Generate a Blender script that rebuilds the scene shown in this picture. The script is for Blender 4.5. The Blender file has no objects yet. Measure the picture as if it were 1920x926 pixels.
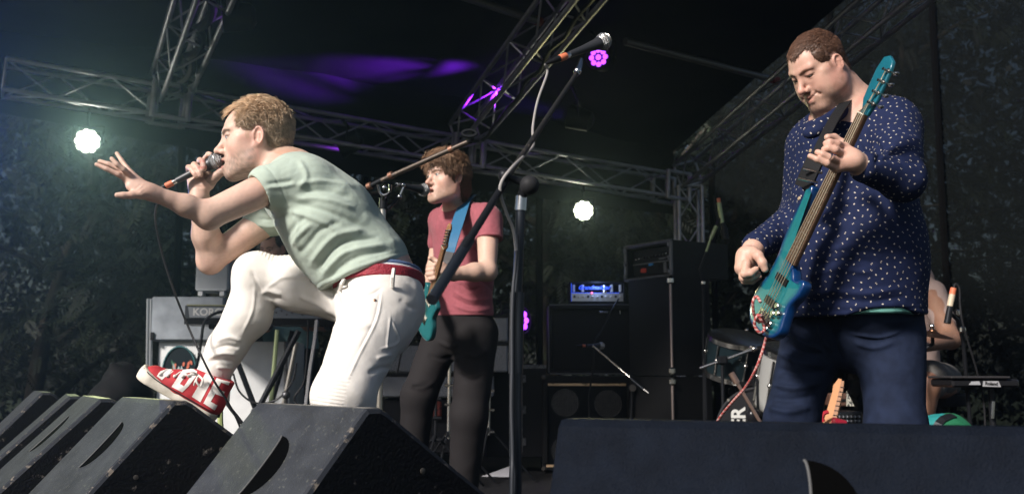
import bpy, math, random
import numpy as np
from mathutils import Vector, Matrix

# ---------------------------------------------------------------- camera
scene = bpy.context.scene
COL = scene.collection
FPX = 1867.0                       # focal length in pixels of the 1920 wide photograph
PITCH = math.radians(7.02)
CAM_H = 0.70                       # above the stage deck (z = 0)
cam_data = bpy.data.cameras.new('camera')
cam = bpy.data.objects.new('camera', cam_data)
COL.objects.link(cam)
cam.location = (0, 0, CAM_H)
cam.rotation_euler = (math.pi / 2 + PITCH, 0, 0)
cam_data.sensor_width = 36.0
cam_data.lens = 36.0 * FPX / 1920.0
cam_data.clip_start = 0.05
cam_data.clip_end = 400
cam_data.dof.use_dof = True
cam_data.dof.focus_distance = 2.95
cam_data.dof.aperture_fstop = 4.8
scene.camera = cam

# ---------------------------------------------------------------- light
SUN_DIR = Vector((-0.56, -0.61, 0.56)).normalized()      # towards the sun
world = bpy.data.worlds.new('World')
scene.world = world
world.use_nodes = True
wn = world.node_tree.nodes
sky = wn.new('ShaderNodeTexSky')
sky.sky_type = 'NISHITA'
sky.sun_disc = False
sky.sun_elevation = math.asin(SUN_DIR.z)
sky.sun_rotation = math.atan2(SUN_DIR.x, SUN_DIR.y)
sky.air_density = 1.0
sky.dust_density = 2.0
bg = [n for n in wn if n.type == 'BACKGROUND'][0]
bg.inputs['Strength'].default_value = 0.05
world.node_tree.links.new(sky.outputs[0], bg.inputs[0])
sun_data = bpy.data.lights.new('sun', 'SUN')
sun_data.energy = 5.0
sun_data.angle = math.radians(9.0)
sun_data.color = (1.0, 0.935, 0.87)
sun = bpy.data.objects.new('sun', sun_data)
COL.objects.link(sun)
sun.rotation_euler = (-SUN_DIR).to_track_quat('-Z', 'Y').to_euler()

vs = scene.view_settings
vs.view_transform = 'Standard'
vs.look = 'None'
vs.exposure = 0.36
vs.gamma = 1.0
scene.cycles.use_denoising = True
scene.cycles.max_bounces = 6
scene.cycles.diffuse_bounces = 3
scene.cycles.glossy_bounces = 3
scene.cycles.transparent_max_bounces = 12
scene.cycles.volume_bounces = 0
scene.cycles.sample_clamp_indirect = 4.0
scene.cycles.caustics_reflective = False
scene.cycles.caustics_refractive = False

# ---------------------------------------------------------------- pixel <-> place
_cp, _sp = math.cos(PITCH), math.sin(PITCH)
def W(px, py, d):
    """the point at distance d (metres along +Y) seen at photo pixel px, py"""
    x = (px - 960.0) / FPX
    y = (463.0 - py) / FPX
    ry = _cp - y * _sp
    rz = _sp + y * _cp
    k = d / ry
    return Vector((x * k, d, CAM_H + rz * k))
def WA(*a):
    return np.array(W(*a), dtype=np.float64)
def project(P):
    """photo pixels of an (n,3) array of points"""
    X = P[:, 0]; Y = P[:, 1]; Z = P[:, 2] - CAM_H
    f = Y * _cp + Z * _sp
    u = -Y * _sp + Z * _cp
    return np.stack([960 + FPX * X / f, 463 - FPX * u / f], 1)

# ---------------------------------------------------------------- object helpers
def tag(o, label=None, cat=None, group=None, kind=None):
    if label: o['label'] = label
    if cat: o['category'] = cat
    if group: o['group'] = group
    if kind: o['kind'] = kind
    return o
def empty(name, loc=(0, 0, 0), label=None, cat=None, group=None, rotz=0.0):
    o = bpy.data.objects.new(name, None)
    COL.objects.link(o)
    o.location = loc
    o.rotation_euler = (0, 0, rotz)
    o.empty_display_size = 0.05
    return tag(o, label, cat, group)
def link_mesh(name, me, m=None, parent=None, world_coords=True):
    o = bpy.data.objects.new(name, me)
    COL.objects.link(o)
    if m is not None:
        for mm in (m if isinstance(m, (list, tuple)) else [m]):
            me.materials.append(mm)
    if parent is not None:
        o.parent = parent
        if world_coords:
            o.matrix_parent_inverse = world_of(parent).inverted()
    return o
def world_of(o):
    M = Matrix.LocRotScale(o.location, o.rotation_euler, o.scale)
    if o.parent is not None:
        return world_of(o.parent) @ o.matrix_parent_inverse @ M
    return M
def np_mesh(name, V, F, smooth=True, col=None):
    """mesh from numpy vertices and a list / array of faces"""
    me = bpy.data.meshes.new(name)
    V = np.asarray(V, dtype=np.float32)
    if isinstance(F, np.ndarray):
        n, k = F.shape
        me.vertices.add(len(V)); me.vertices.foreach_set('co', V.ravel())
        me.loops.add(n * k); me.loops.foreach_set('vertex_index', F.astype(np.int32).ravel())
        me.polygons.add(n)
        me.polygons.foreach_set('loop_start', np.arange(0, n * k, k, dtype=np.int32))
        me.update(calc_edges=True)
    else:
        me.from_pydata([tuple(v) for v in V.tolist()], [], [tuple(f) for f in F])
        me.update()
    if smooth:
        me.polygons.foreach_set('use_smooth', np.ones(len(me.polygons), dtype=bool))
    if col is not None:
        at = me.color_attributes.new('Col', 'FLOAT_COLOR', 'POINT')
        c = np.ones((len(V), 4), dtype=np.float32); c[:, :3] = col
        at.data.foreach_set('color', c.ravel())
    return me

class MB:
    """collects simple solids, then links them as ONE mesh object"""
    def __init__(s):
        s.v = []; s.f = []; s.mi = []
    def add(s, V, F, mi=0):
        b = len(s.v)
        s.v += [tuple(map(float, p)) for p in V]
        for f in F:
            s.f.append(tuple(i + b for i in f)); s.mi.append(mi)
        return s
    def box(s, c, size, M=None, bev=0.0, mi=0):
        c = Vector(c); hx, hy, hz = [q / 2.0 for q in size]
        if bev <= 0:
            P = [Vector((sx * hx, sy * hy, sz * hz)) for sx in (-1, 1) for sy in (-1, 1) for sz in (-1, 1)]
            F = [(0, 1, 3, 2), (4, 6, 7, 5), (0, 4, 5, 1), (2, 3, 7, 6), (0, 2, 6, 4), (1, 5, 7, 3)]
        else:
            b = min(bev, hx * .98, hy * .98, hz * .98)
            P = []; idx = {}
            def g(x, y, z):
                key = (round(x, 6), round(y, 6), round(z, 6))
                if key not in idx:
                    idx[key] = len(P); P.append(Vector((x, y, z)))
                return idx[key]
            F = []
            for ax, (h0, h1, h2) in enumerate(((hx, hy, hz), (hy, hz, hx), (hz, hx, hy))):
                def pt(a, bb, cc):
                    q = [0, 0, 0]; q[ax] = a; q[(ax + 1) % 3] = bb; q[(ax + 2) % 3] = cc
                    return g(*q)
                for sg in (-1, 1):
                    q = [pt(sg * h0, -(h1 - b), -(h2 - b)), pt(sg * h0, h1 - b, -(h2 - b)), pt(sg * h0, h1 - b, h2 - b), pt(sg * h0, -(h1 - b), h2 - b)]
                    F.append(tuple(q if sg > 0 else q[::-1]))
            for ax, (h0, h1, h2) in enumerate(((hx, hy, hz), (hy, hz, hx), (hz, hx, hy))):
                def pt(a, bb, cc):
                    q = [0, 0, 0]; q[ax] = a; q[(ax + 1) % 3] = bb; q[(ax + 2) % 3] = cc
                    return g(*q)
                for s1 in (-1, 1):
                    for s2 in (-1, 1):
                        q = [pt(-(h0 - b), s1 * h1, s2 * (h2 - b)), pt(h0 - b, s1 * h1, s2 * (h2 - b)), pt(h0 - b, s1 * (h1 - b), s2 * h2), pt(-(h0 - b), s1 * (h1 - b), s2 * h2)]
                        F.append(tuple(q if s1 * s2 < 0 else q[::-1])[::-1] if False else tuple(q if s1 * s2 > 0 else q[::-1]))
            for sx in (-1, 1):
                for sy in (-1, 1):
                    for sz in (-1, 1):
                        q = [g(sx * hx, sy * (hy - b), sz * (hz - b)), g(sx * (hx - b), sy * hy, sz * (hz - b)), g(sx * (hx - b), sy * (hy - b), sz * hz)]
                        F.append(tuple(q if sx * sy * sz > 0 else q[::-1]))
        if M is not None:
            P = [M @ p for p in P]
        return s.add([p + c for p in P], F, mi)
    def tube(s, pts, r, n=8, cap=True, mi=0, closed=False):
        pts = [Vector(p) for p in pts]
        rr = r if isinstance(r, (list, tuple)) else [r] * len(pts)
        m = len(pts)
        V = []; up = None
        for i, p in enumerate(pts):
            if closed: t = pts[(i + 1) % m] - pts[i - 1]
            else: t = pts[min(i + 1, m - 1)] - pts[max(i - 1, 0)]
            if t.length < 1e-9: t = Vector((0, 0, 1))
            t.normalize()
            if up is None:
                a = Vector((0, 0, 1)) if abs(t.z) < .9 else Vector((1, 0, 0))
                up = (a - t * a.dot(t)).normalized()
            else:
                up = up - t * up.dot(t)
                if up.length < 1e-6:
                    a = Vector((0, 0, 1)) if abs(t.z) < .9 else Vector((1, 0, 0))
                    up = a - t * a.dot(t)
                up.normalize()
            q = t.cross(up)
            for k in range(n):
                an = 2 * math.pi * k / n
                V.append(p + (up * math.cos(an) + q * math.sin(an)) * rr[i])
        F = []
        for i in range(m if closed else m - 1):
            j = (i + 1) % m
            for k in range(n):
                F.append((i * n + k, i * n + (k + 1) % n, j * n + (k + 1) % n, j * n + k))
        if cap and not closed:
            F.append(tuple(range(n))[::-1]); F.append(tuple((m - 1) * n + k for k in range(n)))
        return s.add(V, F, mi)
    def lathe(s, prof, c, axis=(0, 0, 1), n=20, mi=0):
        """prof: list of (radius, height) along axis"""
        c = Vector(c); t = Vector(axis).normalized()
        a = Vector((0, 0, 1)) if abs(t.z) < .9 else Vector((1, 0, 0))
        u = (a - t * a.dot(t)).normalized(); w = t.cross(u)
        V = []
        for (r, h) in prof:
            for k in range(n):
                an = 2 * math.pi * k / n
                V.append(c + t * h + (u * math.cos(an) + w * math.sin(an)) * max(r, 1e-5))
        F = []
        for i in range(len(prof) - 1):
            for k in range(n):
                F.append((i * n + k, i * n + (k + 1) % n, (i + 1) * n + (k + 1) % n, (i + 1) * n + k))
        F.append(tuple(range(n))[::-1]); F.append(tuple((len(prof) - 1) * n + k for k in range(n)))
        return s.add(V, F, mi)
    def sphere(s, c, r, n=14, m=8, mi=0, sc=(1, 1, 1), M=None):
        V = []; c = Vector(c)
        for i in range(m + 1):
            th = math.pi * i / m
            for k in range(n):
                an = 2 * math.pi * k / n
                p = Vector((r * sc[0] * math.sin(th) * math.cos(an), r * sc[1] * math.sin(th) * math.sin(an), r * sc[2] * math.cos(th)))
                V.append(c + (M @ p if M is not None else p))
        F = []
        for i in range(m):
            for k in range(n):
                F.append((i * n + k, (i + 1) * n + k, (i + 1) * n + (k + 1) % n, i * n + (k + 1) % n))
        return s.add(V, F, mi)
    def prism(s, poly, fn, d0, d1, mi=0):
        """poly: 2d outline; fn(u, v, d) -> point; solid between depth d0 and d1"""
        n = len(poly)
        V = [fn(u, v, d0) for u, v in poly] + [fn(u, v, d1) for u, v in poly]
        F = [tuple(range(n))[::-1], tuple(range(n, 2 * n))]
        for i in range(n):
            F.append((i, (i + 1) % n, n + (i + 1) % n, n + i))
        return s.add(V, F, mi)
    def build(s, name, m, parent=None, smooth=False, auto=None):
        me = bpy.data.meshes.new(name)
        me.from_pydata(s.v, [], s.f)
        me.update()
        if any(s.mi):
            me.polygons.foreach_set('material_index', s.mi)
        if smooth:
            me.polygons.foreach_set('use_smooth', [True] * len(me.polygons))
            if auto is None: auto = 40
            try: me.set_sharp_from_angle(angle=math.radians(auto))
            except Exception: pass
        return link_mesh(name, me, m, parent)

def catmull(pts, n=8):
    P = [np.array(p, dtype=float) for p in pts]
    P = [2 * P[0] - P[1]] + P + [2 * P[-1] - P[-2]]
    out = []
    for i in range(1, len(P) - 2):
        a, b, c, d = P[i - 1], P[i], P[i + 1], P[i + 2]
        for k in range(n):
            t = k / n
            out.append(.5 * (2 * b + (c - a) * t + (2 * a - 5 * b + 4 * c - d) * t * t + (3 * b - a - 3 * c + d) * t ** 3))
    out.append(P[-2])
    return out

# ---------------------------------------------------------------- materials
MATS = {}
def mat(name, col, rough=.6, metal=0.0, var=0.0, vscale=12.0, bump=0.0, bscale=60.0, vcol=False, sss=0.0,
        spec=None, emit=None, estr=0.0, col2=None, wear=None, coat=0.0, sheen=0.0, detail=6.0, wrinkle=0.0):
    """principled material: noise varied colour, fine relief, optional wear flecks (colour, scale, threshold)"""
    if name in MATS: return MATS[name]
    m = bpy.data.materials.new(name); m.use_nodes = True
    nt = m.node_tree; N = nt.nodes; L = nt.links
    p = N['Principled BSDF']
    p.inputs['Roughness'].default_value = rough
    p.inputs['Metallic'].default_value = metal
    if spec is None and max(col) < .035 and not vcol: spec = .16
    if spec is not None: p.inputs['Specular IOR Level'].default_value = spec
    if coat: p.inputs['Coat Weight'].default_value = coat; p.inputs['Coat Roughness'].default_value = .12
    if sheen: p.inputs['Sheen Weight'].default_value = sheen
    if sss:
        p.inputs['Subsurface Weight'].default_value = sss
        p.inputs['Subsurface Radius'].default_value = (0.012, 0.005, 0.003)
        p.inputs['Subsurface Scale'].default_value = 1.0
    tc = N.new('ShaderNodeTexCoord')
    c = (*col, 1)
    src = None
    if vcol:
        a = N.new('ShaderNodeVertexColor'); a.layer_name = 'Col'; src = a.outputs['Color']
    if var > 0 or col2 is not None:
        nz = N.new('ShaderNodeTexNoise'); nz.inputs['Scale'].default_value = vscale; nz.inputs['Detail'].default_value = detail
        L.new(tc.outputs['Object'], nz.inputs['Vector'])
        if col2 is not None:
            rp = N.new('ShaderNodeValToRGB'); rp.color_ramp.elements[0].position = .35; rp.color_ramp.elements[1].position = .65
            rp.color_ramp.elements[0].color = c; rp.color_ramp.elements[1].color = (*col2, 1)
            L.new(nz.outputs[0], rp.inputs[0]); src = rp.outputs[0]
        else:
            mx = N.new('ShaderNodeMix'); mx.data_type = 'RGBA'; mx.blend_type = 'MULTIPLY'; mx.inputs[0].default_value = 1
            mr = N.new('ShaderNodeMapRange'); mr.inputs[1].default_value = .3; mr.inputs[2].default_value = .7
            mr.inputs[3].default_value = 1 - var; mr.inputs[4].default_value = 1 + var
            L.new(nz.outputs[0], mr.inputs[0])
            if src is not None: L.new(src, mx.inputs[6])
            else: mx.inputs[6].default_value = c
            L.new(mr.outputs[0], mx.inputs[7]); src = mx.outputs[2]
    if wear is not None:
        wc, ws, wt = wear
        nz = N.new('ShaderNodeTexNoise'); nz.inputs['Scale'].default_value = ws; nz.inputs['Detail'].default_value = 9; nz.inputs['Roughness'].default_value = .72
        L.new(tc.outputs['Object'], nz.inputs['Vector'])
        rp = N.new('ShaderNodeValToRGB'); rp.color_ramp.elements[0].position = wt; rp.color_ramp.elements[1].position = min(wt + .05, 1)
        L.new(nz.outputs[0], rp.inputs[0])
        mx = N.new('ShaderNodeMix'); mx.data_type = 'RGBA'
        L.new(rp.outputs[0], mx.inputs[0])
        if src is not None: L.new(src, mx.inputs[6])
        else: mx.inputs[6].default_value = c
        mx.inputs[7].default_value = (*wc, 1); src = mx.outputs[2]
    if src is not None: L.new(src, p.inputs['Base Color'])
    else: p.inputs['Base Color'].default_value = c
    if bump > 0:
        nz = N.new('ShaderNodeTexNoise'); nz.inputs['Scale'].default_value = bscale; nz.inputs['Detail'].default_value = 4
        L.new(tc.outputs['Object'], nz.inputs['Vector'])
        b = N.new('ShaderNodeBump'); b.inputs['Strength'].default_value = bump; b.inputs['Distance'].default_value = .004
        L.new(nz.outputs[0], b.inputs['Height']); L.new(b.outputs[0], p.inputs['Normal'])
        if wrinkle > 0:
            n2 = N.new('ShaderNodeTexNoise'); n2.inputs['Scale'].default_value = 11; n2.inputs['Detail'].default_value = 2.5; n2.inputs['Distortion'].default_value = .4; n2.inputs['Roughness'].default_value = .6
            L.new(tc.outputs['Object'], n2.inputs['Vector'])
            b2 = N.new('ShaderNodeBump'); b2.inputs['Strength'].default_value = wrinkle; b2.inputs['Distance'].default_value = .03
            L.new(n2.outputs[0], b2.inputs['Height']); L.new(b2.outputs[0], b.inputs['Normal'])
    if emit is not None:
        p.inputs['Emission Color'].default_value = (*emit, 1); p.inputs['Emission Strength'].default_value = estr
    MATS[name] = m
    return m

# ---------------------------------------------------------------- smooth solid modelling (distance fields -> one continuous mesh)
def unit(v):
    v = np.asarray(v, dtype=np.float64)
    return v / (np.linalg.norm(v) + 1e-12)
def frame(fwd, up=(0, 0, 1), roll=0.0):
    """columns: right, forward, up"""
    f = unit(fwd); u = np.asarray(up, float); r = unit(np.cross(f, u)); u = np.cross(r, f)
    if roll:
        c, s = math.cos(roll), math.sin(roll)
        r, u = r * c + u * s, u * c - r * s
    return np.stack([r, f, u], 1)
class Solid:
    def __init__(s):
        s.ops = []; s.R = np.eye(3); s.t = np.zeros(3); s.sc = 1.0
    def at(s, R=None, t=(0, 0, 0), sc=1.0):
        s.R = np.eye(3) if R is None else np.asarray(R, float); s.t = np.asarray(t, float); s.sc = sc
        return s
    def P(s, p): return s.R @ (np.asarray(p, float) * s.sc) + s.t
    def rc(s, a, b, r1, r2=None, k=.02, op='u', flat=None):
        r2 = r1 if r2 is None else r2
        a = s.P(a); b = s.P(b)
        fl = None
        if flat is not None:
            fl = (unit(s.R @ np.asarray(flat[0], float)), flat[1])
        c = (a + b) / 2
        rad = np.linalg.norm(a - b) / 2 + max(r1, r2) * s.sc * (1 if fl is None else max(1, fl[1]))
        s.ops.append(('rc', op, k * s.sc, c, rad, a, b, r1 * s.sc, r2 * s.sc, fl)); return s
    def chain(s, pts, rs, k=.02, op='u', flat=None):
        for i in range(len(pts) - 1):
            s.rc(pts[i], pts[i + 1], rs[i], rs[i + 1], k, op, flat)
        return s
    def el(s, c, r, R=None, k=.02, op='u'):
        c = s.P(c); RR = s.R if R is None else s.R @ np.asarray(R, float)
        r = np.asarray(r if hasattr(r, '__len__') else (r, r, r), float) * s.sc
        s.ops.append(('el', op, k * s.sc, c, float(r.max()), RR, r)); return s
    def plane(s, p, n, k=.004, reach=9.0):
        """keep the side the normal points away from (within reach of p)"""
        s.ops.append(('pl', 'i', k * s.sc, s.P(p), 1e9, unit(s.R @ np.asarray(n, float)), reach)); return s
    def offset(s, d):
        s.ops.append(('of', 'o', d, np.zeros(3), 1e9)); return s
    def prim(s, o, X):
        if o[0] == 'rc':
            _, _, _, c, rad, a, b, r1, r2, fl = o
            pa = X - a; ba = b - a
            m = 1.0
            if fl is not None:
                w, f = fl
                pa = pa + np.outer(pa @ w, w) * (1 / f - 1); ba = ba + (ba @ w) * w * (1 / f - 1); m = min(1.0, f)
            h = np.clip((pa @ ba) / (ba @ ba + 1e-12), 0, 1)
            q = pa - h[:, None] * ba
            return (np.sqrt(np.einsum('ij,ij->i', q, q)) - (r1 + (r2 - r1) * h)) * m
        if o[0] == 'el':
            _, _, _, c, rad, R, r = o
            q = (X - c) @ R
            k0 = np.sqrt((((q / r) ** 2)).sum(1)); k1 = np.sqrt((((q / (r * r)) ** 2)).sum(1)) + 1e-9
            return k0 * (k0 - 1) / k1
        if o[0] == 'pl':
            e = (X - o[3]) @ o[5]
            if o[6] < 5: e = np.where(((X - o[3]) ** 2).sum(1) < o[6] ** 2, e, -1.0)
            return e
    def eval(s, X, c=None, rad=None):
        d = np.full(len(X), 0.2)
        for o in s.ops:
            k = max(o[2], 1e-5)
            if o[1] == 'o':
                d = d - o[2]; continue
            if c is not None and o[0] != 'pl':
                if np.linalg.norm(o[3] - c) - o[4] - rad > k + .05: continue
            e = s.prim(o, X)
            if o[1] == 'u':
                h = np.clip(.5 + .5 * (e - d) / k, 0, 1); d = e * (1 - h) + d * h - k * h * (1 - h)
            elif o[1] == 's':
                h = np.clip(.5 - .5 * (d + e) / k, 0, 1); d = d * (1 - h) - e * h + k * h * (1 - h)
            elif o[1] == 'i':
                h = np.clip(.5 - .5 * (e - d) / k, 0, 1); d = e * (1 - h) + d * h + k * h * (1 - h)
        return d
    def mesh(s, vox=.003, N=12, smooth=1, pad=.012):
        lo = np.min([o[3] - o[4] for o in s.ops if o[4] < 1e8 and o[1] == 'u'], 0) - pad
        hi = np.max([o[3] + o[4] for o in s.ops if o[4] < 1e8 and o[1] == 'u'], 0) + pad
        bs = vox * N
        nb = np.ceil((hi - lo) / bs).astype(int)
        I = np.stack(np.meshgrid(*[np.arange(n) for n in nb], indexing='ij'), -1).reshape(-1, 3)
        C = lo + (I + .5) * bs
        keep = []
        for q in range(0, len(C), 60000):
            dd = s.eval(C[q:q + 60000])
            keep.append(np.abs(dd) < bs * 0.87 * 1.7 + .004)
        I = I[np.concatenate(keep)]
        G = np.array(nb) * N + 4
        ar = np.arange(N + 1)
        loc = np.stack(np.meshgrid(ar, ar, ar, indexing='ij'), -1).reshape(-1, 3)
        rad = bs * .87
        vid = []; vpos = []; quads = []
        def gid(a): return (a[..., 0].astype(np.int64) * G[1] + a[..., 1]) * G[2] + a[..., 2]
        off = [(np.array([0, 1, 0]), np.array([0, 0, 1])), (np.array([0, 0, 1]), np.array([1, 0, 0])), (np.array([1, 0, 0]), np.array([0, 1, 0]))]
        for b in I:
            base = b * N
            X = lo + (base + loc) * vox
            c = lo + (b + .5) * bs
            D = s.eval(X, c, rad).reshape(N + 1, N + 1, N + 1)
            if D.min() > 0 or D.max() < 0: continue
            S = D < 0
            cnt = np.zeros((N, N, N), int); acc = np.zeros((N, N, N, 3))
            for dx in (0, 1):
                for dy in (0, 1):
                    for (ax, sl0, sl1) in ((0, None, None), (1, None, None), (2, None, None)):
                        if ax == 0:
                            A = D[:-1, dx:N + dx, dy:N + dy]; B = D[1:, dx:N + dx, dy:N + dy]; o_ = (0, dx, dy)
                        elif ax == 1:
                            A = D[dx:N + dx, :-1, dy:N + dy]; B = D[dx:N + dx, 1:, dy:N + dy]; o_ = (dx, 0, dy)
                        else:
                            A = D[dx:N + dx, dy:N + dy, :-1]; B = D[dx:N + dx, dy:N + dy, 1:]; o_ = (dx, dy, 0)
                        ch = (A < 0) != (B < 0)
                        if not ch.any(): continue
                        t = A / (A - B + 1e-20)
                        cnt += ch
                        for a2 in range(3):
                            acc[..., a2] += np.where(ch, (t if a2 == ax else o_[a2]), 0)
            act = np.argwhere(cnt > 0)
            if len(act) == 0: continue
            pos = acc[act[:, 0], act[:, 1], act[:, 2]] / cnt[act[:, 0], act[:, 1], act[:, 2]][:, None]
            vid.append(gid(base + act)); vpos.append(lo + (base + act + pos) * vox)
            for ax in range(3):
                if ax == 0: A = S[:-1, :N, :N]; B = S[1:, :N, :N]
                elif ax == 1: A = S[:N, :-1, :N]; B = S[:N, 1:, :N]
                else: A = S[:N, :N, :-1]; B = S[:N, :N, 1:]
                e = np.argwhere(A != B)
                if len(e) == 0: continue
                ins = A[e[:, 0], e[:, 1], e[:, 2]]
                g = base + e
                u, v = off[ax]
                q = np.stack([gid(g), gid(g - u), gid(g - u - v), gid(g - v)], 1)
                q[~ins] = q[~ins][:, ::-1]
                quads.append(q)
        vid = np.concatenate(vid); vpos = np.concatenate(vpos); quads = np.concatenate(quads)
        o = np.argsort(vid); vid = vid[o]; vpos = vpos[o]
        ix = np.searchsorted(vid, quads); ix = np.clip(ix, 0, len(vid) - 1)
        ok = (vid[ix] == quads).all(1)
        Fq = ix[ok]
        V = vpos
        for _ in range(smooth): V = relax(V, Fq, .5)
        return V, Fq
def relax(V, F, lam=.5):
    n = len(V); acc = np.zeros((n, 3)); cnt = np.zeros(n)
    for i in range(F.shape[1]):
        a = F[:, i]; b = F[:, (i + 1) % F.shape[1]]
        for c in range(3):
            acc[:, c] += np.bincount(a, V[b, c], n) + np.bincount(b, V[a, c], n)
        cnt += np.bincount(a, minlength=n) + np.bincount(b, minlength=n)
    ok = cnt > 0
    out = V.copy(); out[ok] = V[ok] * (1 - lam) + lam * acc[ok] / cnt[ok][:, None]
    return out
def normals(V, F):
    n = np.cross(V[F[:, 2]] - V[F[:, 0]], V[F[:, 3]] - V[F[:, 1]])
    out = np.zeros_like(V)
    for i in range(4):
        for c in range(3):
            out[:, c] += np.bincount(F[:, i], n[:, c], len(V))
    return out / (np.linalg.norm(out, axis=1)[:, None] + 1e-12)
CAMP = np.array([0, 0, CAM_H])
def seg_dist(Q, poly):
    """distance (and end fade) of 2d points to a polyline"""
    best = np.full(len(Q), 1e9); tt = np.zeros(len(Q))
    L = [0]
    for a, b in zip(poly[:-1], poly[1:]): L.append(L[-1] + math.hypot(b[0] - a[0], b[1] - a[1]))
    for i, (a, b) in enumerate(zip(poly[:-1], poly[1:])):
        a = np.array(a, float); b = np.array(b, float); ba = b - a
        h = np.clip(((Q - a) @ ba) / (ba @ ba + 1e-9), 0, 1)
        d = np.linalg.norm(Q - a - h[:, None] * ba, axis=1)
        m = d < best
        best[m] = d[m]; tt[m] = (L[i] + h[m] * (L[i + 1] - L[i])) / L[-1]
    return best, tt
def folds(V, F, lines, gain=1.0):
    """cloth folds: (polyline, width, height) raised (or sunk when negative) along the surface normal"""
    n = normals(V, F); Q = project(V)
    view = V - CAMP; view /= np.linalg.norm(view, axis=1)[:, None]
    face = np.clip(-(n * view).sum(1) * 2.5 + .25, 0, 1)
    d = np.zeros(len(V))
    for poly, w, h in lines:
        xs = [p[0] for p in poly]; ys = [p[1] for p in poly]
        m = (Q[:, 0] > min(xs) - 3 * w) & (Q[:, 0] < max(xs) + 3 * w) & (Q[:, 1] > min(ys) - 3 * w) & (Q[:, 1] < max(ys) + 3 * w)
        if not m.any(): continue
        pl = poly if len(poly) < 3 else [tuple(q) for q in catmull(poly, 4)]
        dd, t = seg_dist(Q[m], pl)
        fade = np.clip(np.minimum(t, 1 - t) * 6 + .12, 0, 1)
        d[m] += h * np.exp(-(dd / w) ** 2) * fade
    return V + n * (d * face * gain)[:, None]
def wave_noise(V, scale, seed=0, octaves=3):
    rs = np.random.RandomState(seed); out = np.zeros(len(V)); amp = 1.0
    for o in range(octaves):
        for _ in range(5):
            k = rs.normal(size=3) * scale * (2 ** o); out += amp * np.sin(V @ k + rs.uniform(0, 6.28)) / 5
        amp *= .5
    return out
def cloth_noise(V, F, amp, scale, seed=0):
    return V + normals(V, F) * (wave_noise(V, scale, seed) * amp)[:, None]
def hem(V, F, p, n, off=.016, amp=-.0016, w=.0030, reach=9.0):
    """stitched groove running parallel to a hem"""
    d = (V - np.asarray(p)) @ unit(n); m = np.linalg.norm(V - np.asarray(p), axis=1) < reach
    return V + normals(V, F) * (amp * np.exp(-((d + off) / w) ** 2) * m)[:, None]
def solid_object(name, V, F, m, parent, col=None):
    return link_mesh(name, np_mesh(name, V, F, True, col), m, parent)
def blob(c, x, r, soft):
    """1 inside radius r of c, fading to 0 over soft"""
    return np.clip(1 - (np.linalg.norm((x - np.asarray(c)) , axis=1) - r) / soft, 0, 1)

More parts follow.
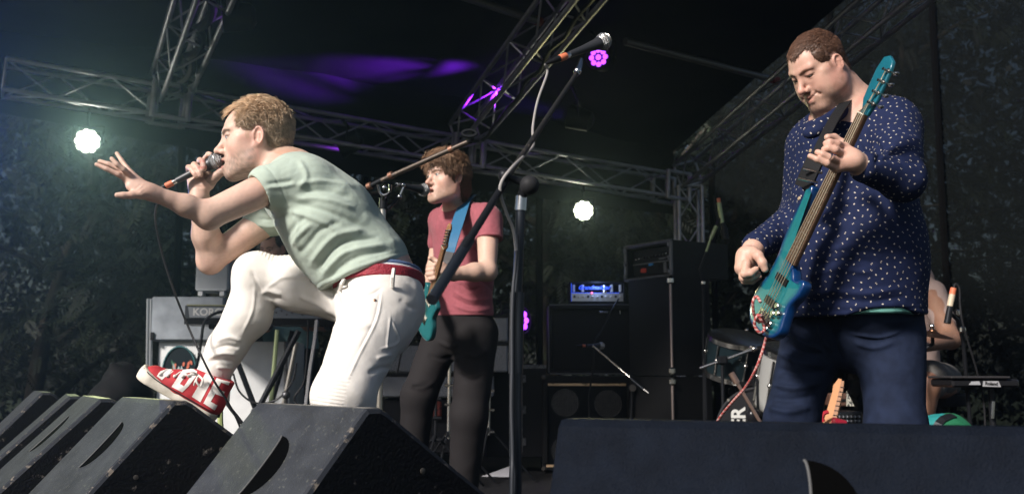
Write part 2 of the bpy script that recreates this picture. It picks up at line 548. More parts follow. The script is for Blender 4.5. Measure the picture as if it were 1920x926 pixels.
# ---------------------------------------------------------------- heads, hair and skin
def head_ops(S, R, t, sc=1.0, mouth=.006, jaw=1.0, fat=0.0, nose=1.0, smile=0.0, lid=.0, brow=1.0, ear=1.0, chin=1.0, neck_to=None, neck_r=(.056, .062)):
    """an adult head; local axes: x right, y forward, z up, origin between the ears"""
    S.at(R, t, sc)
    S.el((0, -.014, .036), (.076, .097, .086), k=.01)
    S.el((0, .030, .026), (.064, .060, .066), k=.025)
    S.el((0, .040, -.030), (.060, .050, .070), k=.025)
    for sx in (-1, 1):
        S.rc((sx * .061 * jaw, -.004, -.030), (sx * .055 * jaw, .010, -.068), .016, .018, k=.03)
        S.rc((sx * .055 * jaw, .010, -.068), (sx * .018, .074, -.099), .019, .019, k=.028)
        S.el((sx * .041, .047, -.022), (.026, .032, .026), k=.02)
        S.el((sx * .064, .020, .002), (.012, .035, .012), k=.02)
        S.el((sx * .054, .022, -.040), (.016, .038, .044), k=.025)
    S.el((0, .072, -.097 * chin), (.022, .020, .019), k=.016)
    S.el((0, .040, -.085), (.042, .040, .022), k=.03)
    S.el((0, .072, -.062), (.034, .024, .030), k=.02)
    if fat > 0:
        for sx in (-1, 1):
            S.el((sx * .050, .030, -.058), (.022 + .008 * fat, .042, .030 + .006 * fat), k=.03)
        S.el((0, .022, -.100 - .008 * fat), (.046, .046, .024 + .006 * fat), k=.035)
    # brow ridge, sockets
    for sx in (-1, 1):
        S.rc((sx * .011, .087, .028), (sx * .046, .073, .032), .0085 * brow, .007 * brow, k=.016)
    for sx in (-1, 1):
        S.el((sx * .032, .099, .010), (.019, .017, .0125), k=.014, op='s')
    # nose
    n = nose
    S.rc((0, .083, .018), (0, .083 + .028 * n, -.024), .0075, .0095, k=.014)
    S.el((0, .083 + .029 * n, -.028), (.0125, .0115, .0105), k=.008)
    for sx in (-1, 1):
        S.el((sx * .0135, .083 + .013 * n, -.033), (.0085, .0125, .0090), k=.007)
        S.el((sx * .0075, .083 + .016 * n, -.0425), (.0042, .0075, .0050), k=.004, op='s')
    # lids
    for sx in (-1, 1):
        S.el((sx * .0315, .0765, .0095), (.0165, .0128, .0135), k=.005)
        S.el((sx * .0355, .0880, .0095 - lid), (.0155, .0115, .0054 - abs(lid) * .55), R=[[math.cos(.42), sx * math.sin(.42), 0], [-sx * math.sin(.42), math.cos(.42), 0], [0, 0, 1]], k=.0025, op='s')
        S.rc((sx * .018, .0865, .0165), (sx * .044, .0800, .0165), .0024, .0022, k=.004)
    # lips and mouth
    up = smile * .012; cw = .022 + .006 * smile; cy = .0860 - .005 * smile
    S.rc((0, .0975, -.056), (-cw, cy, -.0615 + up), .0062, .0035, k=.007)
    S.rc((0, .0975, -.056), (cw, cy, -.0615 + up), .0062, .0035, k=.007)
    S.rc((-.010, .0945, -.0715 - mouth * .9), (.010, .0945, -.0715 - mouth * .9), .0068, .0068, k=.008)
    S.rc((-.010, .0930, -.0705 - mouth * .8), (-cw, cy - .001, -.0635 + up), .0058, .0030, k=.007)
    S.rc((.010, .0930, -.0705 - mouth * .8), (cw, cy - .001, -.0635 + up), .0058, .0030, k=.007)
    if smile > .3:
        for sx in (-1, 1): S.chain([(0, .1005, -.0640), (sx * .014, .0965, -.0630 + up * .30), (sx * (cw + .003), cy + .0015, -.0625 + up)], [.0024, .0022, .0014], k=.003, op='s')
    else:
        S.el((0, .0985, -.0635 - mouth * .45 + up * .3), (.0215, .0215, .0012 + mouth * .75), k=.003, op='s')
    S.rc((-.006, .094, -.045), (-.004, .0965, -.052), .0025, .0025, k=.004, op='s')
    if smile > 0:
        for sx in (-1, 1):
            S.rc((sx * .022, .0975, -.034), (sx * .038, .083, -.060), .0026, .0026, k=.010, op='s')
            S.el((sx * .040, .068, -.040), (.016, .016, .018), k=.012)
    # ears: thin plate, rolled rim, hollow, lobe
    for sx in (-1, 1):
        E = np.array([[.88, .34 * sx, 0], [-.34 * sx, .92, .14], [0, -.14, .98]])
        E = np.stack([unit(E[0]), unit(E[1]), unit(E[2])], 1)
        c = np.array([sx * .0775, -.008, -.002])
        S.el(c, (.0050, .0150 * ear, .0255 * ear), R=E, k=.006)
        ring = []
        for a in range(-55, 236, 22):
            an = math.radians(a)
            ry = .0155 if a < 120 else .0125
            ring.append(c + E @ np.array([sx * .0050, ry * math.cos(math.pi - an) * -1 * ear * -1, (.0255 * math.sin(an) + .002) * ear]))
        for a, b in zip(ring[:-1], ring[1:]): S.rc(a, b, .0032 * ear, .0032 * ear, k=.0025)
        S.el(c + E @ np.array([sx * .0065, .003, -.002]), (.0050, .0085, .0125), R=E, k=.004, op='s')
        S.el(c + E @ np.array([sx * .0062, -.001, .0140]), (.0036, .0080, .0070), R=E, k=.003, op='s')
        S.rc(c + E @ np.array([sx * .0045, -.006, -.010]), c + E @ np.array([sx * .0045, -.002, .010]), .0026, .0024, k=.003)
        S.el(c + E @ np.array([sx * .0015, .005, -.0255 * ear]), (.0055, .0078, .0085), k=.006)
        S.el(c + E @ np.array([sx * .003, .0125, -.003]), (.0045, .0040, .0060), k=.004)
    S.at()
    if neck_to is not None:
        a = R @ (np.array([0, -.030, -.045]) * sc) + t
        b = np.asarray(neck_to)
        S.rc(a, b, neck_r[0], neck_r[1], k=.03)
def head_local(V, R, t, sc): return ((V - t) @ R) / sc
def skin_colour(V, n, heads, base=(.52, .30, .21), red=(.50, .19, .13), seed=3):
    """freckles of warm and pale skin, lips, stubble, brows; heads: list of (R, t, sc, dict)"""
    c = np.tile(np.asarray(base, float), (len(V), 1))
    w = wave_noise(V, 40, seed); c *= (1 + .06 * w)[:, None]
    c *= (1 + .07 * np.clip(wave_noise(V, 260, seed + 5, 2), -1.5, 1.5))[:, None]
    w2 = np.clip(wave_noise(V, 16, seed + 1) * .6 + .15, 0, 1); c = c * (1 - .38 * w2[:, None]) + .38 * w2[:, None] * np.asarray(red)
    for R, t, sc, pr in heads:
        q = head_local(V, R, t, sc)
        near = (np.linalg.norm(q - (0, .02, -.01), axis=1) < .17)
        def mixin(m, col):
            nonlocal c
            m = np.clip(m, 0, 1)[:, None] * near[:, None]; c = c * (1 - m) + m * np.asarray(col)
        for sx in (-1, 1):
            mixin(.35 * blob((sx * .045, .06, -.03), q, .012, .03), red)
            mixin(.28 * np.clip((np.abs(q[:, 0]) - .074) / .006, 0, 1), red)
        mixin(.45 * blob((0, .112, -.028), q, .008, .016), red)
        mo = pr.get('mouth', .006)
        lip = (np.abs(q[:, 0]) < .025) & (q[:, 1] > .080)
        zc = -.0635 - mo * .4 + pr.get('smile', 0) * .012 * np.clip(np.abs(q[:, 0]) / .028, 0, 1) ** 1.6
        ll = np.exp(-((np.abs(q[:, 2] - zc) - .006 - mo * .45) / .006) ** 2) * np.clip(1 - (np.abs(q[:, 0]) / .026) ** 2, 0, 1)
        mixin(ll * lip * .75, pr.get('lips', (.42, .13, .11)))
        dark = np.exp(-((q[:, 2] - zc) / (.0025 + mo * .55)) ** 4) * (np.abs(q[:, 0]) < .021) * (q[:, 1] < .0885) * (q[:, 1] > .06)
        if mo > .004: mixin(dark * .9, (.03, .008, .008))
        elif pr.get('smile', 0): mixin(np.exp(-((q[:, 2] - zc) / .0022) ** 2) * (np.abs(q[:, 0]) < .029) * (q[:, 1] > .07) * .9, (.05, .012, .012))
        st = pr.get('stubble', 0)
        if st > 0:
            zone = np.clip((-.047 + np.clip(.085 - q[:, 1], 0, .09) * .33 - q[:, 2]) / .020, 0, 1) * np.clip((q[:, 2] + .150) / .03, 0, 1)
            zone = np.maximum(zone * np.clip((q[:, 1] + .004) / .014, 0, 1), np.exp(-((q[:, 2] + .049) / .007) ** 2) * (np.abs(q[:, 0]) < .03) * (q[:, 1] > .078))
            g = .55 + .45 * wave_noise(q, 900, 7, 2)
            mixin(st * zone * (1 - ll * lip) * np.clip(g, .1, 1), pr.get('beard', (.20, .13, .09)))
        # brows as dense short hair
        bc = pr.get('brows', (.16, .09, .05))
        for sx in (-1, 1):
            d = []
            pts = [np.array((sx * .013, .095, .0225)), np.array((sx * .030, .089, .0290)), np.array((sx * .050, .074, .0255))]
            m = np.zeros(len(V))
            for a, b in zip(pts[:-1], pts[1:]):
                ba = b - a; h = np.clip(((q - a) @ ba) / (ba @ ba), 0, 1)
                m = np.maximum(m, 1 - np.clip((np.linalg.norm((q - a - h[:, None] * ba) * (1, .4, 1), axis=1) - .0036) / .0026, 0, 1))
            mixin(m * .88, bc)
            e = blob((sx * .0315, .0870, .0095), q * (1, 1, 1), .010, .006)
            mixin(e * .25, (.30, .13, .11))
            ex = (np.abs(q[:, 0] * sx - .034) < .0165) & (q[:, 1] > .066)
            lash = np.exp(-((q[:, 2] - .0145 + pr.get('lid', 0)) / .0022) ** 2) * ex
            mixin(lash * .8, (.06, .03, .02))
        hl = pr.get('scalp')
        if hl is not None:
            m = hair_mask(q, pr)
            mixin(m * .6, hl)
    return np.clip(c, .004, .9)
def hair_mask(q, pr):
    """1 where the scalp carries hair (head coordinates)"""
    hz = pr.get('hairline', .075); ez = pr.get('side', .012)
    x, y, z = q[:, 0], q[:, 1], q[:, 2]
    # front line rises from the temple to the forehead
    rec = pr.get('recede', .018)
    ax = np.abs(x)
    front = hz + rec * np.exp(-((ax - .042) / .016) ** 2) - .055 * np.clip((ax - .052) / .022, 0, 1)
    yy = np.clip((.075 - y) / .10, 0, 1)
    line = np.where(y > .012, front - .010 * yy, np.where(y > -.012, ez - .012, -.030 - pr.get('nape', .035) * np.clip((-.012 - y) / .06, 0, 1)))
    burn = (y > .004) & (y < .030) & (ax > .058)
    line = np.where(burn, pr.get('burn', -.012), line)
    m = np.clip((z - line) / .006, 0, 1)
    # clear the ear
    earz = ((y + .008) / .026) ** 2 + ((z - .000) / .040) ** 2
    m *= np.clip((earz - .85) / .3, 0, 1) * 1.0
    return m
def eyes(parent, R, t, sc, look=(0, 1, 0), iris=(.10, .16, .22)):
    me = mat('eye_white', (.62, .56, .52), .15); mi = mat('iris_%d' % int(iris[2] * 100), iris, .1); mp = mat('pupil', (.004, .004, .004), .08)
    lk = unit(R @ np.asarray(look, float))
    for sx in (-1, 1):
        c = R @ (np.array([sx * .0315, .0758, .0095]) * sc) + t
        b = MB()
        r = .0122 * sc
        prof = []
        for i in range(15):
            th = math.pi * i / 14
            prof.append((r * math.sin(th), r * math.cos(th)))
        n = 16
        b.lathe(prof, c, lk, n)
        # faces near the pole in front become iris and pupil
        nf = 14
        mi_ = []
        for i in range(nf):
            mi_ += [2 if i < 1 else (1 if i < 3 else 0)] * n
        mi_ += [2, 0]
        b.mi = mi_[:len(b.f)]
        b.build('eye', [me, mi, mp], parent, smooth=True)
def hair(parent, R, t, sc, pr, m, thick=.008, n_strands=3500, length=.016, curl=.6, lift=.5, width=.0011, flow=None, seed=5, lumps=.004, lscale=90, extra=None, name='hair'):
    """cap of clumped hair plus thousands of tapered locks, one mesh"""
    rs = np.random.RandomState(seed)
    S = Solid().at(R, t, sc)
    S.el((0, -.014, .036), (.076, .097, .086), k=.01)
    S.el((0, .030, .026), (.064, .060, .066), k=.025)
    S.el((0, -.055, -.030), (.058, .042, .060), k=.03)
    if extra is not None: extra(S)
    S.offset(thick * .55 * sc)
    V, F = S.mesh(.0032 * sc, smooth=1)
    q = head_local(V, R, t, sc)
    msk = hair_mask(q, pr)
    keep = (msk[F] > .5).all(1)
    F = F[keep]
    used = np.unique(F); ren = -np.ones(len(V), int); ren[used] = np.arange(len(used))
    V = V[used]; F = ren[F]; q = q[used]; msk = msk[used]
    n = normals(V, F)
    # thin towards the edge, lumpy on top
    edge = np.zeros(len(V)); cnt = np.bincount(F.ravel(), minlength=len(V)); edge[cnt < 4] = 1
    for _ in range(5): edge = np.maximum(edge, relax(np.repeat(edge[:, None], 3, 1), F, 1.0)[:, 0] * .98)
    top = np.clip((q[:, 2] - .02) / .07, 0, 1)
    lump = wave_noise(q, lscale, seed, 3)
    V2 = V + n * ((thick * .5 * top * (1 - .6 * edge) + lumps * lump * (.12 + .88 * top) * (1 - .6 * edge) - thick * .5 * edge) * sc)[:, None]
    Vs = [V2]; Fs = [np.concatenate([F[:, [0, 1, 2]], F[:, [0, 2, 3]]])]
    # locks
    tri = F[rs.randint(0, len(F), n_strands)]
    u = rs.rand(n_strands, 2)
    p = (V2[tri[:, 0]] * (1 - u[:, :1]) + V2[tri[:, 1]] * u[:, :1]) * (1 - u[:, 1:]) + (V2[tri[:, 3]] * (1 - u[:, :1]) + V2[tri[:, 2]] * u[:, :1]) * u[:, 1:]
    nn = n[tri[:, 0]]; qq = q[tri[:, 0]]
    fl = np.zeros((n_strands, 3))
    if flow is None:
        fl[:, 1] = np.where(qq[:, 2] > .08, .6, -.3); fl[:, 2] = np.where(qq[:, 2] > .08, 0, -1)
    else:
        fl = flow(qq)
    fw = fl @ R.T
    fw -= nn * (fw * nn).sum(1)[:, None]
    fw /= np.linalg.norm(fw, axis=1)[:, None] + 1e-9
    side = np.cross(nn, fw)
    ang = rs.normal(0, curl, n_strands)
    d0 = fw * np.cos(ang)[:, None] + side * np.sin(ang)[:, None]
    tp = np.clip((qq[:, 2] - .03) / .06, 0, 1)
    ln = length * sc * (.55 + .45 * tp) * rs.uniform(.6, 1.3, n_strands)
    lf = lift * (.5 + .5 * tp) * rs.uniform(.4, 1.4, n_strands)
    cv = rs.normal(0, curl, n_strands)
    K = 5
    pts = [p - nn * (.0003 * sc)]
    cur = p - nn * .0003 * sc
    for i in range(1, K):
        s_ = i / (K - 1)
        up = lf * (1 - 1.3 * s_)
        dd = d0 + nn * up[:, None] + side * (cv * s_)[:, None]
        dd /= np.linalg.norm(dd, axis=1)[:, None]
        cur = cur + dd * (ln / (K - 1))[:, None]
        pts.append(cur)
    wd = width * sc * rs.uniform(.7, 1.4, n_strands)
    base = len(V2)
    ringV = np.zeros((n_strands, K, 3, 3))
    for i in range(K):
        rr = wd * (1 - .85 * (i / (K - 1)) ** 1.5)
        for k in range(3):
            an = 2 * math.pi * k / 3
            ringV[:, i, k] = pts[i] + (nn * math.cos(an) + side * math.sin(an)) * rr[:, None]
    Vs.append(ringV.reshape(-1, 3))
    idx = base + np.arange(n_strands * K * 3).reshape(n_strands, K, 3)
    fs = []
    for i in range(K - 1):
        for k in range(3):
            a = idx[:, i, k]; b = idx[:, i, (k + 1) % 3]; c = idx[:, i + 1, (k + 1) % 3]; d = idx[:, i + 1, k]
            fs.append(np.stack([a, b, c], 1)); fs.append(np.stack([a, c, d], 1))
    Fs += fs
    Vall = np.concatenate(Vs); Fall = np.concatenate(Fs)
    # shade of each lock: lighter tips and clumps
    c1 = np.asarray(pr['hair'], float); c2 = np.asarray(pr['hair2'], float)
    side_c = np.asarray(pr.get('hair_side', pr['hair']), float)
    k1 = np.clip(.5 + .6 * lump, 0, 1)[:, None]
    colc = (c1 * (1 - k1) + c2 * k1) * top[:, None] + side_c * (1 - top[:, None])
    rnd = rs.rand(n_strands, 1)
    cs = (c1 * (1 - rnd) + c2 * rnd) * tp[:, None] + side_c * rs.uniform(.7, 1.3, (n_strands, 1)) * (1 - tp[:, None])
    col = np.concatenate([colc * .6, np.repeat(cs, K * 3, 0)])
    me = np_mesh(name, Vall, Fall, True, np.clip(col, .003, .9))
    return link_mesh(name, me, m, parent)
def finger(S, pts, r0=.0098, r1=.0072, k=.006):
    n = len(pts)
    rs = [r0 + (r1 - r0) * i / (n - 1) for i in range(n)]
    S.chain(pts, rs, k)
def nail_colour(): pass
def capsule_mask(V, a, b, r, soft=.004):
    a = np.asarray(a); b = np.asarray(b); ba = b - a
    h = np.clip(((V - a) @ ba) / (ba @ ba + 1e-12), 0, 1)
    return np.clip(1 - (np.linalg.norm(V - a - h[:, None] * ba, axis=1) - r) / soft, 0, 1)

# ---------------------------------------------------------------- the singer
def person_root(label, group, at):
    return empty('person', at, label, 'person', group)
def shoe(parent, heel, toe, up, width, m_canvas, m_rubber, name='shoe', letters=False, height=.105):
    """high canvas shoe; heel, toe: ends of the sole, up: direction of the ankle"""
    heel = np.asarray(heel, float); toe = np.asarray(toe, float)
    L = np.linalg.norm(toe - heel); f = unit(toe - heel); r = unit(np.cross(f, up)); u = np.cross(r, f)
    R = np.stack([r, f, u], 1)
    def foot(S, g=0.0, sole=False):
        S.at(R, heel)
        w = width / 2
        if sole:
            S.rc((0, w * .80, .012), (0, L * .42, .012), w * .80, w * .78, k=.02, flat=((0, 0, 1), .9))
            S.rc((0, L * .42, .012), (.002, L - w * .92, .012), w * .78, w * .96, k=.02, flat=((0, 0, 1), .9))
        else:
            S.rc((0, w * .86, .045), (0, w * .95, height), w * .74, w * .72, k=.02)
            S.rc((0, w * .86, .035), (0, L * .45, .035), w * .80, w * .78, k=.03)
            S.rc((0, L * .42, .038), (0, L - w * 1.0, .018), w * .78, w * .82, k=.03)
            S.rc((0, w * 1.2, height), (0, L * .58, .050), w * .62, w * .60, k=.03)
        S.at()
    S = Solid(); foot(S)
    S.at(R, heel).plane((0, w_(width) * .9, height + .004), (0, .18, 1), k=.004).plane((0, 0, .020), (0, 0, -1), k=.002).at()
    V, F = S.mesh(.0030, smooth=1)
    q = (V - heel) @ R
    # tongue, seams and creases
    V = V + normals(V, F) * (.0012 * np.sin(q[:, 1] * 170 + q[:, 2] * 90) * np.exp(-((q[:, 1] - L * .52) / .03) ** 2))[:, None]
    up_o = solid_object(name, V, F, m_canvas, parent)
    S = Solid(); foot(S, sole=True)
    S.at(R, heel).plane((0, 0, .033), (0, 0, 1), k=.002).plane((0, 0, -.002), (0, 0, -1), k=.002).at()
    V2, F2 = S.mesh(.0032, smooth=1)
    q2 = (V2 - heel) @ R
    # toe bumper rises in front
    V2 = V2 + np.outer(np.clip((q2[:, 1] - L * .8) / (L * .2), 0, 1) * .010 * np.clip(q2[:, 2] / .03, 0, 1), u)
    so = solid_object('sole', V2, F2, m_rubber, up_o)
    # dark line and outsole
    ring = []
    return up_o, R, heel, L, V, F
def w_(w): return w / 2
def raycast_onto(V, F, P, d):
    from mathutils.bvhtree import BVHTree
    bv = BVHTree.FromPolygons([tuple(v) for v in V], [tuple(int(i) for i in f) for f in F])
    out = []
    for p in P:
        h = bv.ray_cast(Vector(p), Vector(d))
        out.append(None if h[0] is None else (np.array(h[0]), np.array(h[1])))
    return out
def stick_polygons(name, polys, to3d, V, F, d, m, parent, lift=.0012, step=.004, holes=()):
    """flat print: polygons (2d outlines, even-odd) pressed onto a surface along direction d"""
    from mathutils.bvhtree import BVHTree
    bv = BVHTree.FromPolygons([tuple(v) for v in V], [tuple(int(i) for i in f) for f in F])
    verts = []; faces = []; idx = {}
    def inside(x, y):
        c = False
        for pl in polys:
            n = len(pl)
            for i in range(n):
                x1, y1 = pl[i]; x2, y2 = pl[(i + 1) % n]
                if (y1 > y) != (y2 > y) and x < (x2 - x1) * (y - y1) / (y2 - y1) + x1: c = not c
        return c
    xs = [p[0] for pl in polys for p in pl]; ys = [p[1] for pl in polys for p in pl]
    def vert(i, j):
        if (i, j) in idx: return idx[(i, j)]
        p = to3d(min(xs) + i * step, min(ys) + j * step)
        h = bv.ray_cast(Vector(p), Vector(d))
        if h[0] is None: idx[(i, j)] = None; return None
        nn = h[1] if h[1].dot(Vector(d)) < 0 else -h[1]
        verts.append(tuple(h[0] + nn * lift)); idx[(i, j)] = len(verts) - 1
        return idx[(i, j)]
    nx = int((max(xs) - min(xs)) / step) + 1; ny = int((max(ys) - min(ys)) / step) + 1
    for i in range(nx):
        for j in range(ny):
            if not inside(min(xs) + (i + .5) * step, min(ys) + (j + .5) * step): continue
            q = [vert(i, j), vert(i + 1, j), vert(i + 1, j + 1), vert(i, j + 1)]
            if None in q: continue
            if max((Vector(verts[q[a]]) - Vector(verts[q[(a + 1) % 4]])).length for a in range(4)) > step * 5: continue
            faces.append(tuple(q))
    if not faces: return None
    me = bpy.data.meshes.new(name); me.from_pydata(verts, [], faces); me.update()
    me.polygons.foreach_set('use_smooth', [True] * len(faces))
    return link_mesh(name, me, m, parent)

def build_singer():
    D = 3.0
    root = person_root('man in sage green T-shirt and white jeans singing, one red shoe up on a monitor', None, W(700, 1090, 2.9))
    skin = mat('skin', (.5, .3, .2), .42, vcol=True, sss=.12, bump=.3, bscale=520, spec=.45)
    R = frame((-.965, -.25, -.085), (0.03, 0, 1)); t = WA(479, 265, D); hs = 1.0
    pr = dict(mouth=.010, stubble=.95, beard=(.21, .16, .13), lid=.0036, brows=(.12, .075, .05), hair=(.36, .22, .12), hair2=(.92, .68, .45), hair_side=(.56, .43, .31),
              hairline=.084, recede=.022, side=.012, nape=.040, burn=-.010, scalp=(.42, .27, .18))
    # ---- body: head, neck, trunk core, arms and hands in one skin
    S = Solid()
    nb = WA(547, 318, 3.0)
    head_ops(S, R, t, hs, mouth=.010, lid=.0036, nose=1.02, neck_to=nb, neck_r=(.055, .064), ear=1.05)
    S.at()
    Y = (0, 1, 0)
    S.rc(WA(500, 318, 3.0), WA(545, 355, 3.0), .045, .06, k=.04)
    S.rc(WA(555, 350, 3.0), WA(690, 490, 3.0), .10, .105, k=.04, flat=(Y, 1.3))
    S.rc(WA(690, 490, 3.0), WA(722, 540, 3.0), .113, .108, k=.04, flat=(Y, 1.25))
    # near (left) arm
    sh, el, wr = WA(552, 330, 2.86), WA(393, 402, 2.76), WA(276, 358, 2.66)
    S.rc(sh, el, .047, .036, k=.03)
    S.rc(sh * .5 + el * .5, el, .042, .034, k=.02)
    S.el(el + np.array([-.002, .0, -.009]), .0315, k=.02)
    S.rc(el, el * .62 + wr * .38, .0325, .0285, k=.02)
    S.rc(el * .62 + wr * .38, wr * .9 + el * .1, .0285, .0205, k=.02)
    S.rc(wr * .9 + el * .1, wr, .0205, .0205, k=.015)
    # open left hand
    dh = 2.65
    H = lambda x, y, d=0: WA(x, y, dh + d)
    S.rc(wr, H(244, 338), .0215, .0165, k=.012)
    S.rc(H(266, 354), H(232, 329), .0140, .0115, k=.010)
    S.rc(H(264, 345, .012), H(243, 323, .012), .0125, .0095, k=.010)
    S.rc(H(264, 364, -.005), H(243, 350, -.010), .0145, .0100, k=.010)
    finger(S, [H(236, 335, -.010), H(222, 327, -.024), H(200, 317, -.036), H(181, 308.5, -.040)], .0086, .0061, k=.003)
    finger(S, [H(240, 331, .002), H(221, 315, -.008), H(203, 307.5, -.014), H(187, 302.5, -.016)], .0086, .0060, k=.003)
    finger(S, [H(243, 328, -.012), H(232, 318, -.030), H(219, 308, -.040), H(209.5, 297.5, -.042)], .0086, .0060, k=.003)
    finger(S, [H(247, 326, .014), H(238, 315, .016), H(228, 301, .020), H(219, 287.5, .024)], .0082, .0056, k=.003)
    finger(S, [H(262, 364, -.010), H(246, 366, -.022), H(231, 366.5, -.032), H(220, 366, -.038)], .0110, .0076, k=.006)
    # far (right) arm, elbow on the raised knee
    sh2, el2, wr2 = WA(535, 388, 3.16), WA(395, 487, 3.12), WA(373, 370, 3.02)
    S.rc(sh2, el2, .054, .040, k=.03)
    S.el(el2 + np.array([-.002, 0, -.010]), .033, k=.02)
    S.rc(el2, el2 * .6 + wr2 * .4, .038, .0405, k=.02)
    S.rc(el2 * .6 + wr2 * .4, wr2, .0405, .0275, k=.02)
    # right hand round the microphone
    m = lambda x, y, d: WA(x, y, d)
    S.rc(wr2, m(370, 345, 3.03), .0290, .0270, k=.014)
    S.rc(m(373, 352, 3.02), m(386, 330, 3.035), .025, .020, k=.014)
    S.rc(m(368, 345, 3.02), m(358, 328, 3.035), .020, .015, k=.014)
    S.rc(m(390, 345, 3.01), m(404, 331, 2.99), .0205, .0135, k=.014)
    finger(S, [m(404, 332, 2.99), m(413, 324, 2.985), m(420, 314, 2.985)], .0135, .0095)
    finger(S, [m(384, 322, 3.045), m(386, 297, 3.025), m(391, 290, 2.995), m(395, 290, 2.985)], .0104, .0080, k=.004)
    finger(S, [m(374, 326, 3.05), m(375, 301, 3.01), m(380, 303, 2.972), m(382, 313, 2.962), m(382.5, 317, 2.963)], .0102, .0082, k=.0025)
    finger(S, [m(364, 330, 3.05), m(364, 309, 3.00), m(370, 314, 2.970), m(375, 323, 2.962), m(376.5, 328, 2.963)], .0100, .0080, k=.0025)
    finger(S, [m(356, 334, 3.045), m(353.5, 314, 3.00), m(359, 318, 2.972), m(365, 326, 2.964), m(367.5, 331, 2.965)], .0094, .0072, k=.0025)
    V, F = S.mesh(.0029, smooth=1)
    V = folds(V, F, [([(252, 356), (262, 348), (268, 342)], 1.6, -.0010), ([(256, 360), (266, 353), (271, 346)], 1.5, -.0010), ([(262, 364), (271, 357)], 1.4, -.0008),
                     ([(355, 352), (372, 350), (385, 352)], 1.6, -.0010), ([(372, 352), (384, 346)], 2, -.0008)])
    n = normals(V, F)
    col = skin_colour(V, n, [(R, t, hs, pr)], base=(.64, .435, .345), red=(.63, .29, .23))
    body = solid_object('body', V, F, skin, root, col)
    eyes(root, R, t, hs, (0, 1, -.06), (.12, .17, .22))
    hm = mat('hair', (.3, .2, .1), .5, vcol=True, spec=.35)
    def flow(q):
        f = np.zeros_like(q); top = q[:, 2] > .075
        f[:, 1] = np.where(top, .9, -.45); f[:, 2] = np.where(top, .1, -.9); f[:, 0] = np.where(top, .2, 0)
        return f
    hair(root, R, t, hs, pr, hm, thick=.014, n_strands=15000, length=.027, curl=1.6, lift=1.0, width=.0010, flow=flow, seed=5, lumps=.0055, lscale=75)
    # ---- T-shirt
    S = Solid()
    S.rc(WA(564, 360, 3.0), WA(615, 412, 3.0), .117, .136, k=.05, flat=(Y, 1.45))
    S.rc(WA(615, 412, 3.0), WA(690, 497, 3.0), .136, .128, k=.05, flat=(Y, 1.30))
    S.rc(WA(612, 470, 3.0), WA(660, 540, 3.0), .085, .075, k=.06, flat=(Y, 1.5))
    S.rc(WA(552, 338, 3.0), WA(584, 356, 3.0), .052, .080, k=.05, flat=(Y, 1.6))
    S.rc(WA(574, 344, 2.88), WA(502, 351, 2.83), .078, .064, k=.035)
    S.rc(WA(566, 394, 3.14), WA(490, 411, 3.15), .076, .058, k=.04)
    S.plane(WA(700, 508, 3.0), (.36, .05, -.93), k=.006)
    # neck opening
    S.rc(WA(546, 312, 3.0), WA(476, 255, 3.0), .064, .086, k=.006, op='s')
    # sleeve openings round the arms
    S.rc(WA(513, 347, 2.835), WA(395, 402, 2.76), .045, .060, k=.014, op='s')
    V, F = S.mesh(.0042, smooth=2)
    # trim near sleeve end
    V = cloth_noise(V, F, .0018, 24, 4)
    sl = [([(560, 300), (575, 330), (560, 352)], 5, .004), ([(500, 345), (530, 342), (552, 338)], 4, -.004), ([(497, 352), (525, 350), (556, 345)], 4, .003),
          ([(556, 348), (600, 340), (650, 350)], 5, .005), ([(560, 362), (610, 357), (660, 372)], 5, -.005), ([(556, 372), (610, 374), (668, 392)], 5, .005),
          ([(545, 380), (600, 392), (660, 415), (705, 440)], 6, -.005), ([(540, 395), (590, 410), (640, 435)], 5, .004),
          ([(620, 325), (655, 352), (700, 400)], 6, .003), ([(655, 345), (690, 372), (720, 410)], 5, -.003),
          ([(580, 500), (600, 470), (632, 440), (690, 430)], 6, .006), ([(592, 512), (612, 482), (645, 455), (710, 445)], 5, -.006),
          ([(602, 520), (625, 492), (655, 470), (725, 458)], 5, .006), ([(612, 526), (640, 500), (670, 482), (735, 468)], 5, -.005),
          ([(622, 530), (652, 508), (690, 494), (745, 478)], 5, .005), ([(560, 478), (580, 455), (600, 432), (640, 415)], 6, -.005),
          ([(548, 462), (562, 440), (585, 418)], 5, .005), ([(535, 448), (552, 425), (575, 405)], 5, -.004),
          ([(680, 400), (715, 430), (745, 462)], 6, .003), ([(560, 470), (556, 440), (560, 410)], 4, .003),
          ([(480, 420), (505, 425), (530, 420)], 4, .003), ([(484, 410), (510, 412), (535, 405)], 3, -.003)]
    V = folds(V, F, sl, 1.2); V = hem(V, F, WA(700, 508, 3.0), (.36, .05, -.93)); V = hem(V, F, WA(506, 350, 2.833), WA(420, 391, 2.775) - WA(513, 347, 2.835), reach=.12, off=.008)
    tee = mat('sage_cotton', (.41, .485, .41), .85, var=.05, vscale=30, bump=.25, bscale=900, sheen=.1, wrinkle=.28)
    solid_object('t_shirt', V, F, tee, root)
    # ---- jeans
    S = Solid()
    S.rc(WA(716, 535, 3.0), WA(706, 568, 3.0), .117, .124, k=.05, flat=(Y, 1.25))
    S.rc(WA(712, 575, 2.93), WA(643, 742, 2.70), .112, .078, k=.05)
    S.rc(WA(735, 575, 2.95), WA(720, 610, 2.92), .090, .085, k=.05)
    S.rc(WA(643, 742, 2.70), WA(690, 1070, 2.84), .077, .058, k=.04)
    S.rc(WA(690, 560, 3.08), WA(560, 532, 3.08), .098, .080, k=.05)
    S.rc(WA(560, 532, 3.08), WA(482, 515, 3.08), .080, .064, k=.04)
    S.el(WA(478, 512, 3.08), (.062, .062, .060), k=.03)
    S.rc(WA(480, 518, 3.08), WA(466, 590, 3.08), .063, .067, k=.03)
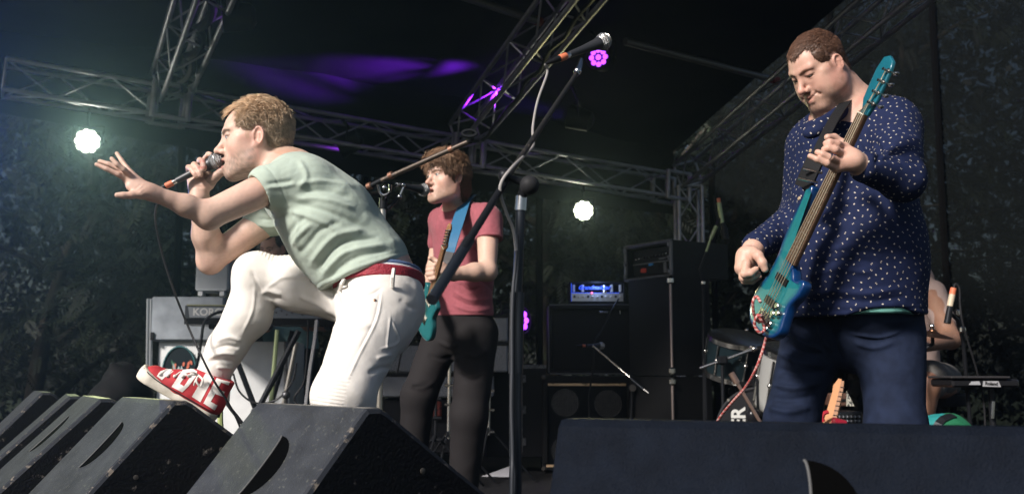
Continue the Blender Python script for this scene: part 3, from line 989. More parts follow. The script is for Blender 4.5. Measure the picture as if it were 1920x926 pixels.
    S.rc(WA(466, 590, 3.08), WA(425, 650, 3.08), .067, .055, k=.03)
    S.rc(WA(425, 650, 3.08), WA(398, 706, 3.08), .054, .050, k=.03)
    wd = WA(740, 585, 3.0) - WA(690, 508, 3.0)
    S.plane(WA(712, 524, 3.0), (-.04, .16, 1.0), k=.004, reach=.21)
    S.plane(WA(399, 708, 3.08), WA(396, 720, 3.08) - WA(412, 668, 3.08), k=.004, reach=.14)
    V, F = S.mesh(.0034, smooth=2)
    V = cloth_noise(V, F, .0016, 26, 9)
    Q = project(V)
    nn = normals(V, F)
    # ribbed knee panels
    def ribs(V, poly_in, axis, pitch, amp):
        Q = project(V); m = np.ones(len(V))
        for (a, b) in zip(poly_in, poly_in[1:] + poly_in[:1]):
            e = np.array(b, float) - np.array(a, float); nrm = np.array([-e[1], e[0]]) / np.hypot(*e)
            m *= np.clip(((Q - a) @ nrm) / 4 + .2, 0, 1)
        ph = (Q @ np.array(axis)) / pitch * 2 * math.pi
        vis = ((nn * (V - CAMP)).sum(1) < 0)
        return V + nn * (amp * np.sin(ph) * m * vis)[:, None]
    V = ribs(V, [(462, 466), (590, 470), (592, 505), (548, 520), (520, 500), (470, 505)], unit((.95, .30)), 7.0, .0014)
    V = ribs(V, [(574, 770), (598, 716), (662, 694), (640, 770)], unit((-.15, 1)), 7.0, .0014)
    jl = [([(470, 505), (485, 535), (500, 555), (530, 562)], 4, -.004), ([(492, 548), (515, 530), (535, 520), (590, 522), (640, 545)], 3.5, .0028),
          ([(490, 552), (505, 545), (530, 552)], 4, .004), ([(478, 532), (474, 580), (455, 625)], 3, .002),
          ([(600, 520), (628, 550), (640, 590)], 5, -.004), ([(620, 515), (645, 545), (652, 585)], 4, .004), ([(560, 555), (600, 572), (625, 590)], 5, .003),
          ([(603, 590), (640, 600), (690, 598)], 5, -.003), ([(607, 610), (645, 618), (700, 610)], 5, .003), ([(600, 640), (630, 632), (660, 640)], 4, -.0025),
          ([(455, 640), (430, 632), (405, 640)], 4, .004), ([(450, 652), (425, 648), (400, 655)], 4, -.004), ([(446, 664), (415, 662), (392, 670)], 4, .004),
          ([(440, 678), (410, 675), (386, 680)], 4, -.003), ([(436, 690), (405, 688)], 3, .003),
          ([(640, 525), (660, 545), (692, 552), (716, 540)], 2.5, -.003), ([(716, 548), (706, 600), (676, 660), (650, 715)], 2.5, .0022), ([(713, 548), (702, 600), (671, 660)], 2.0, -.0018),
          ([(734, 600), (748, 640), (712, 655)], 2.2, .0022), ([(732, 590), (724, 660)], 2.0, .0018),
          ([(748, 560), (770, 575), (784, 580)], 5, -.002), ([(740, 690), (715, 690), (690, 700)], 5, -.003), ([(735, 665), (705, 672)], 4, .003),
          ([(583, 690), (610, 688), (640, 692)], 2.5, .0015)]
    V = folds(V, F, jl, 1.45)
    denim = mat('white_denim', (.74, .70, .65), .8, var=.05, vscale=16, bump=.3, bscale=700, wrinkle=.16)
    je = solid_object('jeans', V, F, denim, root)
    # rivet, belt loops
    hits = raycast_onto(V, F, [CAMP] * 4, WA(703, 563, 3) - CAMP)
    b = MB(); p, nv = hits[0]; b.lathe([(.0045, -.001), (.0045, .0015), (.002, .003)], p, nv, 12); b.build('rivet', mat('copper', (.25, .13, .08), .4, .9), je, True)
    # ---- belt and waistband
    def band(name, off, c0, c1, m_, base):
        S = Solid(); S.rc(WA(706, 512, 3.0), WA(706, 568, 3.0), .117, .124, k=.05, flat=(Y, 1.25))
        S.rc(WA(725, 520, 3.0), WA(716, 548, 3.0), .107, .116, k=.05, flat=(Y, 1.25)); S.offset(off)
        nrm = (-.04, .16, 1.0)
        S.plane(WA(712, c0, 3.0), nrm, k=.002); S.plane(WA(712, c1, 3.0), (.04, -.16, -1.0), k=.002)
        V, F = S.mesh(.0036, smooth=1)
        return solid_object(name, V, F, m_, root)
    belt = mat('red_braid', (.30, .018, .035), .6, bump=.9, bscale=190, var=.2, vscale=150)
    band('belt', .005, 520, 541, belt, None)
    band('waistband', -.004, 508, 516, mat('blue_elastic', (.10, .16, .30), .8), None)
    band('waistband', -.003, 515, 522, mat('white_elastic', (.70, .70, .70), .8), None)
    b = MB()
    for (x0, y0, x1, y1) in ((738, 503, 735, 536), (648, 520, 640, 540)):
        pa = raycast_onto(V, F, [CAMP], WA(x1, y1 + 4, 3) - CAMP)[0]
        q1 = pa[0] + pa[1] * .004; q0 = q1 + (WA(x0, y0, 3.0) - WA(x1, y1, 3.0)) + np.array([0, -.006, 0])
        mid = (q0 + q1) / 2 + np.array([0, -.012, 0])
        b2 = MB(); b2.tube([q0, mid, q1], [.0055, .0065, .0055], 6); b2.build('belt_loop', denim, je, True)
    # ---- shoes
    canvas = mat('red_canvas', (.42, .022, .030), .75, bump=.25, bscale=500, var=.12, vscale=40)
    rubber = mat('worn_rubber', (.60, .55, .47), .6, var=.2, vscale=30, wear=((.30, .27, .23), 40, .62))
    heel = WA(404, 789, 3.06); toe = WA(256, 704, 3.02); upv = np.array([.45, -.04, .88])
    up_o, SR, h0, L, SV, SF = shoe(root, heel, toe, upv, .098, canvas, rubber, height=.118)
    white = mat('white_print', (.74, .70, .66), .7, var=.06, vscale=60)
    black = mat('black_rubber', (.02, .02, .022), .6)
    # letters on the outer side, read from the front quarter to the heel
    def PX(u, v): return CAMP
    def to3d(x, y): return WA(x, y, 2.80)
    Dp = [(303, 711), (316, 703), (348, 701), (352, 708), (344, 726), (331, 736), (322, 732)]
    Dh = [(322, 716), (333, 708), (340, 709), (336, 722), (328, 728)]
    def poly_px(pl): return [tuple(p) for p in pl]
    d = unit(WA(345, 740, 3.0) - CAMP)
    s_ = 1867.0 / 2.8
    def mk(name, polys):
        pp = [[((x - 337) / s_, -(y - 749) / s_) for x, y in pl] for pl in polys]
        base = WA(340, 740, 2.7)
        f = lambda u, v: base + np.array([u * 3.03 / 2.8, 0, v * 3.03 / 2.8])
        return stick_polygons(name, pp, f, SV, SF, d, white, up_o, lift=.0010, step=.0011)
    mk('letter', [[(318, 734), (338, 702), (354, 700), (364, 706), (362, 716), (350, 732), (338, 744)], [(333, 729), (347, 708), (353, 710), (352, 716), (341, 733)]])
    mk('letter', [[(356, 752), (382, 706), (398, 711), (372, 762)]])
    mk('letter', [[(378, 764), (403, 713), (426, 722), (423, 731), (409, 726), (403, 738), (417, 743), (413, 752), (399, 747), (391, 761), (404, 768), (399, 777)]])
    mk('toe_print', [[(296, 706), (312, 700), (318, 704), (300, 722), (290, 715)]])
    # laces
    b = MB()
    lm = mat('lace', (.72, .69, .64), .8)
    for i, (x, y) in enumerate([(300, 696), (314, 699), (328, 700), (342, 700), (354, 699)]):
        hh = raycast_onto(SV, SF, [CAMP], WA(x, y + 6, 3.03) - CAMP)[0]
        if hh is None: continue
        p = hh[0] + hh[1] * .003
        b.tube([p, p + np.array([.010, .02, .012]), p + np.array([.018, .05, .012])], .0035, 6)
        b.sphere(p, .0052, 8, 6)
    k = WA(372, 703, 2.985)
    b.tube(catmull([k, WA(360, 697, 2.97), WA(348, 699, 2.98), WA(350, 703, 2.97), k, WA(366, 714, 2.97), WA(364, 722, 2.975)], 5), .0026, 6)
    b.tube(catmull([k, WA(380, 712, 2.965), WA(376, 724, 2.97), WA(368, 714, 2.965), k], 5), .0030, 6)
    b.build('laces', lm, up_o, True)
    # heel strip and black line over the sole
    hp = [(428, 712), (424, 738), (414, 762), (408, 782)]
    b = MB(); b.tube([WA(x, y, 3.055) for x, y in hp], .006, 8); b.build('heel_strip', black, up_o, True)
    pts = []
    for i in range(12):
        yy = L * (.04 + .92 * i / 11); ww = .0435 + .0035 * math.sin(i / 11 * 3.1)
        if i > 9: ww *= (.92, .55)[i - 10]
        if i == 0: ww *= .6
        rise = max(0, (yy - L * .75) / (L * .25)) * .010
        pts.append(h0 + SR @ np.array([ww if (SR[:, 0] @ np.array([0, -1, 0])) > 0 else -ww, yy, 0.027 + rise]))
    b = MB(); b.tube(pts, .0016, 6); b.build('sole_stripe', black, up_o, True)
    # left shoe, flat on the deck
    hl = WA(705, 1100, 2.88); hl[2] = 0.004; tl = hl + np.array([-.24, -.12, 0])
    shoe(root, hl, tl, np.array([0, 0, 1.0]), .098, canvas, rubber, height=.118)
    return root

# ---------------------------------------------------------------- instruments
def inset(poly, d):
    n = len(poly); out = []
    area = sum(poly[i][0] * poly[(i + 1) % n][1] - poly[(i + 1) % n][0] * poly[i][1] for i in range(n))
    sg = 1 if area > 0 else -1
    for i in range(n):
        a = np.array(poly[i - 1]); b = np.array(poly[(i + 1) % n]); t = unit(np.append(b - a, 0))[:2]
        out.append((poly[i][0] - t[1] * d * sg * 1.0, poly[i][1] + t[0] * d * sg))
    return out
def closed_curve(pts, n=6):
    P = [np.array(p, float) for p in pts]; m = len(P); out = []
    for i in range(m):
        a, b, c, d = P[i - 1], P[i], P[(i + 1) % m], P[(i + 2) % m]
        for k in range(n):
            t = k / n
            out.append(tuple(.5 * (2 * b + (c - a) * t + (2 * a - 5 * b + 4 * c - d) * t * t + (3 * b - a - 3 * c + d) * t ** 3)))
    return out
def slab(name, outline, fn, thick, rnd, m, parent, c_in=None, c_edge=None):
    """solid plate with rounded edges; fn(u, v, w) -> point"""
    rings = [(rnd, 0), (rnd * .3, rnd * .3), (0, rnd), (0, thick - rnd), (rnd * .3, thick - rnd * .3), (rnd, thick), (rnd * 2.6, thick + .0005), (rnd * 5, thick + .0010)]
    V = []; C = []; n = len(outline)
    for k, (i, w) in enumerate(rings):
        q = inset(outline, i) if i else outline
        V += [fn(u, v, w) for u, v in q]
        f = 0 if k < 5 else (k - 5) / 2
        if c_in is not None: C += [tuple(np.array(c_edge) * (1 - f) + np.array(c_in) * f)] * n
    F = [tuple(range(n))[::-1]]
    for k in range(len(rings) - 1):
        for i in range(n):
            F.append((k * n + i, k * n + (i + 1) % n, (k + 1) * n + (i + 1) % n, (k + 1) * n + i))
    top = [fn(*q, thick + .0012) for q in inset(outline, rnd * 5)]
    cen = np.mean([np.array(p) for p in top], 0)
    V.append(cen); C.append(tuple(c_in) if c_in is not None else (1, 1, 1))
    b = (len(rings) - 1) * n
    for i in range(n): F.append((b + i, b + (i + 1) % n, len(V) - 1))
    me = np_mesh(name, np.array([np.array(p) for p in V]), F, True, np.array(C) if c_in is not None else None)
    try: me.set_sharp_from_angle(angle=math.radians(50))
    except Exception: pass
    return link_mesh(name, me, m, parent)
def stringed(name, label, bridge, nut, normal, body_outline, n_str, body_cols, neck_w, scale_len, head_outline, cols, tuner_side, pick=(), knobs=(), group=None):
    """an electric guitar or bass built along the line bridge -> nut"""
    bridge = np.asarray(bridge, float); nut = np.asarray(nut, float)
    A = unit(nut - bridge); L = np.linalg.norm(nut - bridge)
    N = np.asarray(normal, float); N = unit(N - A * (N @ A)); Wd = np.cross(A, N)
    s = L / scale_len
    fn = lambda u, v, w: bridge + A * (u * s) + Wd * (v * s) + N * ((w - .052) * s)     # strings lie at w = .052
    root = empty(name, bridge, label, cols['cat'], group)
    lac = mat(name + '_lacquer', (.1, .3, .4), .28, vcol=True, coat=.7, var=.08, vscale=40)
    slab('body', closed_curve(body_outline), fn, .040, .007, lac, root, *body_cols)
    wood = mat(name + '_neck_wood', cols['neck'], .45, var=.25, vscale=25, coat=.3)
    fb = mat(name + '_fingerboard', cols['board'], .5, var=.2, vscale=60)
    met = mat('bright_metal', (.62, .60, .56), .25, 1.0)
    blk = mat('black_plastic', (.012, .012, .013), .35)
    # neck: half round section, fingerboard on top
    Nk = MB(); V = []
    us = [cols['heel'], scale_len * .55, scale_len * .8, scale_len * 1.0]
    for u in us:
        t = (u - cols['heel']) / (scale_len - cols['heel']); w2 = (neck_w[1] * (1 - t) + neck_w[0] * t) / 2
        for k in range(9):
            an = math.pi * k / 8
            V.append(fn(u, w2 * math.cos(an), .040 - .021 * math.sin(an) ** .8))
    F = []
    for i in range(3):
        for k in range(8): F.append((i * 9 + k, i * 9 + k + 1, (i + 1) * 9 + k + 1, (i + 1) * 9 + k))
        F.append((i * 9 + 8, i * 9, (i + 1) * 9, (i + 1) * 9 + 8))
    F.append(tuple(range(9))); F.append(tuple(27 + k for k in range(9)))
    Nk.add(V, F); Nk.build('neck', wood, root, True)
    b = MB(); V = []
    for u in us:
        t = (u - cols['heel']) / (scale_len - cols['heel']); w2 = (neck_w[1] * (1 - t) + neck_w[0] * t) / 2
        V += [fn(u, -w2, .0402), fn(u, -w2, .046), fn(u, 0, .0472), fn(u, w2, .046), fn(u, w2, .0402)]
    F = []
    for i in range(3):
        for k in range(5): F.append((i * 5 + k, (i + 1) * 5 + k, (i + 1) * 5 + (k + 1) % 5, i * 5 + (k + 1) % 5))
    F += [(4, 3, 2, 1, 0), tuple(15 + k for k in range(5))]
    b.add(V, F); fbo = b.build('fingerboard', fb, root)
    for k in range(1, 21):
        u = scale_len * 2 ** (-k / 12)
        if u < cols['heel']: break
        t = (u - cols['heel']) / (scale_len - cols['heel']); w2 = (neck_w[1] * (1 - t) + neck_w[0] * t) / 2 * .97
        f = MB(); f.tube([fn(u, -w2, .0463), fn(u, 0, .0476), fn(u, w2, .0463)], .0014 * s, 5); f.build('fret', met, fbo)
    f = MB(); f.tube([fn(scale_len, -neck_w[0] / 2, .049), fn(scale_len, neck_w[0] / 2, .049)], .0025 * s, 6); f.build('nut', mat('bone', (.6, .55, .45), .4), root)
    # headstock
    hs = slab('headstock', head_outline, lambda u, v, w: fn(scale_len + u, v, w + .022), .015, .003, lac if cols['head'] is None else wood, root, *( (cols['headc'], cols['headc']) if cols['head'] is None else (None, None)))
    posts = []
    for (u, v, sd) in tuner_side:
        T = MB()
        T.lathe([(.0065, 0), (.0065, .003), (.0035, .0035), (.0035, .016), (.0042, .018)], fn(scale_len + u, v, .037), N, 10)
        p0 = fn(scale_len + u, v, .030); p1 = fn(scale_len + u, v + sd * .030, .028)
        T.tube([p0, p1], .003 * s, 6)
        T.sphere(fn(scale_len + u, v + sd * .036, .028), .0105 * s, 10, 6, sc=(1, 1, .7))
        T.build('tuner', met, root, True)
        posts.append(fn(scale_len + u, v, .048))
    # bridge, pickups, knobs, strings
    bw = neck_w[1] * .5 + .012
    b = MB()
    for (u0, u1, h0, h1) in ((-.030, .016, .041, .044),):
        P = [fn(u, v, w) for u in (u0, u1) for v in (-bw, bw) for w in (h0, h1)]
        b.add(P, [(0, 1, 3, 2), (4, 6, 7, 5), (0, 4, 5, 1), (2, 3, 7, 6), (0, 2, 6, 4), (1, 5, 7, 3)])
    bo = b.build('bridge', met, root)
    sp = (neck_w[1] - .010) / (n_str - 1)
    for k in range(n_str):
        v = -(neck_w[1] - .010) / 2 + k * sp
        b = MB(); P = [fn(u, v + dv, w) for u in (-.022, .004) for dv in (-sp * .36, sp * .36) for w in (.0442, .0505)]
        b.add(P, [(0, 1, 3, 2), (4, 6, 7, 5), (0, 4, 5, 1), (2, 3, 7, 6), (0, 2, 6, 4), (1, 5, 7, 3)]); b.build('saddle', met, bo)
    for (u, w_, l_) in pick:
        P = [fn(u + a, v, w) for a in (-l_ / 2, l_ / 2) for v in (-w_ / 2, w_ / 2) for w in (.0405, .0478)]
        b = MB(); b.add(P, [(0, 1, 3, 2), (4, 6, 7, 5), (0, 4, 5, 1), (2, 3, 7, 6), (0, 2, 6, 4), (1, 5, 7, 3)]); b.build('pickup', blk if cols.get('pick') is None else cols['pick'], root)
    for (u, v) in knobs:
        b = MB(); b.lathe([(.0095, 0), (.009, .012), (.007, .014)], fn(u, v, .041), N, 14); b.build('knob', met, root, True)
    sm = mat('string_steel', (.75, .66, .52), .3, 1.0)
    for k in range(n_str):
        v0 = -(neck_w[1] - .010) / 2 + k * sp; v1 = -(neck_w[0] - .008) / 2 + k * (neck_w[0] - .008) / (n_str - 1)
        b = MB(); r = cols['gauge'][0] + (cols['gauge'][1] - cols['gauge'][0]) * k / (n_str - 1)
        b.tube([fn(-.012, v0, .0515), fn(scale_len, v1, .0500), posts[min(k, len(posts) - 1)]], r * s, 5); b.build('string', sm, root)
    return root, fn, s
def ribbon(pts, normals_, width, thick=.003):
    """strap: flat band through pts facing normals_"""
    b = MB(); V = []; n = len(pts)
    for i in range(n):
        t = np.asarray(pts[min(i + 1, n - 1)]) - np.asarray(pts[max(i - 1, 0)]); nn = unit(np.asarray(normals_[i]) - unit(t) * (np.asarray(normals_[i]) @ unit(t))); w = np.cross(unit(t), nn)
        p = np.asarray(pts[i]); wd = width[i] if hasattr(width, '__len__') else width
        V += [p + w * wd / 2, p - w * wd / 2, p - w * wd / 2 + nn * thick, p + w * wd / 2 + nn * thick]
    F = [(0, 1, 2, 3)[::-1], tuple(4 * (n - 1) + k for k in range(4))]
    for i in range(n - 1):
        for k in range(4): F.append((i * 4 + k, i * 4 + (k + 1) % 4, i * 4 + 4 + (k + 1) % 4, i * 4 + 4 + k))
    return b.add(V, F)
def spots(V, F, parent, m, spacing, size, seed=1, region=None):
    """printed spots: small flat paired leaves scattered evenly over cloth"""
    rs = np.random.RandomState(seed); n = normals(V, F)
    ids = rs.permutation(len(V)); cell = {}; chosen = []
    for i in ids:
        p = V[i]
        if region is not None and not region(p): continue
        k = tuple((p / spacing).astype(int)); bad = False
        for dx in (-1, 0, 1):
            for dy in (-1, 0, 1):
                for dz in (-1, 0, 1):
                    for j in cell.get((k[0] + dx, k[1] + dy, k[2] + dz), ()):
                        if ((V[j] - p) ** 2).sum() < spacing ** 2: bad = True; break
                    if bad: break
                if bad: break
            if bad: break
        if bad: continue
        cell.setdefault(k, []).append(i); chosen.append(i)
    vv = []; ff = []
    for i in chosen:
        nn = n[i]; a = unit(np.cross(nn, (0, 0, 1) if abs(nn[2]) < .9 else (1, 0, 0))); b = np.cross(nn, a)
        th = rs.uniform(-.5, .5) + (.8 if rs.rand() < .5 else -.6)
        u = a * math.cos(th) + b * math.sin(th); w = np.cross(nn, u)
        for side in ((0, 1.0),) if rs.rand() < .55 else ((-.75, .62), (.75, .62)):
            c = V[i] + nn * .0012 + w * size * side[0]
            base = len(vv)
            for k in range(6):
                an = k * math.pi / 3
                vv.append(c + u * (size * side[1] * 1.25 * math.cos(an)) + w * (size * side[1] * .8 * math.sin(an)))
            ff.append(tuple(base + k for k in range(6)))
    o = link_mesh('printed_spots', np_mesh('printed_spots', np.array(vv), ff, False), m, parent); o['kind'] = 'stuff'
    return o

def build_bassist():
    D = 2.9
    root = person_root('man in navy shirt with white spots looking down at the bass guitar he plays', None, W(1600, 1150, 2.95))
    skin = mat('skin', (.5, .3, .2), .42, vcol=True, sss=.12, bump=.3, bscale=520, spec=.45)
    R = frame((-.76, -.36, -.55), (0, 0, 1), .0); t = WA(1536, 131, 2.86); hs = .89
    pr = dict(smile=1.0, mouth=.002, stubble=.65, beard=(.24, .14, .10), brows=(.15, .07, .04), hair=(.085, .04, .024), hair2=(.17, .085, .05), hair_side=(.10, .05, .032),
              hairline=.074, recede=.014, side=.006, nape=.045, burn=-.006, scalp=(.22, .11, .07), lid=.0042, lips=(.42, .16, .13))
    fwd = unit((-.72, -.69, 0)); lat = np.array([-fwd[1], fwd[0], 0])     # lat points to his left (towards the camera's right)
    lat = unit((.69, -.72, 0))
    S = Solid()
    nb = WA(1592, 208, 2.95)
    head_ops(S, R, t, hs, mouth=.002, fat=.6, jaw=1.0, nose=1.06, smile=1.0, lid=.0046, neck_to=nb, neck_r=(.060, .076))
    S.at()
    S.rc(WA(1572, 180, 2.92), WA(1600, 225, 2.95), .060, .085, k=.04)
    S.rc(WA(1605, 270, 2.95), WA(1608, 500, 2.93), .15, .16, k=.05, flat=(lat, 1.15))
    sh, el, wr = WA(1676, 250, 2.82), WA(1694, 338, 2.62), WA(1612, 310, 2.53)
    S.chain([sh, el, wr], [.055, .042, .0285], k=.03)
    sh2, el2, wr2 = WA(1512, 275, 3.05), WA(1500, 408, 3.08), WA(1412, 468, 2.84)
    S.chain([sh2, el2, wr2], [.05, .042, .029], k=.03)
    # fretting hand
    h = lambda x, y, d: WA(x, y, d)
    S.rc(wr, h(1598, 297, 2.51), .0280, .0255, k=.012)
    for (x, y, d, r) in ((1583, 277, 2.515, .0150), (1582, 290, 2.505, .0150), (1575, 304, 2.500, .0145), (1567, 316, 2.505, .0130)):
        S.rc(h(1600, 302, 2.51), h(x, y, d), .0220, r, k=.012)
    finger(S, [h(1583, 277, 2.515), h(1570, 270, 2.490), h(1556, 267, 2.485), h(1549, 269, 2.490)], .0108, .0086, k=.004)
    finger(S, [h(1582, 290, 2.505), h(1566, 281, 2.478), h(1553, 277.5, 2.480), h(1546, 280, 2.486)], .0108, .0086, k=.003)
    finger(S, [h(1575, 304, 2.500), h(1557, 296, 2.474), h(1542, 289, 2.474), h(1533, 286, 2.482)], .0104, .0082, k=.003)
    finger(S, [h(1567, 316, 2.505), h(1550, 307, 2.476), h(1532, 299, 2.474), h(1519, 293, 2.480)], .0096, .0074, k=.003)
    finger(S, [h(1594, 290, 2.55), h(1580, 270, 2.60), h(1564, 259, 2.60), h(1552, 258, 2.585)], .0130, .0098, k=.008)
    # plucking hand
    S.rc(wr2, h(1402, 487, 2.81), .0290, .0300, k=.012)
    S.rc(h(1400, 480, 2.80), h(1393, 502, 2.79), .030, .024, k=.014)
    finger(S, [h(1412, 472, 2.78), h(1422, 480, 2.755), h(1430, 493, 2.745), h(1434.5, 505, 2.745)], .0155, .0098, k=.008)
    finger(S, [h(1400, 494, 2.765), h(1396, 514, 2.752), h(1408, 512, 2.748), h(1417, 505, 2.752)], .0125, .0092, k=.004)
    finger(S, [h(1392, 500, 2.790), h(1393, 521, 2.778), h(1408, 520, 2.770), h(1421, 514, 2.772)], .0122, .0090, k=.004)
    finger(S, [h(1390, 502, 2.810), h(1396, 526, 2.805), h(1410, 527, 2.798), h(1423, 519, 2.800)], .0116, .0086, k=.004)
    V, F = S.mesh(.0029, smooth=1)
    n = normals(V, F)
    pr2 = dict(pr)
    col = skin_colour(V, n, [(R, t, hs, pr2)], base=(.56, .345, .265), red=(.55, .23, .18), seed=11)
    for (x, y, z) in ((-.036, .078, -.022), (-.041, .068, -.040)):
        q = head_local(V, R, t, hs); m = blob((x, y, z), q, .0012, .0035)[:, None]; col = col * (1 - .7 * m) + .7 * m * np.array((.12, .05, .03))
    solid_object('body', V, F, skin, root, col)
    eyes(root, R, t, hs, (.0, .75, -.62), (.09, .07, .05))
    hm = mat('hair', (.3, .2, .1), .5, vcol=True, spec=.35)
    def flow(q):
        f = np.zeros_like(q); top = q[:, 2] > .075
        f[:, 1] = np.where(top, .9, -.35); f[:, 2] = np.where(top, .1, -.9)
        return f
    hair(root, R, t, hs, pr, hm, thick=.008, n_strands=8000, length=.013, curl=.35, lift=.7, width=.0010, flow=flow, seed=8, lumps=.0018, lscale=90)
    # wedding ring
    b = MB(); c = h(1553.5, 294, 2.474); ax = unit(h(1575, 304, 2.500) - h(1550, 292, 2.474))
    b.lathe([(.0108, -.0022), (.0118, -.0022), (.0118, .0022), (.0108, .0022)], c, ax, 18); b.build('ring', mat('dark_steel', (.20, .21, .23), .3, 1.0), root, True)
    # ---- shirt
    S = Solid()
    S.rc(WA(1598, 290, 2.96), WA(1598, 480, 2.92), .158, .180, k=.06, flat=(lat, 1.12))
    S.rc(WA(1598, 470, 2.92), WA(1606, 640, 2.94), .178, .182, k=.06, flat=(lat, 1.12))
    S.rc(WA(1670, 235, 2.86), WA(1545, 262, 3.02), .085, .080, k=.06)
    S.rc(WA(1598, 222, 2.95), WA(1602, 260, 2.95), .085, .13, k=.06)
    S.chain([WA(1676, 248, 2.82), WA(1692, 336, 2.62), WA(1622, 314, 2.54)], [.080, .056, .041], k=.03)
    S.chain([WA(1518, 278, 3.05), WA(1502, 408, 3.07), WA(1418, 462, 2.86)], [.076, .060, .042], k=.035)
    S.plane(WA(1612, 593, 2.93), (0.02, .03, -1.0), k=.006)
    S.el(WA(1668, 598, 2.74), (.105, .15, .030), k=.012, op='s')
    S.plane(WA(1607, 310, 2.53), unit(WA(1560, 290, 2.52) - WA(1640, 322, 2.55)), k=.003, reach=.09)
    S.plane(WA(1411, 468, 2.85), unit(WA(1400, 486, 2.82) - WA(1425, 455, 2.87)), k=.003, reach=.09)
    S.rc(WA(1590, 205, 2.95), WA(1545, 140, 2.87), .078, .110, k=.005, op='s')
    V, F = S.mesh(.0042, smooth=2)
    V = cloth_noise(V, F, .0022, 20, 21)
    fl = [([(1640, 262), (1650, 285), (1642, 310)], 5, -.006), ([(1650, 300), (1680, 298), (1730, 306)], 4, -.005), ([(1652, 290), (1690, 284), (1735, 292)], 4, .005), ([(1656, 276), (1690, 270), (1730, 276)], 4, -.004), ([(1660, 264), (1690, 258), (1726, 262)], 4, .004),
          ([(1600, 240), (1620, 270), (1640, 300)], 6, .004), ([(1560, 232), (1530, 270), (1505, 320)], 5, .003), ([(1480, 440), (1520, 430), (1560, 440)], 5, .003),
          ([(1500, 560), (1560, 545), (1620, 550), (1690, 540)], 6, .005), ([(1500, 575), (1560, 562), (1630, 566), (1700, 556)], 6, -.005), ([(1510, 520), (1570, 505), (1640, 512)], 6, .004), ([(1520, 500), (1580, 488), (1650, 492)], 6, -.004),
          ([(1540, 470), (1600, 462), (1680, 468)], 6, .004), ([(1640, 360), (1660, 400), (1650, 440)], 7, -.004),
          ([(1440, 420), (1460, 432), (1470, 450)], 3, .004), ([(1455, 408), (1475, 418), (1482, 436)], 3, -.004), ([(1424, 432), (1440, 446), (1446, 462)], 3, -.003),
          ([(1512, 245), (1502, 330), (1498, 420), (1492, 560)], 2.2, .0020), ([(1520, 245), (1510, 330), (1506, 420), (1500, 560)], 2.0, -.0016)]
    V = folds(V, F, fl); V = hem(V, F, WA(1612, 593, 2.93), (0.02, .03, -1.0))
    navy = mat('navy_cotton', (.010, .016, .052), .8, var=.10, vscale=40, bump=.3, bscale=800, spec=.15, wrinkle=.22)
    so = solid_object('shirt', V, F, navy, root)
    spots(V, F, so, mat('cream_print', (.46, .41, .36), .8), .0175, .0026, 4)
    # collar, buttons
    cp = closed = None
    b = MB()
    cpts = catmull([WA(1514, 238, 2.81), WA(1526, 236, 2.80), WA(1546, 226, 2.80), WA(1580, 202, 2.84), WA(1606, 184, 2.90), WA(1616, 178, 2.98)], 5)
    cn = [unit(p - WA(1566, 215, 2.96)) for p in cpts]
    Sc = Solid(); Sc.chain(cpts, [.012] * len(cpts), k=.01); Sc.chain([p + np.array([0, 0, -.018]) + c_ * .006 for p, c_ in zip(cpts, cn)], [.011] * len(cpts), k=.012)
    Vc, Fc = Sc.mesh(.0035, smooth=2); co = solid_object('collar', Vc, Fc, navy, so); spots(Vc, Fc, so, mat('cream_print', (.60, .50, .42), .8), .019, .0030, 14)
    bm = mat('shirt_button', (.35, .26, .17), .3)
    for (x, y) in ((1541, 234), (1520, 283), (1499, 372)):
        hh = raycast_onto(V, F, [CAMP], WA(x, y, 3) - CAMP)[0]
        if hh is not None:
            b = MB(); b.lathe([(.0055, 0), (.0058, .002), (.004, .003)], hh[0], hh[1], 12); b.build('button', bm, so, True)
    # undershirt peeking out below the hem
    S = Solid(); S.rc(WA(1606, 530, 2.92), WA(1606, 600, 2.94), .172, .175, k=.05, flat=(lat, 1.12))
    S.plane(WA(1612, 592, 2.93), (0, .02, -1), k=.004)
    V, F = S.mesh(.006, smooth=2); V = cloth_noise(V, F, .003, 30, 5)
    solid_object('undershirt', V, F, mat('mint_cotton', (.16, .42, .36), .85, var=.1, vscale=30), root)
    # ---- jeans
    S = Solid()
    S.rc(WA(1608, 575, 2.95), WA(1602, 610, 2.97), .160, .142, k=.04, flat=(lat, 1.12))
    S.rc(WA(1524, 625, 3.02), WA(1484, 790, 2.98), .092, .074, k=.03)
    S.rc(WA(1484, 790, 2.98), WA(1500, 1120, 3.08), .074, .062, k=.04)
    S.rc(WA(1668, 625, 2.92), WA(1680, 810, 2.84), .100, .078, k=.03)
    S.rc(WA(1680, 810, 2.84), WA(1680, 1120, 2.92), .078, .064, k=.04)
    S.plane(WA(1610, 585, 2.95), (0, 0, 1), k=.004, reach=.3)
    V, F = S.mesh(.0045, smooth=2); V = cloth_noise(V, F, .002, 22, 31)
    jl = [([(1475, 612), (1500, 640), (1540, 655)], 6, .005), ([(1470, 640), (1500, 658), (1545, 668)], 6, -.005), ([(1460, 660), (1500, 680), (1550, 684)], 6, .005), ([(1455, 690), (1500, 700), (1550, 696)], 6, -.004),
          ([(1450, 720), (1490, 728), (1540, 716)], 6, .005), ([(1445, 745), (1480, 748), (1530, 742)], 6, -.004), ([(1440, 765), (1480, 772), (1520, 762)], 6, .005),
          ([(1572, 600), (1566, 640), (1580, 680)], 5, -.005), ([(1600, 640), (1640, 652), (1680, 640)], 5, .003), ([(1596, 625), (1650, 632), (1690, 620)], 3, .002), ([(1535, 608), (1545, 640), (1560, 656)], 3, .0025)]
    V = folds(V, F, jl, 2.3)
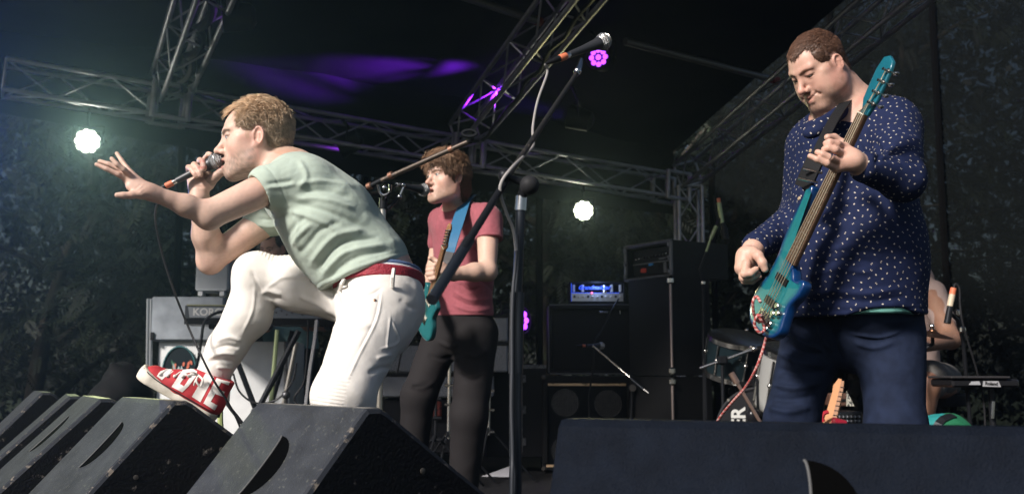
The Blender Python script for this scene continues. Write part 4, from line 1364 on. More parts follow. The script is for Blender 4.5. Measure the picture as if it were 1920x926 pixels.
    solid_object('jeans', V, F, mat('dark_denim', (.011, .017, .038), .85, spec=.15, wrinkle=.22, var=.25, vscale=30, bump=.35, bscale=600), root)
    shm = mat('black_leather', (.012, .011, .011), .4)
    for (x, d) in ((1500, 3.08), (1680, 2.90)):
        hl = WA(x, 1150, d); hl[2] = .004
        shoe(root, hl, hl + fwd * .29, np.array([0, 0, 1.0]), .105, shm, shm, height=.07)
    # ---- the bass guitar
    br = WA(1430, 590, 2.72); nu = WA(1612, 212, 2.50)
    bo = [(-.066, -.02), (-.06, -.08), (-.02, -.125), (.05, -.135), (.12, -.112), (.20, -.105), (.30, -.120), (.42, -.122), (.49, -.108), (.485, -.085), (.40, -.070), (.30, -.056), (.25, -.038), (.20, .036), (.175, .068), (.195, .105), (.185, .130), (.14, .130), (.09, .108), (.04, .115), (-.01, .125), (-.05, .09), (-.066, .03)]
    ho = [(0, -.021), (.02, -.026), (.05, -.045), (.10, -.050), (.16, -.052), (.205, -.040), (.215, -.010), (.20, .020), (.175, .030), (.12, .034), (.06, .036), (.02, .025), (0, .021)]
    cols = dict(cat='bass guitar', neck=(.17, .085, .045), board=(.10, .055, .035), heel=.22, head=None, headc=(.010, .115, .16), gauge=(.0013, .0022))
    _, fn, s = stringed('bass_guitar', 'teal and blue burst bass guitar held by the man in the spotted navy shirt', br, nu, (-.86, -.34, .28), bo, 4,
             ((.010, .135, .150), (.002, .028, .110)), (.042, .066), .80, ho, cols, [(.045, .028, 1), (.085, .027, 1), (.125, .026, 1), (.165, .024, 1)], pick=((.055, .085, .026), (.150, .085, .026)), knobs=((.065, .062), (.045, .085), (.032, .058), (-.005, .070), (-.030, .060)))
    bass = bpy.data.objects['bass_guitar']
    st = mat('black_webbing', (.012, .012, .013), .7, bump=.5, bscale=300)
    p = [fn(.475, -.10, .01), WA(1512, 345, 2.70), WA(1522, 318, 2.68), WA(1545, 262, 2.70), WA(1570, 215, 2.78), WA(1592, 185, 2.86), WA(1610, 165, 2.97)]
    ribbon(catmull(p, 5), [np.array([-.5, -.8, .25])] * 31, .030, .004).build('strap', st, bass)
    b = ribbon([WA(1507, 352, 2.69), WA(1522, 318, 2.67), WA(1532, 296, 2.675)], [np.array([-.5, -.8, .25])] * 3, .048, .010); b.build('strap_pad', st, bass)
    for (y0) in (340, 322):
        b = MB(); xx = 1512 + (345 - y0) * .5; c = WA(xx, y0, 2.655); b.tube([c + np.array([-.026, 0, .008]), c + np.array([.026, 0, -.004])], .0035, 6); b.build('buckle', mat('bright_metal', (.62, .60, .56), .25, 1.0), bass)
    return root

def build_bass_cable():
    pts = catmull([WA(1424, 604, 2.70), WA(1414, 590, 2.68), WA(1412, 565, 2.66), WA(1419, 556, 2.66), WA(1426, 566, 2.64)][::-1] + [WA(1420, 590, 2.68), WA(1430, 605, 2.68), WA(1433, 619, 2.68), WA(1424, 623, 2.67), WA(1415, 610, 2.67), WA(1418, 595, 2.66), WA(1428, 592, 2.66),
        WA(1434, 606, 2.70), WA(1439, 618, 2.72), WA(1432, 650, 2.72), WA(1418, 690, 2.74), WA(1398, 725, 2.80), WA(1370, 757, 2.86), WA(1344, 792, 2.95), WA(1320, 850, 3.0), WA(1300, 1080, 3.1), WA(1200, 1120, 3.1)], 14)
    n = 8; b = MB(); b.tube(pts, .0042, n, cap=True)
    V = np.array(b.v); col = np.zeros((len(V), 3)); i = np.arange(len(V)); ring = i // n; k = i % n
    seg = np.concatenate([[0], np.cumsum(np.linalg.norm(np.diff(np.array(pts), axis=0), axis=1))])
    # resample colour by arc length: braid of red with pale flecks
    s = seg[np.minimum(ring, len(seg) - 1)]
    ph = (s / .012 + k / n) % 1.0
    col[:] = (.36, .05, .05); col[ph < .35] = (.62, .42, .38)
    me = np_mesh('instrument_cable', V, b.f, True, col)
    o = link_mesh('instrument_cable', me, mat('braided_cable', (.4, .1, .1), .6, vcol=True))
    tag(o, 'red and white braided cable hanging from the bass guitar to the deck', 'cable')

# ---------------------------------------------------------------- the guitarist
def build_guitarist():
    D = 4.8
    root = person_root('man in dusky pink T-shirt singing at a microphone while playing a teal electric guitar', None, W(850, 1010, 4.85))
    skin = mat('skin', (.5, .3, .2), .48, vcol=True, sss=.12, bump=.3, bscale=520, spec=.45)
    R = frame((-.75, -.66, .02), (-.04, 0, 1)); t = WA(838, 338, 4.75); hs = 1.02
    pr = dict(mouth=.011, stubble=.50, beard=(.20, .12, .08), brows=(.16, .09, .05), hair=(.09, .048, .028), hair2=(.55, .34, .21), hair_side=(.12, .062, .036),
              hairline=.060, recede=.004, side=.000, nape=.075, burn=-.020, scalp=(.15, .08, .05), lid=.0012)
    S = Solid()
    nb = WA(858, 398, 4.88)
    head_ops(S, R, t, hs, mouth=.011, nose=1.0, lid=.0012, neck_to=nb, neck_r=(.056, .066))
    S.at()
    lat = unit((.60, -.80, 0)); fwd = unit((-.80, -.60, 0))
    S.rc(WA(862, 420, 4.9), WA(868, 560, 4.9), .10, .11, k=.05, flat=(lat, 1.3))
    sh, el, wr = WA(915, 412, 4.72), WA(914, 508, 4.58), WA(850, 514, 4.48)
    S.rc(sh, el, .058, .041, k=.03); S.el(el + np.array([.004, 0, -.008]), .037, k=.02)
    S.rc(el, el * .6 + wr * .4, .042, .041, k=.02); S.rc(el * .6 + wr * .4, wr, .041, .028, k=.02)
    sh2, el2, wr2 = WA(830, 420, 5.06), WA(816, 505, 5.08), WA(799, 545, 4.74)
    S.rc(sh2, el2, .054, .041, k=.03); S.rc(el2, wr2, .042, .029, k=.03)
    h = lambda x, y, d: WA(x, y, d)
    S.rc(wr, h(834, 510, 4.45), .031, .030, k=.014)
    for i, (y, x1, x2) in enumerate(((496, 829, 806), (504, 827, 802), (512, 826, 802), (520, 828, 806))):
        S.rc(h(838, 508 + i * 2, 4.45), h(x1, y, 4.43), .024, .0145, k=.012)
        finger(S, [h(x1, y, 4.43), h((x1 + x2) / 2 - 2, y + 1, 4.405), h(x2, y + 2.5, 4.42), h(x2 + 3, y + 4.5, 4.46)], .0125, .0095, k=.003)
    finger(S, [h(838, 502, 4.47), h(826, 494, 4.52), h(812, 486, 4.53), h(806, 484, 4.52)], .0140, .0100, k=.008)
    S.rc(wr2, h(796, 565, 4.66), .030, .030, k=.014)
    for i in range(4): finger(S, [h(794 - i * 1, 563 + i * 3, 4.65), h(788 - i, 574 + i * 3, 4.63), h(786, 584 + i * 3, 4.64)], .011, .008, k=.003)
    V, F = S.mesh(.0042, smooth=1)
    col = skin_colour(V, normals(V, F), [(R, t, hs, pr)], base=(.60, .40, .31), red=(.58, .26, .20), seed=17)
    solid_object('body', V, F, skin, root, col)
    eyes(root, R, t, hs, (.12, 1, .08), (.13, .16, .16))
    hm = mat('hair', (.3, .2, .1), .5, vcol=True, spec=.35)
    def flow(q):
        f = np.zeros_like(q); top = q[:, 2] > .07
        fr = q[:, 1] > .03
        f[:, 0] = np.where(top & fr, -.9, 0); f[:, 1] = np.where(top, np.where(fr, .5, .5), -.5); f[:, 2] = np.where(top, -.15, -1.0)
        return f
    def extra(S):
        S.el((0, -.005, .050), (.080, .100, .084), k=.02); S.el((0, .055, .080), (.062, .045, .032), k=.02)
        for sx in (-1, 1): S.el((sx * .068, -.015, .02), (.018, .055, .055), k=.02)
        S.el((0, -.070, -.030), (.062, .040, .065), k=.03)
    hair(root, R, t, hs, pr, hm, thick=.012, n_strands=12000, length=.050, curl=.5, lift=.5, width=.0014, flow=flow, seed=12, lumps=.005, lscale=70, extra=extra)
    # ---- T-shirt
    S = Solid()
    S.rc(WA(864, 430, 4.9), WA(868, 520, 4.9), .128, .126, k=.05, flat=(lat, 1.36))
    S.rc(WA(868, 520, 4.9), WA(872, 640, 4.9), .126, .135, k=.05, flat=(lat, 1.28))
    S.rc(WA(908, 408, 4.75), WA(826, 412, 5.02), .070, .062, k=.06)
    S.rc(WA(860, 396, 4.9), WA(862, 420, 4.9), .07, .10, k=.06)
    S.rc(WA(912, 414, 4.73), WA(918, 452, 4.66), .080, .066, k=.03)
    S.rc(WA(832, 418, 5.05), WA(824, 455, 5.07), .068, .060, k=.03)
    S.plane(WA(868, 592, 4.9), (0, .05, -1), k=.006)
    S.plane(WA(919, 449, 4.66), (.0, -.25, -1), k=.004, reach=.12)
    S.rc(WA(855, 388, 4.88), WA(838, 345, 4.76), .066, .085, k=.006, op='s')
    V, F = S.mesh(.0055, smooth=2); V = cloth_noise(V, F, .003, 18, 41)
    fl = [([(885, 395), (882, 425), (895, 448)], 3, -.007), ([(892, 440), (880, 446), (862, 450)], 2.5, .007), ([(893, 450), (880, 455), (860, 459)], 2.5, -.007), ([(895, 460), (880, 465), (862, 466)], 2.5, .006),
          ([(850, 545), (880, 562), (925, 560)], 3, .006), ([(846, 555), (880, 572), (928, 570)], 3, -.006), ([(850, 572), (885, 583), (925, 578)], 3, .006), ([(900, 525), (920, 540), (932, 560)], 3, -.006),
          ([(860, 530), (880, 545), (900, 540)], 3, -.005), ([(820, 400), (835, 430), (830, 470)], 4, .004)]
    V = folds(V, F, fl); V = hem(V, F, WA(868, 592, 4.9), (0, .05, -1)); V = hem(V, F, WA(919, 449, 4.66), (0, -.25, -1), reach=.13)
    pink = mat('dusky_pink_cotton', (.30, .075, .095), .85, var=.10, vscale=60, bump=.3, bscale=600, sheen=.1, wrinkle=.25)
    ts = solid_object('t_shirt', V, F, pink, root)
    # ---- trousers
    S = Solid()
    S.rc(WA(868, 592, 4.9), WA(866, 625, 4.92), .122, .128, k=.05, flat=(lat, 1.25))
    S.rc(WA(832, 625, 4.95), WA(785, 740, 4.85), .098, .080, k=.04)
    S.rc(WA(785, 740, 4.85), WA(760, 985, 4.95), .080, .062, k=.04)
    S.rc(WA(895, 625, 4.85), WA(880, 780, 4.80), .104, .086, k=.04)
    S.rc(WA(880, 780, 4.80), WA(862, 985, 4.88), .086, .066, k=.04)
    S.plane(WA(868, 584, 4.9), (0, 0, 1), k=.004, reach=.3)
    V, F = S.mesh(.0065, smooth=2); V = cloth_noise(V, F, .003, 18, 51)
    V = folds(V, F, [([(820, 640), (845, 650), (860, 645)], 4, .007), ([(800, 665), (830, 672), (860, 665)], 4, -.006), ([(870, 660), (890, 668), (915, 655)], 4, .006), ([(860, 700), (885, 712), (905, 705)], 4, -.006), ([(765, 720), (790, 728), (815, 715)], 4, .006)])
    solid_object('trousers', V, F, mat('black_denim', (.005, .0045, .0045), .85, spec=.06, wrinkle=.25, var=.2, vscale=20, bump=.3, bscale=300), root)
    shm = mat('black_leather', (.012, .011, .011), .4)
    for (x, d) in ((760, 4.97), (862, 4.9)):
        hl = WA(x, 1000, d); hl[2] = .004
        shoe(root, hl, hl + fwd * .28, np.array([0, 0, 1.0]), .10, shm, shm, height=.08)
    # ---- guitar
    br = WA(792, 598, 4.56); nu = WA(829, 464, 4.30)
    bo = [(-.14, -.02), (-.13, -.10), (-.08, -.155), (0, -.160), (.07, -.125), (.12, -.105), (.17, -.115), (.215, -.135), (.245, -.120), (.245, -.080), (.215, -.050), (.205, -.030), (.225, .030), (.23, .080), (.20, .125), (.14, .115), (.09, .110), (.03, .150), (-.05, .160), (-.11, .120), (-.135, .05)]
    ho = [(0, -.021), (.02, -.030), (.05, -.032), (.10, -.038), (.15, -.040), (.185, -.028), (.19, -.005), (.17, .015), (.12, .012), (.05, .018), (.025, .030), (0, .021)]
    cream = mat('cream_plastic', (.62, .58, .48), .4)
    cols = dict(cat='electric guitar', neck=(.30, .135, .055), board=(.34, .16, .07), heel=.17, head=1, headc=None, gauge=(.0008, .0012), pick=cream)
    _, fn, s = stringed('electric_guitar', 'teal electric guitar with maple neck played by the man in the dusky pink T-shirt', br, nu, (-.74, -.64, .14), bo, 6,
             ((.020, .16, .17), (.012, .105, .115)), (.042, .056), .648, ho, cols, [(.03 + .024 * i, .012 - .001 * i, -1) for i in range(6)], pick=((.03, .08, .02), (.15, .07, .02)), knobs=((-.06, -.10), (-.02, -.115)))
    g = bpy.data.objects['electric_guitar']
    blue = mat('blue_webbing', (.015, .115, .235), .6, bump=.3, bscale=300)
    p = [WA(836, 492, 4.60), WA(846, 455, 4.60), WA(858, 420, 4.66), WA(868, 390, 4.74), WA(876, 376, 4.84), WA(884, 374, 4.95)]
    ribbon(catmull(p, 4), [np.array([-.45, -.85, .25])] * 21, .070, .004).build('strap', blue, g)
    ribbon([WA(833, 503, 4.585), WA(837, 488, 4.590), WA(841, 472, 4.590)], [np.array([-.45, -.85, .25])] * 3, [.028, .062, .066], .005).build('strap_end', mat('dark_leather', (.035, .032, .035), .6, bump=.3), g)
    b = MB(); b.tube(catmull([fn(-.135, -.05, .02), WA(766, 645, 4.6), WA(755, 652, 4.62), WA(745, 700, 4.7)], 6), .004, 8); o = b.build('guitar_lead', mat('black_cable', (.012, .012, .013), .5), None, True)
    tag(o, 'black lead plugged into the teal electric guitar', 'cable')
    return root

# ---------------------------------------------------------------- the place: ground, deck, roof, trusses, trees
def build_setting():
    b = MB(); b.box((0, 12, -1.25), (160, 160, .1)); o = b.build('ground', mat('trampled_grass', (.035, .05, .02), .95, var=.4, vscale=3, bump=.4, bscale=20)); o['kind'] = 'structure'
    deck = empty('stage_floor', (0, 6, 0)); deck['kind'] = 'structure'
    ply = mat('black_stage_ply', (.016, .016, .017), .55, var=.35, vscale=5, bump=.3, bscale=120, wear=((.06, .055, .05), 9, .66))
    first = None
    for i in range(9):
        for j in range(6):
            cx, cy = -8 + i * 2.0 + (0), 1.55 + j * 2.0
            if first is None:
                b = MB(); b.box((0, 0, 0), (1.992, 1.992, .05), bev=.004); first = b.build('deck_panel', ply, deck, True); o = first
            else:
                o = first.copy(); COL.objects.link(o)
            o.location = (cx, cy, -.026 - (i + j) % 2 * .0015)
    b = MB(); b.box((0, .50, -.6), (18, .04, 1.1)); b.box((-9.02, 6.5, -.6), (.04, 12, 1.1)); b.box((9.02, 6.5, -.6), (.04, 12, 1.1)); b.build('skirt', mat('black_cloth', (.010, .010, .011), .9, bump=.3, bscale=200), deck)
    # low platform carrying the monitors
    b = MB()
    poly = [(-3.9, 4.2), (-2.2, 5.6), (.5, 2.9), (2.6, 2.0), (2.6, .62), (.2, .62)]
    V = [Vector((x, y, z)) for z in (.002, .258) for x, y in poly]; n = len(poly)
    F = [tuple(range(n)), tuple(range(n, 2 * n))[::-1]] + [(i, n + i, n + (i + 1) % n, (i + 1) % n) for i in range(n)]
    poly2 = [(-3.0, 3.4), (-2.35, 4.35), (-.62, 2.62), (.2, 1.98), (1.9, 1.98), (1.9, .62), (.1, .62)]
    b = MB(); n = len(poly2); V = [Vector((x, y, z)) for z in (.002, .258) for x, y in poly2]
    b.add(V, [tuple(range(n)), tuple(range(n, 2 * n))[::-1]] + [(i, n + i, n + (i + 1) % n, (i + 1) % n) for i in range(n)])
    o = b.build('monitor_platform', mat('black_cloth', (.010, .010, .011), .9)); tag(o, 'low black platform along the stage front under the monitor wedges', 'platform')

def tube_obj(name, a, b_, r, m, parent, n=8):
    b = MB(); b.tube([a, b_], r, n); return b.build(name, m, parent, True)
def truss(p0, p1, label, size=.24, bay=.40, up=(0, 0, 1), rc=.0205, rb=.0080, group='roof trusses', ends=True, name='truss'):
    p0 = np.array(p0); p1 = np.array(p1); A = unit(p1 - p0); L = np.linalg.norm(p1 - p0)
    s = unit(np.cross(A, up)); u = np.cross(s, A); h = size / 2
    root = empty(name, p0, label, 'truss', group)
    alu = mat('truss_aluminium', (.46, .46, .51), .45, .6, var=.2, vscale=9)
    cor = [s * h + u * h, -s * h + u * h, -s * h - u * h, s * h - u * h]
    for c in cor: tube_obj('chord', p0 + c, p1 + c, rc, alu, root, 10)
    n = max(2, int(round(L / bay)))
    for f in range(4):
        a, b_ = cor[f], cor[(f + 1) % 4]
        for i in range(n):
            q0 = p0 + A * (L * i / n); q1 = p0 + A * (L * (i + 1) / n)
            if (i + f) % 2: a_, c_ = b_, a
            else: a_, c_ = a, b_
            tube_obj('brace', q0 + a_, q1 + c_, rb, alu, root, 6)
        if ends:
            for q in (p0, p1): tube_obj('end_brace', q + a, q + b_, rb * 1.3, alu, root, 6)
    return root
def coupler(c, A, label, size=.27):
    root = empty('truss_coupler', c, label, 'truss corner', 'truss couplers')
    alu = mat('truss_aluminium', (.46, .46, .51), .45, .6)
    A = unit(A); s = unit(np.cross(A, (0, 0, 1))); u = np.cross(s, A); h = size / 2
    for i in (-1, 1):
        for j in (-1, 1):
            tube_obj('post', np.array(c) + A * i * h + s * j * h - u * h * 1.1, np.array(c) + A * i * h + s * j * h + u * h * 1.1, .026, alu, root, 10)
            tube_obj('rail', np.array(c) + s * i * h + u * j * h - A * h, np.array(c) + s * i * h + u * j * h + A * h, .023, alu, root, 10)
    return root
TARP = {}
def build_roof():
    Lb = WA(8, 146, 7.4); Rb = WA(1258, 352, 10.2)
    def at(px):   # point of the back truss line over image column px
        t0, t1 = 0.0, 1.0
        for _ in range(40):
            t = (t0 + t1) / 2; p = Lb + (Rb - Lb) * t
            if project(p[None])[0, 0] < px: t0 = t
            else: t1 = t
        return p
    A = unit(Rb - Lb)
    truss(Lb, at(292), 'left end of the back roof truss, tinted blue above the bright lamp', group=None)
    truss(at(342), at(838), 'middle back roof truss passing behind the singer and the guitarist', group=None)
    truss(at(900), at(1238), 'right back roof truss above the small bright lamp', group=None)
    coupler(at(317), A, 'truss corner block at the left where a roof truss meets the back truss')
    coupler(at(869), A, 'truss corner block above the guitarist where a roof truss meets the back truss')
    coupler(Rb, A, 'truss corner block on top of the truss tower at the back right')
    truss(WA(322, 158, 7.95), WA(438, -160, 4.9), 'steep roof truss above the singer with a black cable wound along it', up=(1, 0, .3), group=None)
    truss(WA(873, 250, 9.1), WA(1195, -160, 5.1), 'roof truss climbing over the middle of the stage past the purple lamp', up=(1, 0, .3), group=None)
    truss(WA(1290, 326, 10.2), WA(1805, -108, 5.6), 'right roof truss climbing behind the bassist with a bright lower edge', up=(1, 0, .3), group=None)
    truss(WA(1290, 352, 10.2), WA(1290, 352, 10.2) * (1, 1, 0) + np.array([0, 0, .0]), 'upright truss tower standing at the back right behind the rack case', up=(0, 1, 0), bay=.36, name='truss_tower', group=None)
    blk = mat('black_cable', (.012, .012, .013), .5)
    b = MB(); P = []
    p0, p1 = WA(340, 172, 7.8), WA(455, -160, 4.8)
    for i in range(60):
        t = i / 59; a = t * 34; P.append(p0 + (p1 - p0) * t + np.array([.035 * math.cos(a), -.03, .035 * math.sin(a)]))
    b.tube(P, .030, 7); o = b.build('multicore_cable', mat('black_rubber', (.02, .02, .022), .6), None, True); tag(o, 'thick black cable wound along the steep roof truss above the singer', 'cable')
    b = MB(); P = []
    p0, p1 = WA(905, 262, 8.95), WA(1175, -90, 5.35)
    for i in range(60):
        t = i / 59; P.append(p0 + (p1 - p0) * t + np.array([.012 * math.sin(t * 40), -.05, -.03 + .012 * math.cos(t * 31)]))
    b.tube(P, .016, 7); o = b.build('multicore_cable', mat('black_rubber', (.02, .02, .022), .6), None, True); tag(o, 'thick black cable strapped under the roof truss over the middle of the stage', 'cable')
    gm = mat('grey_pipe', (.20, .19, .19), .45, .6)
    for (a, c, lab) in ((WA(845, -14, 6.3), WA(1014, 42, 6.8), 'short grey roof pipe meeting the middle roof truss near the top edge'), (WA(1172, 78, 7.1), WA(1458, 152, 8.1), 'long grey roof pipe running to the right roof truss beside the bassist')):
        b = MB(); b.tube([a, c], .028, 10); o = b.build('roof_pipe', gm, None, True); tag(o, lab, 'pipe', 'roof pipes')
        b = MB(); e = c + (a - c) * .06; b.tube([c, e], .034, 10); b.build('clamp', mat('red_tape', (.25, .03, .02), .6), o, True)
    # the black roof sheet, sagging between the trusses
    rows = []
    back = [WA(-420, 20, 6.6), WA(-40, 88, 7.35), WA(300, 128, 8.05), WA(600, 172, 8.75), WA(850, 212, 9.3), WA(1060, 262, 9.8), WA(1262, 312, 10.5)]
    front = [WA(-1100, -560, 3.3), WA(-300, -560, 3.3), WA(400, -560, 3.4), WA(900, -560, 3.5), WA(1350, -560, 3.6), WA(1800, -560, 3.7), WA(2300, -560, 3.9)]
    ncol = 48; nrow = 26
    bk = catmull(back, 8); fr = catmull(front, 8)
    V = []
    for j in range(nrow):
        t = j / (nrow - 1)
        for i in range(len(bk)):
            u = i / (len(bk) - 1)
            p = np.array(bk[i]) * (1 - t) + np.array(fr[i]) * t
            sag = .02 * abs(math.sin(u * 6 * math.pi / 1.0)) + .004 * math.sin(u * 71 + t * 9) + .004 * math.sin(t * 40 + u * 23)
            V.append(p + np.array([0, 0, .16 - sag]))
    w = len(bk); F = [(j * w + i, j * w + i + 1, (j + 1) * w + i + 1, (j + 1) * w + i) for j in range(nrow - 1) for i in range(w - 1)]
    V = np.array(V)
    Vu = V + np.array([0, 0, .012])
    nv = len(V)
    FF = [f[::-1] for f in F] + [tuple(k + nv for k in f) for f in F]
    tarp = mat('black_tarpaulin', (.008, .0085, .0105), .9, bump=.25, bscale=7, var=.3, vscale=2, spec=.05)
    root = empty('stage_roof', V[0], 'black tarpaulin roof stretched over the stage trusses', 'roof')
    link_mesh('tarpaulin', np_mesh('tarpaulin', np.concatenate([V, Vu]), FF, True), tarp, root)
    TARP['v'] = V; TARP['f'] = F
    # valance hanging behind the back truss
    top = bk; b = MB(); VV = []
    low = [WA(-420, 150, 6.75), WA(-40, 205, 7.5), WA(300, 268, 8.2), WA(600, 318, 8.9), WA(850, 350, 9.45), WA(1060, 378, 9.95), WA(1262, 402, 10.65)]
    lw = catmull(low, 8)
    for i in range(len(top)):
        k = .03 * math.sin(i * 2.1)
        VV += [np.array(top[i]) + np.array([0, -.03, .22]), np.array(lw[i]) + np.array([0, k, 0]), np.array(lw[i]) + np.array([0, k + .01, 0]), np.array(top[i]) + np.array([0, -.02, .22])]
    F = []
    for i in range(len(top) - 1):
        for k in range(4): F.append((i * 4 + k, i * 4 + (k + 1) % 4, i * 4 + 4 + (k + 1) % 4, i * 4 + 4 + k))
    b.add(VV, F); b.build('valance', tarp, root, True)
def build_backdrop():
    """dark see-through mesh hung behind the stage"""
    m = bpy.data.materials.new('shade_mesh'); m.use_nodes = True; nt = m.node_tree; N = nt.nodes; L = nt.links
    p = N['Principled BSDF']; p.inputs['Base Color'].default_value = (.005, .006, .006, 1); p.inputs['Roughness'].default_value = .8; p.inputs['Specular IOR Level'].default_value = 0
    tr = N.new('ShaderNodeBsdfTransparent'); mx = N.new('ShaderNodeMixShader'); tc = N.new('ShaderNodeTexCoord')
    nz = N.new('ShaderNodeTexNoise'); nz.inputs['Scale'].default_value = .9; nz.inputs['Detail'].default_value = 2
    mr = N.new('ShaderNodeMapRange'); mr.inputs[3].default_value = .45; mr.inputs[4].default_value = .90
    L.new(tc.outputs['Object'], nz.inputs['Vector']); L.new(nz.outputs[0], mr.inputs[0]); L.new(mr.outputs[0], mx.inputs[0])
    L.new(tr.outputs[0], mx.inputs[1]); L.new(p.outputs[0], mx.inputs[2]); L.new(mx.outputs[0], N['Material Output'].inputs[0])
    m2 = m.copy(); m2.name = 'shade_mesh_dense'; q = [k for k in m2.node_tree.nodes if k.type == 'MAP_RANGE'][0]; q.inputs[3].default_value = .78; q.inputs[4].default_value = .985
    root = empty('backdrop_net', WA(300, 500, 8.6), 'dark see-through netting hung behind the whole stage', 'net')
    seam = mat('net_seam', (.003, .003, .003), .9, spec=.02)
    xs = [-560, -120, 347, 690, 1010, 1330, 1560, 1755, 2080]; ds = [6.9, 7.7, 8.6, 9.3, 9.9, 10.7, 10.2, 9.6, 8.6]
    for i in range(8):
        a = WA(xs[i], 200, ds[i]); c = WA(xs[i + 1], 200, ds[i + 1]); V = []; nx, nz_ = 14, 10; zt = 3.0 if i < 5 else 5.2
        for j in range(nz_ + 1):
            for k in range(nx + 1):
                t = k / nx; q = a + (c - a) * t; z = .02 + (zt - .02) * j / nz_
                V.append((q[0], q[1] + .05 * math.sin(t * 9 + i) * (1 - j / nz_ * .6), z))
        F = [(j * (nx + 1) + k, j * (nx + 1) + k + 1, (j + 1) * (nx + 1) + k + 1, (j + 1) * (nx + 1) + k) for j in range(nz_) for k in range(nx)]
        link_mesh('net_panel', np_mesh('net_panel', np.array(V), F), m if i < 5 else m2, root)
        b = MB(); b.tube([(c[0], c[1] - .03, .02), (c[0], c[1] - .03, zt)], .035, 6); b.build('seam', seam, root, True)
def tree(at, h, r, n, label, seed, leaf=(.075, .035), cols=((.022, .040, .016), (.045, .070, .028)), trunk_r=.16, low=.25, sq=.75):
    rs = np.random.RandomState(seed); at = np.array(at, float)
    root = empty('tree', at, label, 'tree', 'trees behind the stage')
    bark = mat('bark', (.045, .036, .028), .9, var=.4, vscale=8, bump=.8, bscale=30)
    b = MB(); top = at + np.array([rs.normal(0, .3), rs.normal(0, .3), h * .85])
    mid = at + np.array([rs.normal(0, .2), 0, h * .4])
    b.tube(catmull([at - np.array([0, 0, .2]), mid, top], 5), [trunk_r * (1 - .8 * i / 10) for i in range(11)], 9)
    limbs = []
    for k in range(11):
        t = rs.uniform(.25, .9); p = at + (top - at) * t; an = rs.uniform(0, 6.28)
        ln = r * rs.uniform(.6, 1.0) * (1.15 - .5 * t)
        e = p + np.array([math.cos(an) * ln, math.sin(an) * ln, ln * rs.uniform(.0, .6)])
        limbs.append((p, e)); b.tube(catmull([p, (p + e) / 2 + np.array([0, 0, .12 * ln]), e], 3), [trunk_r * .4 * (1 - .14 * i) for i in range(7)], 6)
    b.build('trunk', bark, root, True)
    # leaf sprays: each clump a fan of small leaflets
    C = []
    while len(C) < max(30, n // 260):
        p = rs.uniform(-1, 1, 3); rr = np.linalg.norm(p)
        if rr > 1 or rr < .45: continue
        C.append(at + np.array([p[0] * r, p[1] * r, h * low + (h - h * low) * (.5 + p[2] * .5)]) + rs.normal(0, .12, 3) * r * .5)
    for p, e in limbs:
        for _ in range(4): C.append(e + rs.normal(0, .2, 3) * r * .6)
    C = np.array(C); shade = rs.uniform(0, 1, len(C)) ** 2.2
    per = 16; ns = n // per                      # drooping fronds of paired leaflets
    k = rs.randint(0, len(C), ns)
    c = C[k] + rs.normal(0, 1, (ns, 3)) * np.array([.15, .15, .10]) * r * .75
    out = c - (at + np.array([0, 0, h * .6])); out[:, 2] = 0; out /= np.linalg.norm(out, axis=1)[:, None] + 1e-6
    d = out * .9 + rs.normal(0, .6, (ns, 3)); d[:, 2] = -rs.uniform(.2, 1.0, ns); d /= np.linalg.norm(d, axis=1)[:, None]
    s = np.cross(d, rs.normal(0, 1, (ns, 3)) * .5 + np.array([0, 0, 1.0])); s /= np.linalg.norm(s, axis=1)[:, None]
    ln = rs.uniform(.22, .42, (ns, 1)); V = []
    for q in range(per):
        t = (q // 2 + .5) / (per / 2); sg = 1 if q % 2 else -1
        p = c + d * ln * t + np.array([0, 0, -.10]) * ln * t * t
        a = (s * sg * .85 + d * .55) * leaf[0] * (1.15 - .5 * abs(t - .35)) * (ln / .3); a[:, 2] -= .012
        w = d * leaf[1] * .75
        V.append(np.stack([p, p + a * .45 + w, p + a, p + a * .45 - w], 1))
    V = np.stack(V, 1).reshape(-1, 3)
    F = np.arange(len(V)).reshape(-1, 4)
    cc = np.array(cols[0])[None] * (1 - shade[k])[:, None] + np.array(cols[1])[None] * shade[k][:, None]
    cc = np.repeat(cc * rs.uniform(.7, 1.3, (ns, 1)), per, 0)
    me = np_mesh('crown', V, F, False, np.repeat(cc, 4, 0))
    link_mesh('crown', me, mat('leaves', (.04, .06, .02), .6, vcol=True, spec=.3), root)
